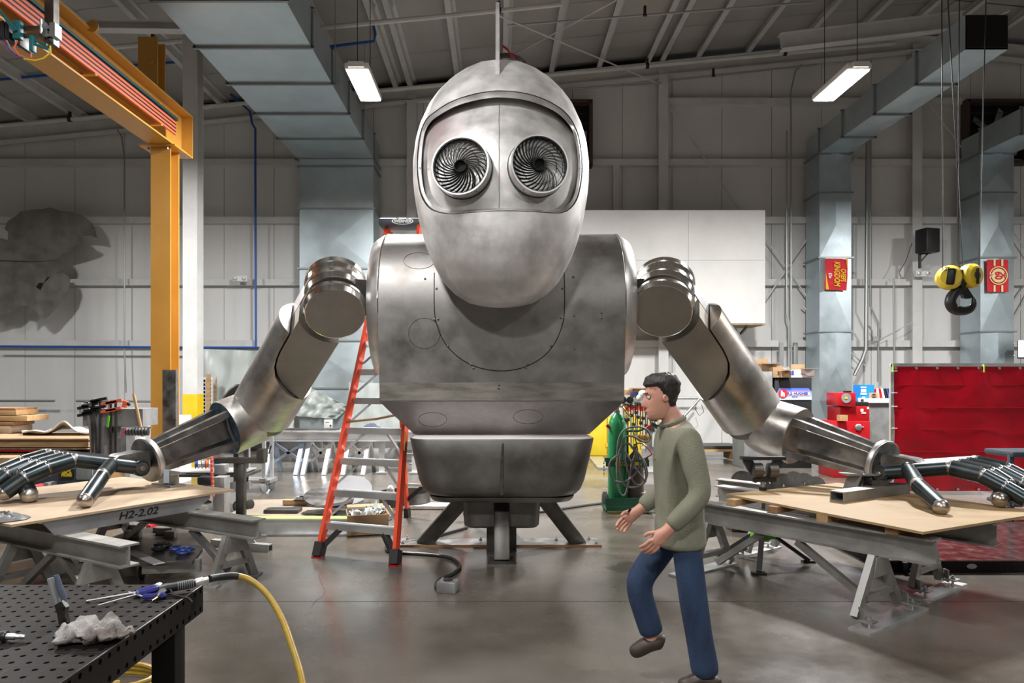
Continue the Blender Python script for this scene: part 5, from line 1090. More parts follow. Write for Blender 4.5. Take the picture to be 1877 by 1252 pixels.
for s_ in (-1, 1):
    e_ = tilt @ (hc_ + V((-.0695, s_ * .030, .006))); MB().sphere(e_, .0112, 12).part('eye', M['eyew'], man); MB().sphere(e_ + V((-.0072, 0, 0)), .0058, 8).part('iris', M['iris'], man)
    MB().tube([tilt @ (hc_ + V((-.088 + .006 * k * k * .5, s_ * (.018 + .012 * k), .026 + .002 * k))) for k in range(3)], .0035, 6).part('eyebrow', M['hair'], man)
MB().tube([tilt @ (hc_ + V((-.094 + .004 * abs(k), .009 * k, -.0745))) for k in (-2, -1, 0, 1, 2)], .0035, 6).part('lips', M['lip'], man)
hb = MB()
def hairpt(u, v):
    a = 2 * PI * u; z = .122 - .175 * v; i = min(max((z + .125) / .244, 0), .999) * (len(secs) - 1)
    s = interp([(q[0], q[1]) for q in secs], min(z, .118)); w2 = interp([(q[0], q[2]) for q in secs], min(z, .118)); bk = interp([(q[0], q[3]) for q in secs], min(z, .118)); ox = interp([(q[0], q[4]) for q in secs], min(z, .118))
    ca, sa = math.cos(a), math.sin(a); lim = .060 if ca > .35 else (.060 - (.35 - ca) * .13)
    z2 = max(z, lim + .0) if z < lim else z
    g_ = (.012 + .006 * max(0, z / .1)) * (1 + .7 * noise.noise((ca * 5, sa * 5, z * 40)))
    g_ *= min(1, max(-.3, (z - lim) / .014))
    x = -(s + g_) * ca if ca > 0 else -(bk + g_) * ca
    return tilt @ (hc_ + V((x + ox, (w2 + g_) * sa, z + (.014 if z > .1 else .004 * max(0, z) / .1))))
hb.grid(hairpt, 44, 26, True); hb.face([v for v in hb.bm.verts[:44]] if 0 else []) if 0 else None
hb.bm.verts.ensure_lookup_table(); hb.face([hb.bm.verts[i] for i in range(44)]); hb.part('hair', M['hair'], man, ang=80)
# sweater and jeans
sv = [H(0, 0, .80), H(-.005, 0, .90), waist, chest, H(-.03, 0, 1.445), H(-.045, 0, 1.475), shN, elN, elN.lerp(wrN, .9), shF, elF, elF.lerp(wrF, .9), H(0, 0, .765)]
se = [(12, 0), (0, 1), (1, 2), (2, 3), (3, 4), (4, 5), (3, 6), (6, 7), (7, 8), (3, 9), (9, 10), (10, 11)]
sr = [(.188, .150), (.186, .150), (.176, .143), (.180, .145), .088, .074, .080, .064, .052, .080, .064, .052, (.184, .146)]
skinned('sweater', sv, se, sr, M['olive'], man, root=2, label='olive knit sweater')
MB().lathe([(.068, -.012), (.078, -.008), (.080, .006), (.070, .016), (.062, .012)], H(-.045, 0, 1.475), (-.35, 0, 1), 28, caps=False).part('collar', M['olive'], man)
jv = [H(-.01, 0, .88), H(.005, -.075, .86), kneeN, H(.10, -.11, .16), H(.112, -.11, .075), H(-.01, .075, .86), kneeF, kneeF.lerp(ankF, .8), kneeF.lerp(ankF, .95), H(.075, -.105, .30)]
je = [(0, 1), (1, 2), (2, 9), (9, 3), (3, 4), (0, 5), (5, 6), (6, 7), (7, 8)]
jr = [(.085, .07), .086, .083, .080, .082, .108, .083, .074, .074, .077]
jr[5] = .086
skinned('jeans', jv, je, jr, M['denim'], man, label='blue denim jeans')
for an, to in ((ankN, toeN), (ankF, toeF)):
    d = (to - an); hl = an + V((.055, 0, -.05)) if an is ankN else an + V((.055, 0, -.02))
    skinned('boot', [an, hl, an.lerp(to, .55) + V((0, 0, -.012)), to], [(0, 1), (0, 2), (2, 3)], [.052, .045, .047, .040], M['shoe'], man)
# ------------------------------------------------------------------ gas cylinder cart
YC = 9.35
t = thing('cylinder_cart', 'dark green two-wheel welding gas cart with red hand grips', 'cart', P(1148, 936, YC)); q = lambda px, py, dy=0: P(px, py, YC + dy)
MB().box(q(1150, 928, 0), (.62, .42, .05)).box(q(1150, 921, -.2), (.56, .012, .11)).part('base_tray', M['dgreen'], t)
for px in (1109, 1190): MB().lathe([(.10, -.03), (.125, -.02), (.125, .02), (.10, .03)], q(px, 918, .1), (1, 0, 0), 24).lathe([(.001, -.035), (.06, -.035), (.06, .035), (.001, .035)], q(px, 918, .1), (1, 0, 0), 16).part('wheel', M['rubber'] if px < 1150 else M['grey'], t)
MB().bar(q(1150, 925, .05), q(1150, 790, .05), .03, .03).bar(q(1141, 925, .05), q(1141, 790, .05), .012, .012).part('mast', M['dgreen'], t)
MB().tube([q(1118, 785, -.05), q(1126, 790, -.05), q(1170, 790, -.05), q(1183, 785, -.05)], .016, 8).part('handlebar', M['dgreen'], t)
for a_, b_ in (((1112, 779), (1121, 787)), ((1184, 786), (1193, 780))): MB().cyl(q(*a_, -.05), q(*b_, -.05), .022, n=12).part('grip', M['machred'], t)
MB().box(q(1150, 849, -.14), (.56, .02, .09)).bar(q(1108, 843, -.05), q(1188, 843, -.05), .02, .05).part('crossplate', M['dgreen'], t)
MB().box(q(1152, 850, -.155), (.34, .006, .045)).part('name_strip', M['syel'], t)
text_mb('HARPER', .05, Matrix.Translation(q(1145, 850, -.16)) @ Matrix.Rotation(PI / 2, 4, 'X'), .001, bold=.002).part('name_letters', M['pblack'], t)
for k in range(9): MB().lathe([(.006, -.003), (.012, 0), (.006, .003)], q(1107, 846 + 3.2 * k, -.05), (0, .3 + (k % 2), 1 - (k % 2) * .8), 8).part('chain_link', M['conduit'], t)
def cylinder(px, pytop, pybot, r, mt, label, dy=0):
    b = q(px, pybot, dy); tp_ = q(px, pytop, dy); h = tp_.z - b.z; t = thing('gas_cylinder', label, 'gas cylinder', b)
    MB().lathe([(r * .9, 0), (r, .02), (r, h - .2), (r * .93, h - .13), (r * .72, h - .06), (r * .38, h - .015), (r * .3, h)], b, (0, 0, 1), 32).part('body', M[mt], t)
    MB().lathe([(r * .32, h), (r * .34, h + .03), (.03, h + .035), (.022, h + .09)], b, (0, 0, 1), 16).part('neck_ring', M['dsteel'] if mt == 'brown' else M['alum'], t); return t, V((b.x, b.y, b.z + h))
t, tp_ = cylinder(1131, 757, 922, .118, 'green', 'tall green oxygen cylinder standing on the gas cart')
MB().tube([tp_ + V((-.06, -.02, .085)), tp_ + V((.13, -.02, .085))], .014, 8).tube([tp_ + V((.07, -.02, .085)), tp_ + V((.10, -.06, .03)), tp_ + V((.16, -.06, -.04))], .013, 8).part('valve', M['brass'], t)
for dx in (.07, .16): MB().lathe([(.001, -.02), (.045, -.02), (.045, .02), (.036, .022), (.001, .022)], tp_ + V((dx, -.05, .17)), (0, -1, .2), 20).part('gauge', M['black'], t)
t, tp2 = cylinder(1165, 826, 922, .105, 'brown', 'short rusty brown acetylene cylinder standing on the gas cart', -.02)
MB().tube([tp2 + V((-.02, -.02, .05)), tp2 + V((.02, -.03, .10)), tp2 + V((.08, -.05, .10)), tp2 + V((.13, -.06, .06))], .012, 8).part('valve', M['brass'], t)
for dx in (.05, .13): MB().lathe([(.001, -.02), (.05, -.02), (.05, .02), (.04, .024), (.001, .022)], tp2 + V((dx, -.08, .17)), (0, -1, .1), 20).part('gauge', M['brass'], t)
MB().box(tp2 + V((.06, -.10, -.12)), (.05, .006, .07)).part('hazard_label', M['pwhite'], t); MB().box(tp2 + V((.068, -.104, -.125)), (.022, .004, .03)).part('hazard_mark', M['pred'], t)
t = thing('gas_hose', 'looped grey twin gas hoses hanging on the cylinder cart', 'hose', q(1150, 905))
lo_ = [[(1131, 838), (1134, 805), (1146, 787), (1170, 782), (1188, 790), (1191, 806), (1180, 810), (1160, 800), (1145, 802), (1142, 820), (1158, 848), (1172, 868), (1184, 884)],
       [(1141, 812), (1133, 840), (1132, 880), (1138, 905), (1146, 906), (1152, 885), (1158, 850), (1168, 832), (1182, 848), (1186, 872), (1176, 888), (1162, 884), (1150, 860), (1143, 826), (1150, 812), (1164, 830), (1160, 860)],
       [(1131, 835), (1118, 848), (1118, 868), (1128, 882), (1148, 882), (1166, 866), (1176, 842)], [(1138, 832), (1136, 862), (1146, 890), (1170, 892), (1184, 878), (1178, 845), (1165, 825)]]
for k, L_ in enumerate(lo_): MB().tube([P(x, y, YC - .27 - .02 * k) for x, y, _ in [tuple(v) for v in smooth([(a, b, 0) for a, b in L_], 5)]], .013, 7).part('loop', M['hose'], t)
MB().tube([tp_ + V((.15, -.07, -.04)), q(1160, 788, -.24), q(1166, 810, -.26), q(1172, 850, -.28)], .009, 6).part('hose', M['dteal'], t)
MB().tube([q(1131, 836, -.28), q(1131, 866, -.28)], [.012, .014], 8).part('torch', M['brass'], t)
MB().tube([tp2 + V((.14, -.08, .05)), tp2 + V((.20, -.08, -.04)), tp2 + V((.1, -.09, -.1)), tp2 + V((-.1, -.1, -.12))], .01, 6).part('hose', M['machred'], t)
# ------------------------------------------------------------------ things against the back wall, centre right
def bx(name, px0, px1, py0, py1, Y, depth, mt, label, cat, bev=.006, group=None):
    a_, b_ = P(px0, py1, Y), P(px1, py0, Y); return MB().box(((a_.x + b_.x) / 2, Y + depth / 2, (a_.z + b_.z) / 2), (b_.x - a_.x, depth, b_.z - a_.z), bev=bev).solo(name, M[mt], label, cat, group)
o = bx('storage_cabinet', 1070, 1176, 764, 835, 16.4, .5, 'syel', 'yellow safety storage cabinet behind the gas cart', 'cabinet', .01)
c = o.location; MB().box((P(1113, 0, 16.39).x, 16.388, c.z + .45), (.008, .008, .86)).part('door_gap', M['hole'], o); MB().box((P(1112, 0, 16.38).x, 16.38, c.z + .25), (.03, .03, .1)).part('hinge', M['syel'], o)
# rack of bar clamps behind the gas cart
YR = 11.4; t = thing('clamp_rack', 'wheeled aluminium A-frame rack hung with bar clamps', 'rack', P(1170, 872, YR)); r_ = lambda px, py, dy=0: P(px, py, YR + dy)
MB().bar(r_(1140, 735), r_(1208, 735), .06, .10).part('top_rail', M['alumb'], t)
for a_, b_ in (((1150, 738), (1142, 858)), ((1198, 738), (1208, 858))):
    for dy in (-.3, .3): MB().bar(r_(*a_), r_(*b_, dy), .05, .05).part('leg', M['alumb'], t)
MB().box(r_(1175, 862), (.75, .7, .04)).part('base_shelf', M['alumb'], t)
for px in (1146, 1202):
    for dy in (-.3, .3): MB().lathe([(.05, -.02), (.06, -.012), (.06, .012), (.05, .02)], r_(px, 869.3, dy) * V((1, 1, 0)) + V((0, 0, .06)), (1, 0, 0), 14).part('caster', M['rubber'], t)
random.seed(11)
for k in range(15):
    px = 1143 + 4.4 * k; z0, z1 = 742 + random.uniform(-3, 3), 800 + random.uniform(0, 28)
    a_, b_ = r_(px, z0, -.1), r_(px + random.uniform(-2, 2), z1, -.12)
    tt = thing('bar_clamp', 'bar clamp on the rack behind the gas cart, %s from its cylinder end' % ('first', 'second', 'third', 'fourth', 'fifth', 'sixth', 'seventh', 'eighth', 'ninth', 'tenth', 'eleventh', 'twelfth', 'thirteenth', 'fourteenth', 'fifteenth')[k], 'clamp', b_, 'bar clamps on the rack')
    MB().bar(a_, b_, .022, .012).part('bar', M['syel'] if k % 3 else M['conduit'], tt); MB().box(a_ + V((0, -.02, .0)), (.032, .12, .05), bev=.005).part('fixed_jaw', M['dsteel'], tt)
    MB().box(a_.lerp(b_, random.uniform(.25, .5)) + V((0, -.02, 0)), (.034, .12, .05), bev=.005).part('sliding_jaw', M['black'], tt); MB().cyl(a_ + V((0, -.06, .02)), a_ + V((0, -.06, -.1)), .016, n=8).part('handle', M['machred'] if k % 2 else M['copper'], tt)
for k in range(6):
    a_ = r_(1196 + 4 * k, 778 + 2 * k, -.25); b_ = a_ + V((-.26, -.02, -.16)) if 0 else r_(1222 - 2 * k + 6 * k * .6, 792 + 4 * k * .3, -.35)
    tt = thing('bar_clamp', 'grey bar clamp jutting sideways at the rack end beside the walking man', 'clamp', b_, 'clamps at the rack end'); MB().bar(a_, b_, .016, .01).part('bar', M['conduit'], tt); MB().box(a_, (.04, .08, .06)).part('jaw', M['black'], tt)
MB().lathe([(.15, -.04), (.22, -.03), (.22, .03), (.15, .04)], r_(1203, 806, -.05), (.5, -1, 0), 28, caps=False).solo('hose_coil', M['grey'], 'coiled grey hose hanging at the end of the clamp rack', 'hose')
o = bx('cardboard_box', 1144, 1160, 714, 731, YR + .1, .4, 'card', 'small closed cardboard box with a white label on the clamp rack', 'box'); c = o.location; MB().box(P(1150, 728, YR + .095), (.08, .004, .07)).part('label_sticker', M['pwhite'], o)
t = thing('cardboard_box', 'wide cardboard box with a purple stripe and open flaps on the clamp rack', 'box', P(1180, 731, YR)); MB().box(r_(1180, 722, .3), (.42, .4, .18)).part('body', M['card'], t); MB().box(r_(1180, 722, .098), (.42, .004, .05)).part('stripe', M['pblue'], t); MB().bar(r_(1156, 711, .1), r_(1205, 711, .0), .18, .006).part('flap', M['card'], t)
MB().sphere(r_(1178, 722, -.15), .07, 12, .9).sphere(r_(1172, 729, -.15), .05, 10).solo('glove', M['white'], 'white work glove stuck up on the clamp rack rail', 'glove')
t = thing('low_dolly', 'low wooden dolly with boards on the floor by the back wall', 'dolly', P(1310, 835, 15.8))
MB().box(P(1308, 817, 15.8), (.95, .8, .06)).part('deck', M['dsteel'], t); MB().box(P(1306, 824, 15.6), (.9, .5, .05)).part('deck_board', M['wood'], t)
for px in (1280, 1336): MB().box(P(px, 833, 15.6), (.08, .5, .17)).part('runner', M['wood2'], t)
MB().tube([P(1196, 827, 17.0), P(1285, 728, 17.4)], .03, 6).solo('leaning_tube', M['conduit'], 'pale tube leaning on the wall right behind the walking man', 'tube')
MB().tube([P(x, y, 17.5) for x, y in ((1278, 735), (1274, 750), (1282, 762), (1290, 755), (1286, 742))], .008, 5).solo('loose_wire', M['cable'], 'thin loose wire looped under the wall rail', 'wire')
# round plates standing on the floor
random.seed(5)
for k, (px, py, R_) in enumerate(((1361, 884, 21), (1384, 892, 17), (1412, 884, 22), (1436, 890, 22), (1455, 882, 18), (1474, 886, 19), (1495, 890, 17))):
    Yp = EYE * F / (py - 700 + R_); c = P(px, py, Yp); r_0 = R_ * Yp / F; c.z = r_0
    m = MB().lathe([(r_0 * .12, -.008), (r_0, -.008), (r_0, .008), (r_0 * .12, .008), (r_0 * .12, -.008)], c, V((-.45 + .1 * (k % 2), -.9, .12)), 36, caps=False)
    m.solo('steel_disc', M['dsteel'], ('largest rusty-edged dark steel disc at the outer end of the standing row', 'small dark steel disc half behind the tripod roller head', 'dark steel disc with a slot just beyond the roller head', 'dark steel disc in the middle of the standing row', 'dark steel disc standing behind the middle one', 'next-to-last dark steel disc of the standing row', 'last dark steel disc of the standing row by the plywood')[k], 'steel disc', 'round steel plates standing in a row')
MB().ibeam(P(1316, 893, 8.3), P(1400, 903, 8.0), .16, .2, .012, .01).solo('steel_beam', M['alum'], 'short pale I-beam end behind the rear plywood corner', 'beam')
MB().box(P(1358, 902, 8.2) * V((1, 1, 0)) + V((0, 0, .22)), (.3, .3, .42)).solo('steel_block', M['dsteel'], 'dark steel block carrying the short pale I-beam', 'block')
# ------------------------------------------------------------------ cabinets on the right
t = thing('vending_cabinet', 'black supply cabinet with a blue maker panel', 'cabinet', P(1450, 832, 14.0)); YV = 14.0
a_, b_ = P(1420, 858, YV), P(1488, 692, YV); MB().box(((a_.x + b_.x) / 2, YV + .4, b_.z / 2), (b_.x - a_.x, .8, b_.z), bev=.01).part('body', M['black'], t)
pan = [(1423, 733), (1423, 722), (1428, 711), (1481, 711), (1487, 718), (1487, 733)]
MB().prism([((x - 912) * YV / F, EYE - (y - 700) * YV / F) for x, y in pan], MX, YV - .02, YV - .002).part('sign_panel', gradient_mat('sign_gradient', (.03, .10, .60), (.55, .66, .88), P(0, 733, YV).z, P(0, 711, YV).z), t)  # panel colour runs from deep blue at the top to pale below
MB().box(P(1461, 721.5, YV - .022), (.50, .008, .085)).part('name_plate', M['pred'], t); MB().box(P(1461.5, 721.5, YV - .026), (.485, .008, .068)).part('name_field', M['pwhite'], t)
MB().lathe([(.001, 0), (.088, 0), (.088, .012), (.001, .012)], P(1435, 721.5, YV - .022), (0, -1, 0), 28).part('emblem_disc', M['pred'], t)
text_mb('h', .15, Matrix.Translation(P(1435, 722, YV - .038)) @ Matrix.Rotation(PI / 2, 4, 'X'), .003, bold=.008).part('emblem_letter', M['pwhite'], t)
text_mb('R.S. HUGHES', .072, Matrix.Translation(P(1462, 721.5, YV - .033)) @ Matrix.Rotation(PI / 2, 4, 'X'), .002, bold=.0035).part('name_letters', M['pblue'], t)
text_mb('SINCE 1954', .022, Matrix.Translation(P(1457, 727.5, YV - .026)) @ Matrix.Rotation(PI / 2, 4, 'X'), .001, bold=.001).part('name_letters', M['pblue'], t)
MB().box(P(1454, 760, YV - .004), (.01, .01, .5)).part('door_gap', M['hole'], t)
bx('storage_cabinet', 1364, 1416, 681, 859.3, 13.9, .7, 'grey', 'grey metal cabinet partly hidden by the robot elbow', 'cabinet')
def carton(px0, px1, py0, py1, Y, label, mt='card', dep=.4, flap=0, word=None):
    a_, b_ = P(px0, py1, Y), P(px1, py0, Y); t = thing('cardboard_box', label, 'box', ((a_.x + b_.x) / 2, Y + dep / 2, a_.z)); MB().box(((a_.x + b_.x) / 2, Y + dep / 2, (a_.z + b_.z) / 2), (b_.x - a_.x, dep, b_.z - a_.z)).part('body', M[mt], t)
    if flap:
        MB().bar((a_.x, Y - .08, b_.z + .015 * flap), (b_.x, Y - .08, b_.z + .015 * flap), .18, .006).part('flap', M['card'], t)
        MB().bar((a_.x, Y + dep + .05, b_.z + .05), (b_.x, Y + dep + .05, b_.z + .05), .006, .12).part('flap', M['card'], t)
    if word: text_mb(word, .1, Matrix.Translation(V((a_.x + (b_.x - a_.x) * .45, Y - .004, a_.z + (b_.z - a_.z) * .38))) @ Matrix.Rotation(PI / 2, 4, 'X'), .001, bold=.004).part('print', M['pblack'], t)
    return t
carton(1395, 1424, 667, 692, 14.15, 'open cardboard box with a raised flap on the grey cabinet', flap=1)
carton(1417, 1447, 673, 692, 13.95, 'cardboard box with a printed number and letter on the black cabinet', flap=0, word='3M')
carton(1432, 1450, 680, 692, 13.85, 'low open cardboard box holding crumpled silver wrap', flap=1); MB().sphere(P(1440, 676, 14.0), .09, 10, .6).solo('foil_wrap', M['alumb'], 'crumpled silver wrap in the low open box', 'wrap')
t = carton(1449, 1467, 678, 692, 14.0, 'white and blue printed carton on the black cabinet', 'white'); MB().box(P(1453, 683, 13.99), (.05, .006, .08)).part('print', M['pblue'], t)
t = carton(1467, 1493, 677, 692, 14.0, 'wide white carton with red and blue swoosh and brown flap', 'white', flap=1); MB().bar(P(1468, 684, 13.985), P(1480, 689, 13.985), .02, .006).bar(P(1480, 689, 13.985), P(1492, 689, 13.985), .02, .006).part('print', M['pred'], t)
# red machine stack
t = thing('red_machine', 'stack of red machine housings with a round grey badge on top', 'machine', P(1565, 832, 12.6)); YM = 12.6; k_ = lambda px, py, dy=0: P(px, py, YM + dy)
def mbx(px0, px1, py0, py1, dep, dy=0, bev=.01):
    a_, b_ = k_(px0, py1, dy), k_(px1, py0, dy); return MB().box(((a_.x + b_.x) / 2, YM + dy + dep / 2, (a_.z + b_.z) / 2), (b_.x - a_.x, dep, b_.z - a_.z), bev=bev)
mbx(1528, 1595, 772, 875.8, .6).part('base_housing', M['machred'], t); mbx(1540, 1594, 745, 772, .5, .05).part('middle_housing', M['machred'], t); mbx(1536, 1569, 720, 744, .45, -.03).part('top_housing', M['machred'], t)
MB().lathe([(.001, 0), (.085, 0), (.085, .012), (.001, .012)], k_(1551, 730, -.03), (0, -1, 0), 28).part('badge', M['grey'], t); MB().box(k_(1551, 729.5, -.045), (.05, .008, .03)).part('badge_mark', M['syel'], t)
MB().box(k_(1553, 718, .1), (.1, .1, .03)).part('vent', M['black'], t); MB().lathe([(.001, 0), (.058, 0), (.058, .02), (.045, .03), (.001, .03)], k_(1573, 783, 0), (0, -1, 0), 24).part('lens_cap', M['conduit'], t); MB().cyl(k_(1579, 783, -.01), k_(1583, 783, -.01), .012, n=8).part('knob', M['conduit'], t)
for q_ in ((1580, 752, .05, .05), (1583, 757, .08, .025), (1591, 748, .035, .04)): MB().box(k_(q_[0], q_[1], .045), (q_[2], .006, q_[3])).part('sticker', M['pwhite'], t)
for k in range(4): MB().box(k_(1538.5 + 3.6 * k, 766, -.06), (.03, .12, .10)).solo('wood_block', M['wood'], ('first', 'second', 'third', 'last')[k] + ' small pale wood block on the red machine ledge', 'block', 'wood blocks on the red machine')
t = thing('cleaner_tub', 'bright blue box with a white car picture on the machine shelf', 'box', P(1583, 735, 13.3)); MB().box(P(1583, 720, 13.3), (.265, .25, .30)).part('body', M['bluebox'], t)
for q_ in ((710, .10, .02), (716, .09, .06), (722, .11, .03), (728, .05, .012)): MB().box(P(1583, q_[0], 13.17), (q_[1], .006, q_[2])).part('print', M['pwhite'], t)
t = thing('thermostat', 'small white thermostat with a dark screen in front of the blue box', 'thermostat', P(1579, 741, 12.9)); MB().box(P(1579, 734, 12.9), (.12, .05, .095), bev=.012).part('case', M['white'], t); MB().box(P(1580.5, 733.5, 12.872), (.05, .006, .04)).part('screen', M['dteal'], t)
bx('control_unit', 1570, 1592, 737, 745, 12.75, .2, 'black', 'black electronics box on the red machine', 'box')
t = thing('metal_bin', 'galvanised grey bin with a white top beside the red curtain', 'bin', P(1612, 845, 13.0)); a_, b_ = P(1592, 850, 13.0), P(1640, 738, 13.0)
MB().box(((a_.x + b_.x) / 2, 13.4, b_.z / 2), (b_.x - a_.x, .8, b_.z)).part('body', M['grey'], t); MB().box(((a_.x + b_.x) / 2, 13.38, b_.z + .035), (b_.x - a_.x + .06, .86, .075)).part('top', M['white'], t)
t = bx('cardboard_box', 1594, 1611, 720, 732, 13.15, .2, 'card', 'small brown carton printed with two black arrowheads', 'box'); c = P(1602, 726, 13.14)
for s_ in (-1, 1): MB().prism([(-.05, s_ * .015), (.05, s_ * .015), (0, s_ * .05)], Matrix.Translation(c) @ MX, -.004, 0).part('arrow_print', M['pblack'], t)
for k, (px, top, an, mt_, lb) in enumerate(((1599, 712, 0, 'machred', 'red spined manual standing behind the arrow carton'), (1604, 712, -.12, 'white', 'white manual leaning beside the red one'), (1609, 712, -.2, 'machred', 'thin red manual leaning in the row'), (1613, 712, -.2, 'white', 'thick white binder leaning in the row'), (1619, 711, -.25, 'pblack', 'black binder leaning in the row'), (1622, 711, -.25, 'pblue', 'blue manual next to the black binder'), (1626, 711, -.25, 'pblack', 'last black binder of the row by the curtain'))):
    c = P(px, 722, 13.3); MB().box(c, (.045, .2, .2), Matrix.Translation(c) @ Matrix.Rotation(an, 4, 'Y') @ Matrix.Translation(-c)).solo('manual', M[mt_], lb, 'book', 'manuals leaning on the bin top')
# red welding curtain
YW = 10.75; t = thing('welding_curtain', 'tall red vinyl welding curtain on a pale tube frame', 'curtain', P(1750, 906, YW)); w_ = lambda px, py, dy=0: P(px, py, YW + dy)
MB().bar(w_(1634, 668), w_(1634, 906), .05, .05).part('frame_post', M['galvedge'] if 0 else M['alumb'], t); MB().bar(w_(1632, 669), w_(1960, 669), .05, .05).part('frame_rail', M['alumb'], t); MB().bar(w_(1632, 903), w_(1960, 903), .05, .05).part('frame_rail', M['alumb'], t); MB().bar(w_(1958, 668), w_(1958, 906), .05, .05).part('frame_post', M['alumb'], t)
a_, b_ = w_(1637, 900), w_(1955, 671)
for k, (z0, z1) in enumerate(zip((900, 866, 828, 787, 747, 706), (866, 828, 787, 747, 706, 672))):
    A_, B_ = w_(1638, z0), w_(1955, z1)
    MB().grid(lambda u, v: (A_.x + (B_.x - A_.x) * u, YW - .012 + .02 * noise.noise((u * 6, (z0 + (z1 - z0) * v) * .012, 1)) + .006 * noise.noise((u * 30, v * 3, k)), A_.z + (B_.z - A_.z) * v), 48, 7).part('vinyl_strip', M['curtain'], t)
    if k: MB().box(((A_.x + B_.x) / 2, YW - .016, A_.z), (B_.x - A_.x, .006, .008)).part('seam', M['machred'], t)
for k in range(9): MB().lathe([(.012, 0), (.02, 0), (.02, .006), (.012, .006)], w_(1642 + 38 * k, 675, -.03), (0, -1, 0), 12).part('grommet', M['conduit'], t); MB().lathe([(.012, 0), (.02, 0), (.02, .006), (.012, .006)], w_(1642 + 38 * k, 897, -.03), (0, -1, 0), 12).part('grommet', M['conduit'], t)
for px in (1637, 1804): MB().box(w_(px, 675, -.035), (.015, .01, .12)).part('zip_tie', M['lime'], t)
for y_ in (680, 720, 745, 785): MB().box(w_(1640, y_, -.03), (.08, .008, .012)).part('tie', M['pwhite'], t)
for px in (1634, 1800, 1958): MB().box(w_(px, 903) * V((1, 1, 0)) + V((0, 0, .02)), (.07, .6, .04)).part('foot', M['alumb'], t)
# low platform
t = thing('fixture_platform', 'low black platform with holed sides and a shiny top painted with red reflection', 'platform', (5.2, 7.6, 0)); x0, x1, y0, y1, zt = 3.47, 7.2, 6.33, 8.05, .107
MB().box(((x0 + x1) / 2, (y0 + y1) / 2, zt / 2), (x1 - x0, y1 - y0, zt - .004)).part('body', M['fixt'], t); MB().box(((x0 + x1) / 2, (y0 + y1) / 2, zt), (x1 - x0 + .01, y1 - y0 + .01, .008)).part('top_plate', M['plat'], t)
hl = MB()
for k in range(60):
    for z in (.03, .075): hl.cyl((x0 + .05 + k * .06, y0 + .001, z), (x0 + .05 + k * .06, y0 - .0015, z), .012, n=8)
for k in range(28):
    for z in (.03, .075): hl.cyl((x0 + .001, y0 + .05 + k * .06, z), (x0 - .0015, y0 + .05 + k * .06, z), .012, n=8)
hl.part('side_hole', M['hole'], t, kind='stuff')
MB().lathe([(.001, 0), (.05, 0), (.05, .004), (.001, .004)], (0, 0, 0), (0, 0, 1), 24).bm
lgm = MB().lathe([(.001, 0), (.045, 0), (.045, .004), (.001, .004)], (0, 0, 0), (0, 0, 1), 24); lgm.bm.transform(Matrix.Translation(P(1781, 1038, y0 - .001)) @ Matrix.Rotation(PI / 2, 4, 'X') @ Matrix.Scale(.5, 4, (0, 1, 0))); lgm.part('maker_badge', M['conduit'], t)
MB().box((x0 + .14, y0 - .03, .05), (.04, .03, .1)).box((x0 + .17, y0 - .07, .008), (.1, .07, .016)).cyl((x0 + .17, y0 - .07, .01), (x0 + .17, y0 - .07, .05), .01, n=8).part('anchor_bracket', M['black'], t)
# blue-grey utility cart at the edge
t = thing('utility_cart', 'dark plastic utility cart cut off by the picture edge', 'cart', P(1890, 955, 8.4)); z_ = P(1870, 833, 8.4).z
MB().box((P(1905, 0, 8.4).x, 8.6, z_), (.70, .5, .07), bev=.02).part('shelf', M['ccase'], t); MB().box((P(1905, 0, 8.4).x, 8.6, .25), (.66, .48, .05), bev=.02).part('shelf', M['ccase'], t)
for px in (1855, 1950): MB().box((P(px, 0, 8.4).x, 8.42, z_ / 2 + .1), (.06, .05, z_ - .2), bev=.01).part('leg', M['ccase'], t); MB().lathe([(.05, -.02), (.065, -.01), (.065, .01), (.05, .02)], (P(px, 0, 8.4).x, 8.45, .066), (1, 0, 0), 16).part('caster', M['rubber'], t)
# ------------------------------------------------------------------ left rear: lumber, sheets, clamps, cases
def plank(px0, px1, py0, py1, Y, dep, mt, label): 
    a_, b_ = P(px0, py1, Y), P(px1, py0, Y); return MB().box(((a_.x + b_.x) / 2, Y + dep / 2, (a_.z + b_.z) / 2), (b_.x - a_.x, dep, b_.z - a_.z), bev=.004).solo('timber', M[mt], label, 'timber', 'timber stacked at the left wall')
YL = 10.5
for a_ in ((-60, 28, 748, 752, 'wood2', 'thin dark batten on top of the timber pile'), (-60, 30, 752, 761, 'wood', 'top orange timber of the pile by the wall'), (-60, 50, 762, 772, 'wood', 'longest timber, second thick piece of the pile'), (-60, 23, 773, 780, 'wood2', 'dark brown timber in the middle of the pile'), (-60, 19, 781, 794, 'plyl', 'pale block with a white top at the base of the pile')):
    plank(a_[0], a_[1], a_[2], a_[3], YL, .5, a_[4], a_[5])
bx('crate', -60, 16, 794, 812, YL, .6, 'wood2', 'dark crate under the timber pile', 'crate')
YS = 9.6; t = thing('sheet_stack', 'stack of cardboard sheets and boards lying on pallets', 'stack', P(60, 900, YS))
s0 = lambda px, py: P(px, py, YS)
def slab(px0, px1, py0, py1, dep, mt, nm, dy=0):
    a_, b_ = P(px0, py1, YS + dy), P(px1, py0, YS + dy); MB().box(((a_.x + b_.x) / 2, YS + dy + dep / 2, (a_.z + b_.z) / 2), (b_.x - a_.x, dep, b_.z - a_.z)).part(nm, M[mt], t)
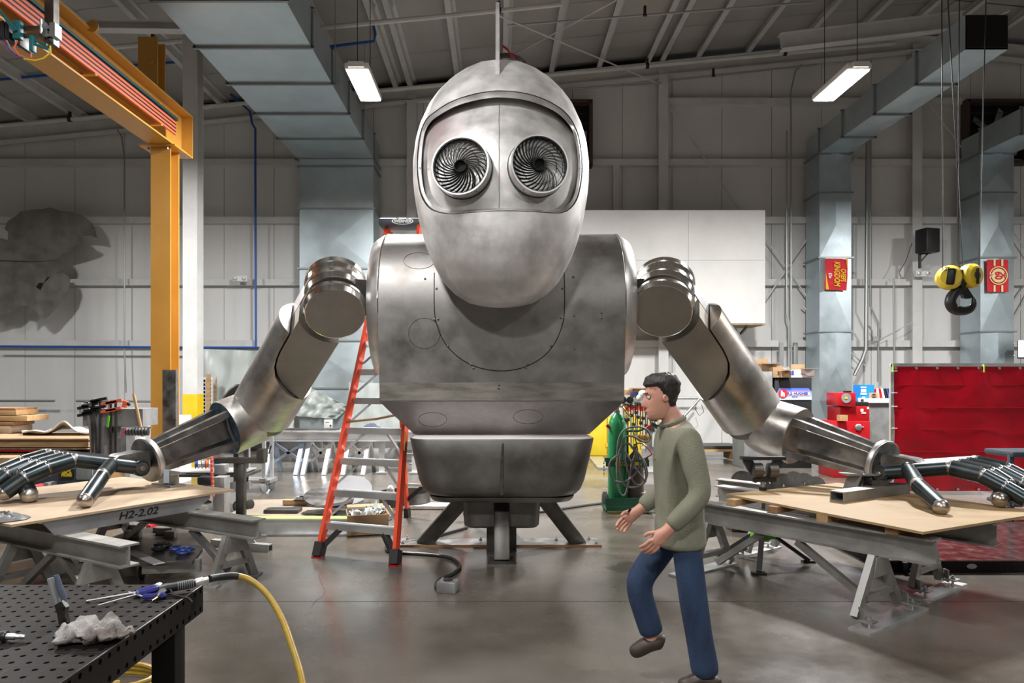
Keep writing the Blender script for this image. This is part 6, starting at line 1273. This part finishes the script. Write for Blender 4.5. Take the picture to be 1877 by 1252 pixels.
slab(-80, 162, 804, 807, 1.2, 'card', 'cardboard_sheet'); slab(-80, 160, 807.6, 809, 1.2, 'wood2', 'board', .02); slab(-80, 162, 809.5, 820, 1.1, 'wood', 'timber', .04); slab(-80, 160, 822, 824, 1.1, 'osb', 'board', .02); slab(-80, 100, 825, 828, 1.1, 'machred', 'red_board'); slab(-80, 158, 831, 834, 1.0, 'card', 'board', .05)
slab(-80, 165, 835, 845, .12, 'plyl', 'pallet_board'); slab(-80, 165, 847, 860, .1, 'wood', 'pallet_board', .05); slab(-80, 165, 862, 900, .9, 'hole', 'painted_shade_core', .2)  # last slab: deep black colour painted in as shade between the pallet blocks
for px in (-20, 60, 140): slab(px, px + 18, 845, 902, 1.0, 'wood2', 'pallet_block', .04)
t = thing('foam_sheet', 'white foam and plastic wrap lying on the sheet stack', 'sheet', P(110, 796, 10.4))
MB().grid(lambda u, v: P(40 + 130 * u, 797, 10.1 + .6 * v) + V((0, 0, .03 + .10 * max(0, noise.noise((u * 3, v * 2, 5)) + .15) + (.14 * math.exp(-((u - .6) / .16) ** 2)) * (1 - v * .5))), 26, 10).thick(.02).part('wrap', M['white'], t); MB().box(P(105, 799, 10.4), (1.05, .7, .03)).part('slab', M['white'], t)
MB().box((P(296, 0, 12.0).x, 12.0, .565), (.75, .6, 1.13)).solo('foam_block', M['white'], 'stack of white foam slabs beside the crane post', 'foam')
# clamp bench
YK = 9.0; t = thing('steel_pallet', 'box-shaped grey steel weldment behind the robot wrist', 'weldment', P(230, 870, YK)); k0 = lambda px, py, dy=0: P(px, py, YK + dy)
MB().box(k0(222, 764, .2), (.76, .4, .22)).part('trough', M['grime'], t); MB().box(k0(188, 815, .1), (.18, .25, .50)).part('leg_block', M['grime'], t); MB().box(k0(228, 812, .2), (.16, .22, .46)).part('leg_block', M['grime'], t); MB().box(k0(218, 787, .3), (.6, .3, .06)).part('rail', M['dsteel'], t)
for px, top, tilt_, mt_, jm, lb in ((160, 746, 10, 'conduit', 'black', 'bar clamp leaning outermost with a black head'), (168, 742, 2, 'dsteel', 'black', 'second dark bar clamp leaning on the steel trough'), (172, 738, 5, 'dsteel', 'black', 'third dark bar clamp with the widest black head'), (184, 733, -2, 'dsteel', 'black', 'tallest black-headed bar clamp on the steel trough'), (203, 739, 0, 'dsteel', 'copper', 'first orange-headed bar clamp in the steel trough'), (212, 736, 0, 'dsteel', 'copper', 'second orange-headed bar clamp in the steel trough')):
    a_, b_ = k0(px, top, -.05), k0(px + tilt_, 832, -.08); t = thing('bar_clamp', lb, 'clamp', b_, 'clamps in the steel trough'); MB().bar(a_, b_, .028, .010).part('bar', M[mt_], t)
    MB().bar(a_ + V((-.12, 0, -.02)), a_ + V((.08, 0, .02)), .03, .035).part('fixed_jaw', M[jm], t); MB().bar(a_ + V((-.12, 0, -.11)), a_ + V((.07, 0, -.08)), .03, .035).part('sliding_jaw', M[jm], t); MB().cyl(a_ + V((-.09, 0, -.12)), a_ + V((-.09, 0, .02)), .010, n=8).part('screw', M['conduit'], t)
t = thing('spring_clamp', 'orange-tipped spring clamp on the end of the steel trough', 'clamp', k0(231, 748)); MB().bar(k0(228, 747), k0(231, 735), .05, .05).part('handle', M['copper'], t); MB().bar(k0(231, 737), k0(238, 743), .03, .03).part('jaw', M['black'], t)
MB().lathe([(.012, 0), (.012, .08), (.03, .1), (.03, .115)], k0(150, 742, -.1), (1, -.1, .05), 10).solo('clamp_screw', M['dsteel'], 'dark clamp screw sticking out beyond the other clamps', 'clamp')
MB().tube([k0(245, 722, -.2), k0(262, 800, -.2)], .018, 8).solo('wooden_handle', M['wood'], 'long wooden tool handle leaning behind the robot wrist', 'handle')
MB().bar(k0(200, 762, -.12), k0(197, 783, -.12), .02, .02).solo('green_marker', M['limep'], 'lime green strip standing on the steel leg block', 'marker')
t = thing('clip_rail', 'rail packed with small spring clips behind the robot wrist', 'rail', k0(248, 795)); MB().bar(k0(222, 784, -.2), k0(278, 784, -.2), .02, .02).part('rod', M['conduit'], t)
for k in range(22): MB().lathe([(.045, -.006), (.055, 0), (.045, .006)], k0(232 + 1.9 * k, 791, -.2), (1, .15, 0), 12).part('clip', M['conduit'] if k % 3 else M['dsteel'], t)
for k in range(3): MB().bar(k0(224 + 3 * k, 784, -.25), k0(217 + 3 * k, 803, -.25), .018, .012).solo('tongs', M['pink' if k == 2 else 'conduit'], 'small tongs hanging at the end of the clip rail', 'tongs', 'tongs on the clip rail')
# cases and boxes near the left hand
t = thing('tool_case', 'dark blue plastic tool case with a yellow offer label', 'case', P(145, 905, 8.1)); MB().box(P(150, 875, 8.1), (.45, .4, .36), bev=.03).part('body', M['ccase'], t); MB().box(P(155, 866, 7.89), (.18, .02, .16), bev=.02).part('latch', M['grey'], t)
MB().box(P(121, 868, 7.88), (.16, .01, .11)).part('label', M['pblack'], t); text_mb('50%', .06, Matrix.Translation(P(122, 865, 7.868)) @ Matrix.Rotation(PI / 2, 4, 'X'), .001, bold=.003).part('label_letters', M['syel'], t); text_mb('MORE', .042, Matrix.Translation(P(122, 871, 7.868)) @ Matrix.Rotation(PI / 2, 4, 'X'), .001, bold=.003).part('label_letters', M['syel'], t)
bx('tool_case', 60, 108, 868, 905, 8.3, .35, 'ccase', 'dark tool case behind the red one', 'case', .02)
t = thing('tool_case', 'small red tool case with a chrome screw on its lid', 'case', P(78, 905, 7.9)); MB().box(P(78, 896, 7.9), (.20, .22, .09), bev=.015).part('body', M['pred'], t); MB().cyl(P(76, 898, 7.79), P(76, 898, 7.77), .012, n=8).part('screw', M['conduit'], t); MB().box(P(95, 893, 7.85), (.05, .2, .12)).part('end', M['grey'], t)
o = bx('cardboard_box', -30, 18, 839, 870, 8.2, .3, 'card', 'brown cardboard box behind the robot fingers at the picture edge', 'box')
t = thing('rod_can', 'small black can holding thin welding rods behind the robot fingers', 'can', P(21, 868, 8.0)); MB().cyl(P(21, 866, 8.0), P(21, 848, 8.0), .035, n=16).part('can', M['black'], t)
for k in range(5): MB().tube([P(19 + k, 850, 8.0), P(19.5 + 1.8 * k, 838 + k % 2, 8.0)], .0025, 5).part('rod', M['copper'], t)
t = thing('trim_router', 'black and yellow power tool lying behind the robot fingertips', 'power tool', P(3, 885, 7.9)); MB().sphere(P(2, 869, 7.9), .06, 12).part('motor', M['black'], t); MB().box(P(8, 874, 7.9), (.08, .06, .06), bev=.01).part('body', M['syel'], t)
# flat plate on the low truck under the beams
t = thing('plate_truck', 'low wheeled truck carrying a dark steel plate behind the air gun', 'truck', (-2.9, 6.5, 0)); m = MB()
pl = [G(232, 1032, .20), G(352, 1030, .20), G(372, 1005, .20), G(340, 965, .20), G(250, 968, .20), G(190, 990, .20)]; m.skin([m.pts([p - V((0, 0, .03)) for p in pl]), m.pts(pl)]); m.part('plate', M['dsteel'], t)
MB().bar(G(262, 1040, .14) , G(368, 1036, .14), .06, .10).part('frame_rail', M['alum'], t)
for q in ((258, 1062), (392, 1071)): c = G(*q); MB().lathe([(.04, -.025), (.062, -.015), (.062, .015), (.04, .025)], c + V((0, .02, .062)), (1, .3, 0), 16).part('wheel', M['rubber'], t)
for k, q in enumerate(((238, 984, .09, .06), (250, 986, .08, .06), (247, 976, .07, .08), (303, 980, .16, .07), (313, 985, .1, .06), (318, 976, .07, .09), (290, 975, .08, .05))):
    c = G(q[0], q[1], .20); MB().box(c + V((0, 0, q[3] / 2)), (q[2], .07, q[3]), bev=.003).solo('tube_offcut', M['alum'], ('short square tube offcut, first of the cluster on the dark plate', 'square tube offcut beside the first of the cluster', 'square tube offcut standing on the first pair', 'longest rectangular offcut on the dark plate', 'square offcut near the longest one', 'upright square offcut behind the longest one', 'flat square offcut at the back of the dark plate')[k], 'steel offcut', 'tube offcuts on the dark plate')
MB().bar(G(238, 1010, .203), G(292, 1034, .203), .09, .005).solo('flat_bar', M['grime'], 'bent flat steel bar lying on the dark plate', 'steel bar')
random.seed(9)
for k in range(9):
    bl_ = k > 3; c = G((288 if not bl_ else 330) + random.uniform(-12, 22) * (1 if bl_ else .8), 1012 + random.uniform(-10, 12) * (.5 if bl_ else 1), .20) + V((0, 0, .025)); an = random.uniform(0, 6)
    pts = [c + V((math.cos(an) * x - math.sin(an) * y, math.sin(an) * x + math.cos(an) * y, 0)) for x, y in [(.05 * math.cos(b), .05 * math.sin(b)) for b in [(.5 + i) * .5 for i in range(11)]]]
    t = thing('shackle', 'blue lifting shackle in the heap on the dark plate' if bl_ else 'black lifting shackle in the heap on the dark plate', 'shackle', c - V((0, 0, .025)), 'blue shackles' if bl_ else 'black shackles')
    MB().tube(pts, .014, 8).part('bow', M['shackle'] if bl_ else M['black'], t); MB().cyl(pts[0], pts[-1], .012, n=8).part('pin', M['shackle'] if bl_ else M['dsteel'], t)
MB().tube([tuple(p) for p in (G(272, 967, .03), G(285, 962, .03), G(298, 958, .03))], [.03, .045, .03], 10).solo('grinder', M['machred'], 'red and black hand grinder on the floor behind the dark plate', 'power tool')
# ------------------------------------------------------------------ wheeled racks behind the elbow
t = thing('tool_cart', 'dark steel cart with casters carrying wire spools', 'cart', P(420, 902, 9.4)); kc = lambda px, py, dy=0: P(px, py, 9.4 + dy)
MB().box(kc(385, 867, .25), (1.2, .6, .035)).part('shelf', M['dsteel'], t); MB().box(kc(385, 862, .25), (1.1, .5, .015)).part('mat', M['alumb'], t); MB().bar(kc(433, 815), kc(433, 890), .06, .03).part('upright', M['dsteel'], t); MB().bar(kc(451, 815, .4), kc(451, 885, .4), .06, .03).part('upright', M['dsteel'], t); MB().box(kc(410, 892, .2), (.6, .5, .04)).part('lower_frame', M['grime'], t)
for px, dy in ((435, -.05), (458, .05), (380, 0)):
    MB().box(kc(px - 4, 890, dy), (.06, .05, .10)).part('caster_fork', M['conduit'], t); MB().lathe([(.045, -.022), (.068, -.014), (.068, .014), (.045, .022)], V((kc(px, 0, dy).x, 9.4 + dy, .068)), (1, -.5, 0), 18).part('wheel', M['rubber'], t)
for k, px in enumerate((361, 367, 374, 381, 387)): 
    o = MB().lathe([(.062, -.02), (.062, -.015), (.045, -.014), (.045, .014), (.062, .015), (.062, .02)], kc(px, 850.5, .1) + V((0, 0, 0)), (1, .25, 0), 18).solo('wire_spool', M[('pblue', 'alumb', 'conduit', 'copper', 'alumb')[k]], ('blue wire spool at the end of the cart row', 'silver wire spool next to the blue one', 'grey wire spool in the middle of the row', 'orange wire spool on the cart', 'silver wire spool closest to the striped rope')[k], 'spool', 'wire spools on the cart')
bx('tool_bin', 391, 402, 847, 851, 9.35, .12, 'bluebox', 'small blue bin of screwdrivers behind the striped rope', 'bin')
for k in range(5): MB().tube([P(392 + 2 * k, 847, 9.4), P(391 + 2.5 * k, 838 + k % 3, 9.4)], .008, 6).solo('hand_tool', M[('pred', 'pblue', 'pwhite', 'pred', 'black')[k]], ('red-handled driver in the blue bin', 'blue-handled driver in the blue bin', 'white-handled driver in the blue bin', 'second red-handled driver in the blue bin', 'black-handled driver in the blue bin')[k], 'screwdriver', 'drivers in the blue bin')
bx('steel_block', 392, 412, 852, 870, 9.3, .15, 'grime', 'grey steel block on the spool cart', 'block'); bx('steel_block', 390, 411, 875, 948, 8.9, .2, 'grime', 'tall grey steel block on the floor behind the striped rope', 'block')
MB().bar(G(372, 935, .05), G(410, 910, .05), .08, .1).solo('steel_channel', M['alumb'], 'bright aluminium bar end on the floor by the plywood corner', 'bar')
pp = [P(388, 838, 8.6), P(388.5, 870, 8.6), P(390, 892, 8.6), P(391, 910, 8.6)]; o = MB().tube(pp, .018, 8).solo('striped_rope', M['pink'], 'pink and yellow striped sling hanging behind the plywood', 'rope')
for k in range(9): MB().lathe([(.0185, -.01), (.0195, 0), (.0185, .01)], pp[0].lerp(pp[3], (k + .5) / 9), (.1, 0, 1), 8, caps=False).part('stripe', M['syel'], o)
bx('black_bag', 360, 392, 874, 890, 9.2, .3, 'black', 'black bag with a yellow edge under the spool cart', 'bag', .03)
t = thing('frame_rack', 'light wheeled frame rack beyond the elbow', 'rack', P(490, 895, 11.0)); kr = lambda px, py, dy=0: P(px, py, 11 + dy)
for px, dy in ((484, 0), (498, .25), (455, .2)): MB().bar(kr(px, 795, dy), kr(px, 882, dy), .05, .05).part('upright', M['alumb'], t)
MB().box(kr(470, 880, .1), (.55, .4, .05)).part('base', M['grime'], t)
for px, dy in ((485, -.1), (499, .2)): MB().lathe([(.05, -.02), (.075, -.012), (.075, .012), (.05, .02)], V((kr(px, 0, dy).x, 11 + dy, .075)), (1, -.6, 0), 18).part('wheel', M['grey'], t); MB().box(kr(px - 3, 880, dy), (.1, .06, .05)).part('caster_fork', M['grime'], t)
MB().tube([kr(481, 818), kr(486, 831), kr(493, 831), kr(497, 817)], .012, 6).part('hook', M['black'], t)
# black curved guard behind the elbow
MB().grid(lambda u, v: P(408 + 34 * v + 12 * u * (1 - v), 738 - 34 * math.sin(PI * (.08 + .5 * v)) + 14 * u, 9.0 + .1 * u), 6, 12).thick(.03).solo('black_guard', M['black'], 'curved black plastic guard sticking up behind the elbow', 'guard')
t = thing('steel_channel', 'pair of dark rusty steel channels standing against the yellow crane post', 'channel', P(311, 903, 10.6))
for px in (305, 317): MB().prism([(-.05, -.04), (.05, -.04), (.05, .04), (.04, .04), (.04, -.03), (-.04, -.03), (-.04, .04), (-.05, .04)], Matrix.Translation((P(px, 0, 10.6).x, 10.62, 0)), .0, P(0, 678, 10.6).z).part('channel', M['fore'], t)
# panels leaning on the wall behind the crane post
bx('strand_board', 366, 397, 651, 830, 17.2, .03, 'osb', 'strand board sheet leaning on the wall behind the white column', 'board')
t = thing('slotted_panel', 'white slotted metal panel leaning on the strand board', 'panel', P(380, 830, 16.9)); MB().box(P(379, 765, 16.9), (.30, .02, 1.9)).part('sheet', M['white'], t)
for k in range(11):
    for px in (374, 385): MB().box(P(px, 698 + 7 * k, 16.885), (.05, .006, .055)).part('slot', M['hole'], t)
MB().box(P(382, 760, 16.7), (.10, .03, 1.9)).solo('timber', M['wood'], 'single orange timber leaning in front of the slotted panel', 'timber')
# plastic sheeting
def drape(name, q, label, fold=.10, seed=0, mt='plastic', Yd=17.25):
    a_, b_, c_, d_ = q; 
    def f(u, v):
        x = (a_[0] * (1 - u) + b_[0] * u) * (1 - v) + (d_[0] * (1 - u) + c_[0] * u) * v; y = (a_[1] * (1 - u) + b_[1] * u) * (1 - v) + (d_[1] * (1 - u) + c_[1] * u) * v
        p = P(x, y, Yd); return p + V((0, -fold * (.5 + .5 * math.sin(u * 21 + v * 5 + 2 * noise.noise((u * 3, v * 3, seed))) + .6 * noise.noise((u * 7, v * 5, seed + 3))), 0))
    return MB().grid(f, 40, 24).thick(.004).solo(name, M[mt], label, 'sheeting')
drape('poly_sheet', ((370, 640), (535, 645), (540, 790), (398, 830)), 'hazy plastic sheeting draped on the wall behind the upper arm', .12, 1)
drape('poly_sheet', ((560, 706), (640, 745), (618, 768), (540, 762)), 'sagging fold of plastic sheeting by the duct foot', .10, 4, Yd=16.86)
drape('poly_sheet', ((640, 700), (760, 705), (755, 800), (640, 800)), 'plastic sheeting wrapped around the duct foot behind the ladder', .04, 7, Yd=16.6)
t = thing('control_box', 'small white control box with a black knob on the wall by the ladder', 'box', P(602, 785, 16.3)); MB().box(P(602, 777, 16.3), (.19, .1, .2), bev=.01).part('case', M['white'], t); MB().cyl(P(606, 780, 16.24), P(606, 780, 16.2), .02, n=10).part('knob', M['black'], t); MB().box(P(600, 774, 16.245), (.09, .004, .012)).part('print', M['pblack'], t)
# far work tables
YT = 13.2; kt = lambda px, py, dy=0: P(px, py, YT + dy)
t = thing('work_table', 'long aluminium beam table on trestles along the back wall', 'table', kt(630, 851)); MB().ibeam(kt(470, 799), kt(900, 799), .3, .19, .02, .02).part('near_beam', M['alumb'], t); MB().ibeam(kt(470, 795, 1.6), kt(900, 795, 1.6), .3, .19, .02, .02).part('far_beam', M['alumb'], t)
for k, px in enumerate((700, 760, 800, 860)):
    for dy in (0, 1.5): MB().bar(kt(px, 808, dy), V((kt(px, 0, dy).x, YT + dy, .02)), .10, .06).part('leg', M['alumb'], t); MB().box(V((kt(px, 0, dy).x, YT + dy - .05, .02)), (.2, .12, .02)).part('foot', M['alumb'], t)
    MB().bar(kt(px, 845, .1), kt(px + 26, 812, .1), .06, .05).part('brace', M['alumb'], t)
for nm, x0, x1, mt_, lb in (('sawhorse', 500, 555, 'alumbl', 'bluish film-wrapped sawhorse at the end of the far table'), ('sawhorse', 568, 606, 'alumb', 'bright aluminium sawhorse second under the far table'), ('sawhorse', 640, 676, 'alumb', 'bright aluminium sawhorse seen between the ladder rails')):
    t = thing(nm, lb, 'sawhorse', kt((x0 + x1) / 2, 853, -.1), 'sawhorses under the far table')
    for px in (x0, x1):
        for s_ in (-1, 1): MB().bar(V((kt(px, 0).x, YT + .05 + .05 * s_, .585)), V((kt(px, 0).x + .06 * s_, YT + .02 + .28 * s_, .0)), .08, .05).part('leg', M[mt_], t)
        MB().bar(V((kt(px, 0).x, YT - .15, .25)), V((kt(px, 0).x, YT + .2, .25)), .05, .04).part('crossbar', M[mt_], t)
    MB().bar(V((kt(x0, 0).x, YT + .05, .56)), V((kt(x1, 0).x, YT + .05, .2)), .05, .05).bar(V((kt(x1, 0).x, YT + .05, .56)), V((kt(x0, 0).x, YT + .05, .2)), .05, .05).part('brace', M[mt_], t)
for k, (px0, px1, py, mt_, lb) in enumerate(((505, 640, 792, 'alumbl', 'film-covered strip lying on the far table'), (520, 620, 787, 'dsteel', 'dark steel strip along the back of the far table'), (604, 613, 791, 'lime', 'small lime green block on the far table'), (690, 750, 791, 'lime', 'pale green strip on the far table beyond the ladder'))):
    MB().box(kt((px0 + px1) / 2, py, .2), ((px1 - px0) * YT / F, .3, .03)).solo('flat_strip', M[mt_], lb, 'strip')
MB().grid(lambda u, v: kt(658 + 48 * u, 789, -.1 + .3 * v) + V((0, 0, (.12 * math.sin(PI * u) * math.sin(PI * v) * (1 + .6 * noise.noise((u * 6, v * 4, 1)))))), 20, 10).thick(.012).solo('jacket', M['navy'], 'dark jacket dropped on the far table behind the ladder', 'jacket')
bx('steel_stock', 560, 720, 824, 840, 15.8, .4, 'limep' if 0 else 'grime', 'low stack of steel stock on the floor under the far table', 'stack')
# ------------------------------------------------------------------ floor items left of the robot
a_, b_ = G(470, 968), G(655, 972); YG = 7.95
t = thing('floor_channel', 'aluminium I-beam on the floor with lime green tape along its top', 'beam', P(545, 970, YG)); a_ = V((P(440, 0, YG).x, YG, .09)); b_ = V((P(655, 0, YG).x, YG, .09))
MB().ibeam(a_, b_, .16, .18, .012, .012).part('beam', M['alumb'], t); MB().box(((a_.x + b_.x) / 2, YG, .183), (b_.x - a_.x, .15, .006)).part('tape', M['lime'], t)
m = MB(); q = [G(420, 945), G(590, 952), G(622, 915), G(462, 918)]; m.skin([m.pts([p + V((0, 0, .002)) for p in q]), m.pts([p + V((0, 0, .015)) for p in q])]); m.solo('plywood_sheet', M['plyfloor'], 'pale plywood offcut flat on the floor behind the green-taped beam', 'board')
def flat(px0, px1, py, z, w_, th, mt, label, an=0, name='steel_strip', cat='strip'):
    a_, b_ = G(px0, py, z), G(px1, py + an, z); a_.z = b_.z = z + th / 2; return MB().bar(a_, b_, w_, th).solo(name, M[mt], label, cat)
flat(488, 550, 938, .02, .22, .04, 'dsteel', 'dark folded steel strip on the pale floor board'); flat(560, 615, 940, .02, .18, .02, 'grime', 'thin grey steel strip beside the cardboard box')
flat(520, 640, 924, .03, .10, .06, 'wood', 'orange timber batten on the floor pile', name='timber', cat='timber'); flat(545, 650, 915, .09, .35, .02, 'dsteel', 'dark cut plate on top of the floor pile', name='steel_plate', cat='plate'); flat(560, 640, 911, .115, .3, .015, 'black', 'black sheet offcut on top of the floor pile', name='steel_plate', cat='plate'); flat(545, 600, 917, .06, .08, .05, 'wood', 'short timber block under the dark plates', name='timber', cat='timber')
def disc(px, py, Y, r, label, nrm, mt, z): 
    c = P(px, py, Y); c.z = z; return MB().lathe([(.001, -.004), (r, -.004), (r, .004), (.001, .004)], c, nrm, 40).solo('sheet_disc', M[mt], label, 'steel disc')
disc(600, 902, 9.2, .30, 'dark round sheet steel disc curling on the floor pile', (.15, -.25, 1), 'dsteel', .20); disc(605, 908, 9.1, .28, 'lower black round sheet under the curled disc', (-.05, .0, 1), 'black', .145); disc(634, 895, 9.9, .36, 'pale grey round sheet leaning behind the ladder', (0, -.5, 1), 'paledisc', .19)
t = thing('cardboard_box', 'open cardboard box of clear plastic bags between the ladder rails', 'box', G(675, 960)); YB_ = 7.9; c = V((P(668, 0, 7.9).x, 8.05, 0))
mm = Matrix.Translation(c) @ Matrix.Rotation(.25, 4, 'Z')
for q, d in (((0, -.2, .12), (.44, .008, .22)), ((0, .2, .12), (.44, .008, .22)), ((-.22, 0, .12), (.008, .4, .22)), ((.22, 0, .12), (.008, .4, .22)), ((0, 0, .014), (.44, .4, .008))): MB().box(q, d, mm).part('wall', M['card'], t)
MB().box((.31, 0, .18), (.008, .38, .20), mm @ Matrix.Translation((.22, 0, .2)) @ Matrix.Rotation(.75, 4, 'Y') @ Matrix.Translation((-.31, 0, -.2))).box((0, .29, .25), (.42, .2, .006), mm).part('flap', M['card'], t)
random.seed(2)
for k in range(6):
    p = mm @ V((random.uniform(-.15, .15), random.uniform(-.13, .13), .22)); MB().grid(lambda u, v: p + V((.10 * (u - .5) * 1.6 + .03 * noise.noise((u * 5, v * 5, k)), .10 * (v - .5) + .05 * noise.noise((u * 4, v * 6, k + 9)), .06 * math.sin(PI * u) * math.sin(PI * v) + .05 * noise.noise((u * 6, v * 6, k + 3)))), 9, 9).thick(.002).solo('plastic_bag', M['plastic'], 'crumpled clear plastic bag in the open cardboard box', 'bag', 'clear bags in the box')
t = thing('steel_ring', 'rolled dark steel ring standing on the floor behind the ladder', 'ring', P(738, 912, 9.7)); c = V((P(742, 0, 9.8).x, 9.8, .02)); MB().lathe([(.34, 0), (.35, 0), (.35, .17), (.34, .17), (.34, 0)], c, (0, 0, 1), 44, caps=False).part('band', M['dsteel'], t)
MB().sphere(P(716, 899, 9.2), .055, 10, 1.3).solo('wrapped_parts', M['alumb'], 'bundle of bright wrapped parts hanging by the ladder tread', 'parts')
MB().bar(G(690, 948, .03), G(712, 950, .03), .2, .05).solo('bubble_wrap', M['plastic'], 'bubble wrap beside the cardboard box', 'wrap')
MB().bar(V((-1.3, 9.6, .03)), V((-.2, 9.55, .03)), .3, .04).solo('white_board', M['white'], 'long white board on the floor behind the ladder feet', 'board')
MB().bar(G(1092, 838, .02), G(1110, 858, .02), .3, .03).solo('floor_plate', M['alumb'], 'bright plate on the floor beside the green cylinder', 'plate')
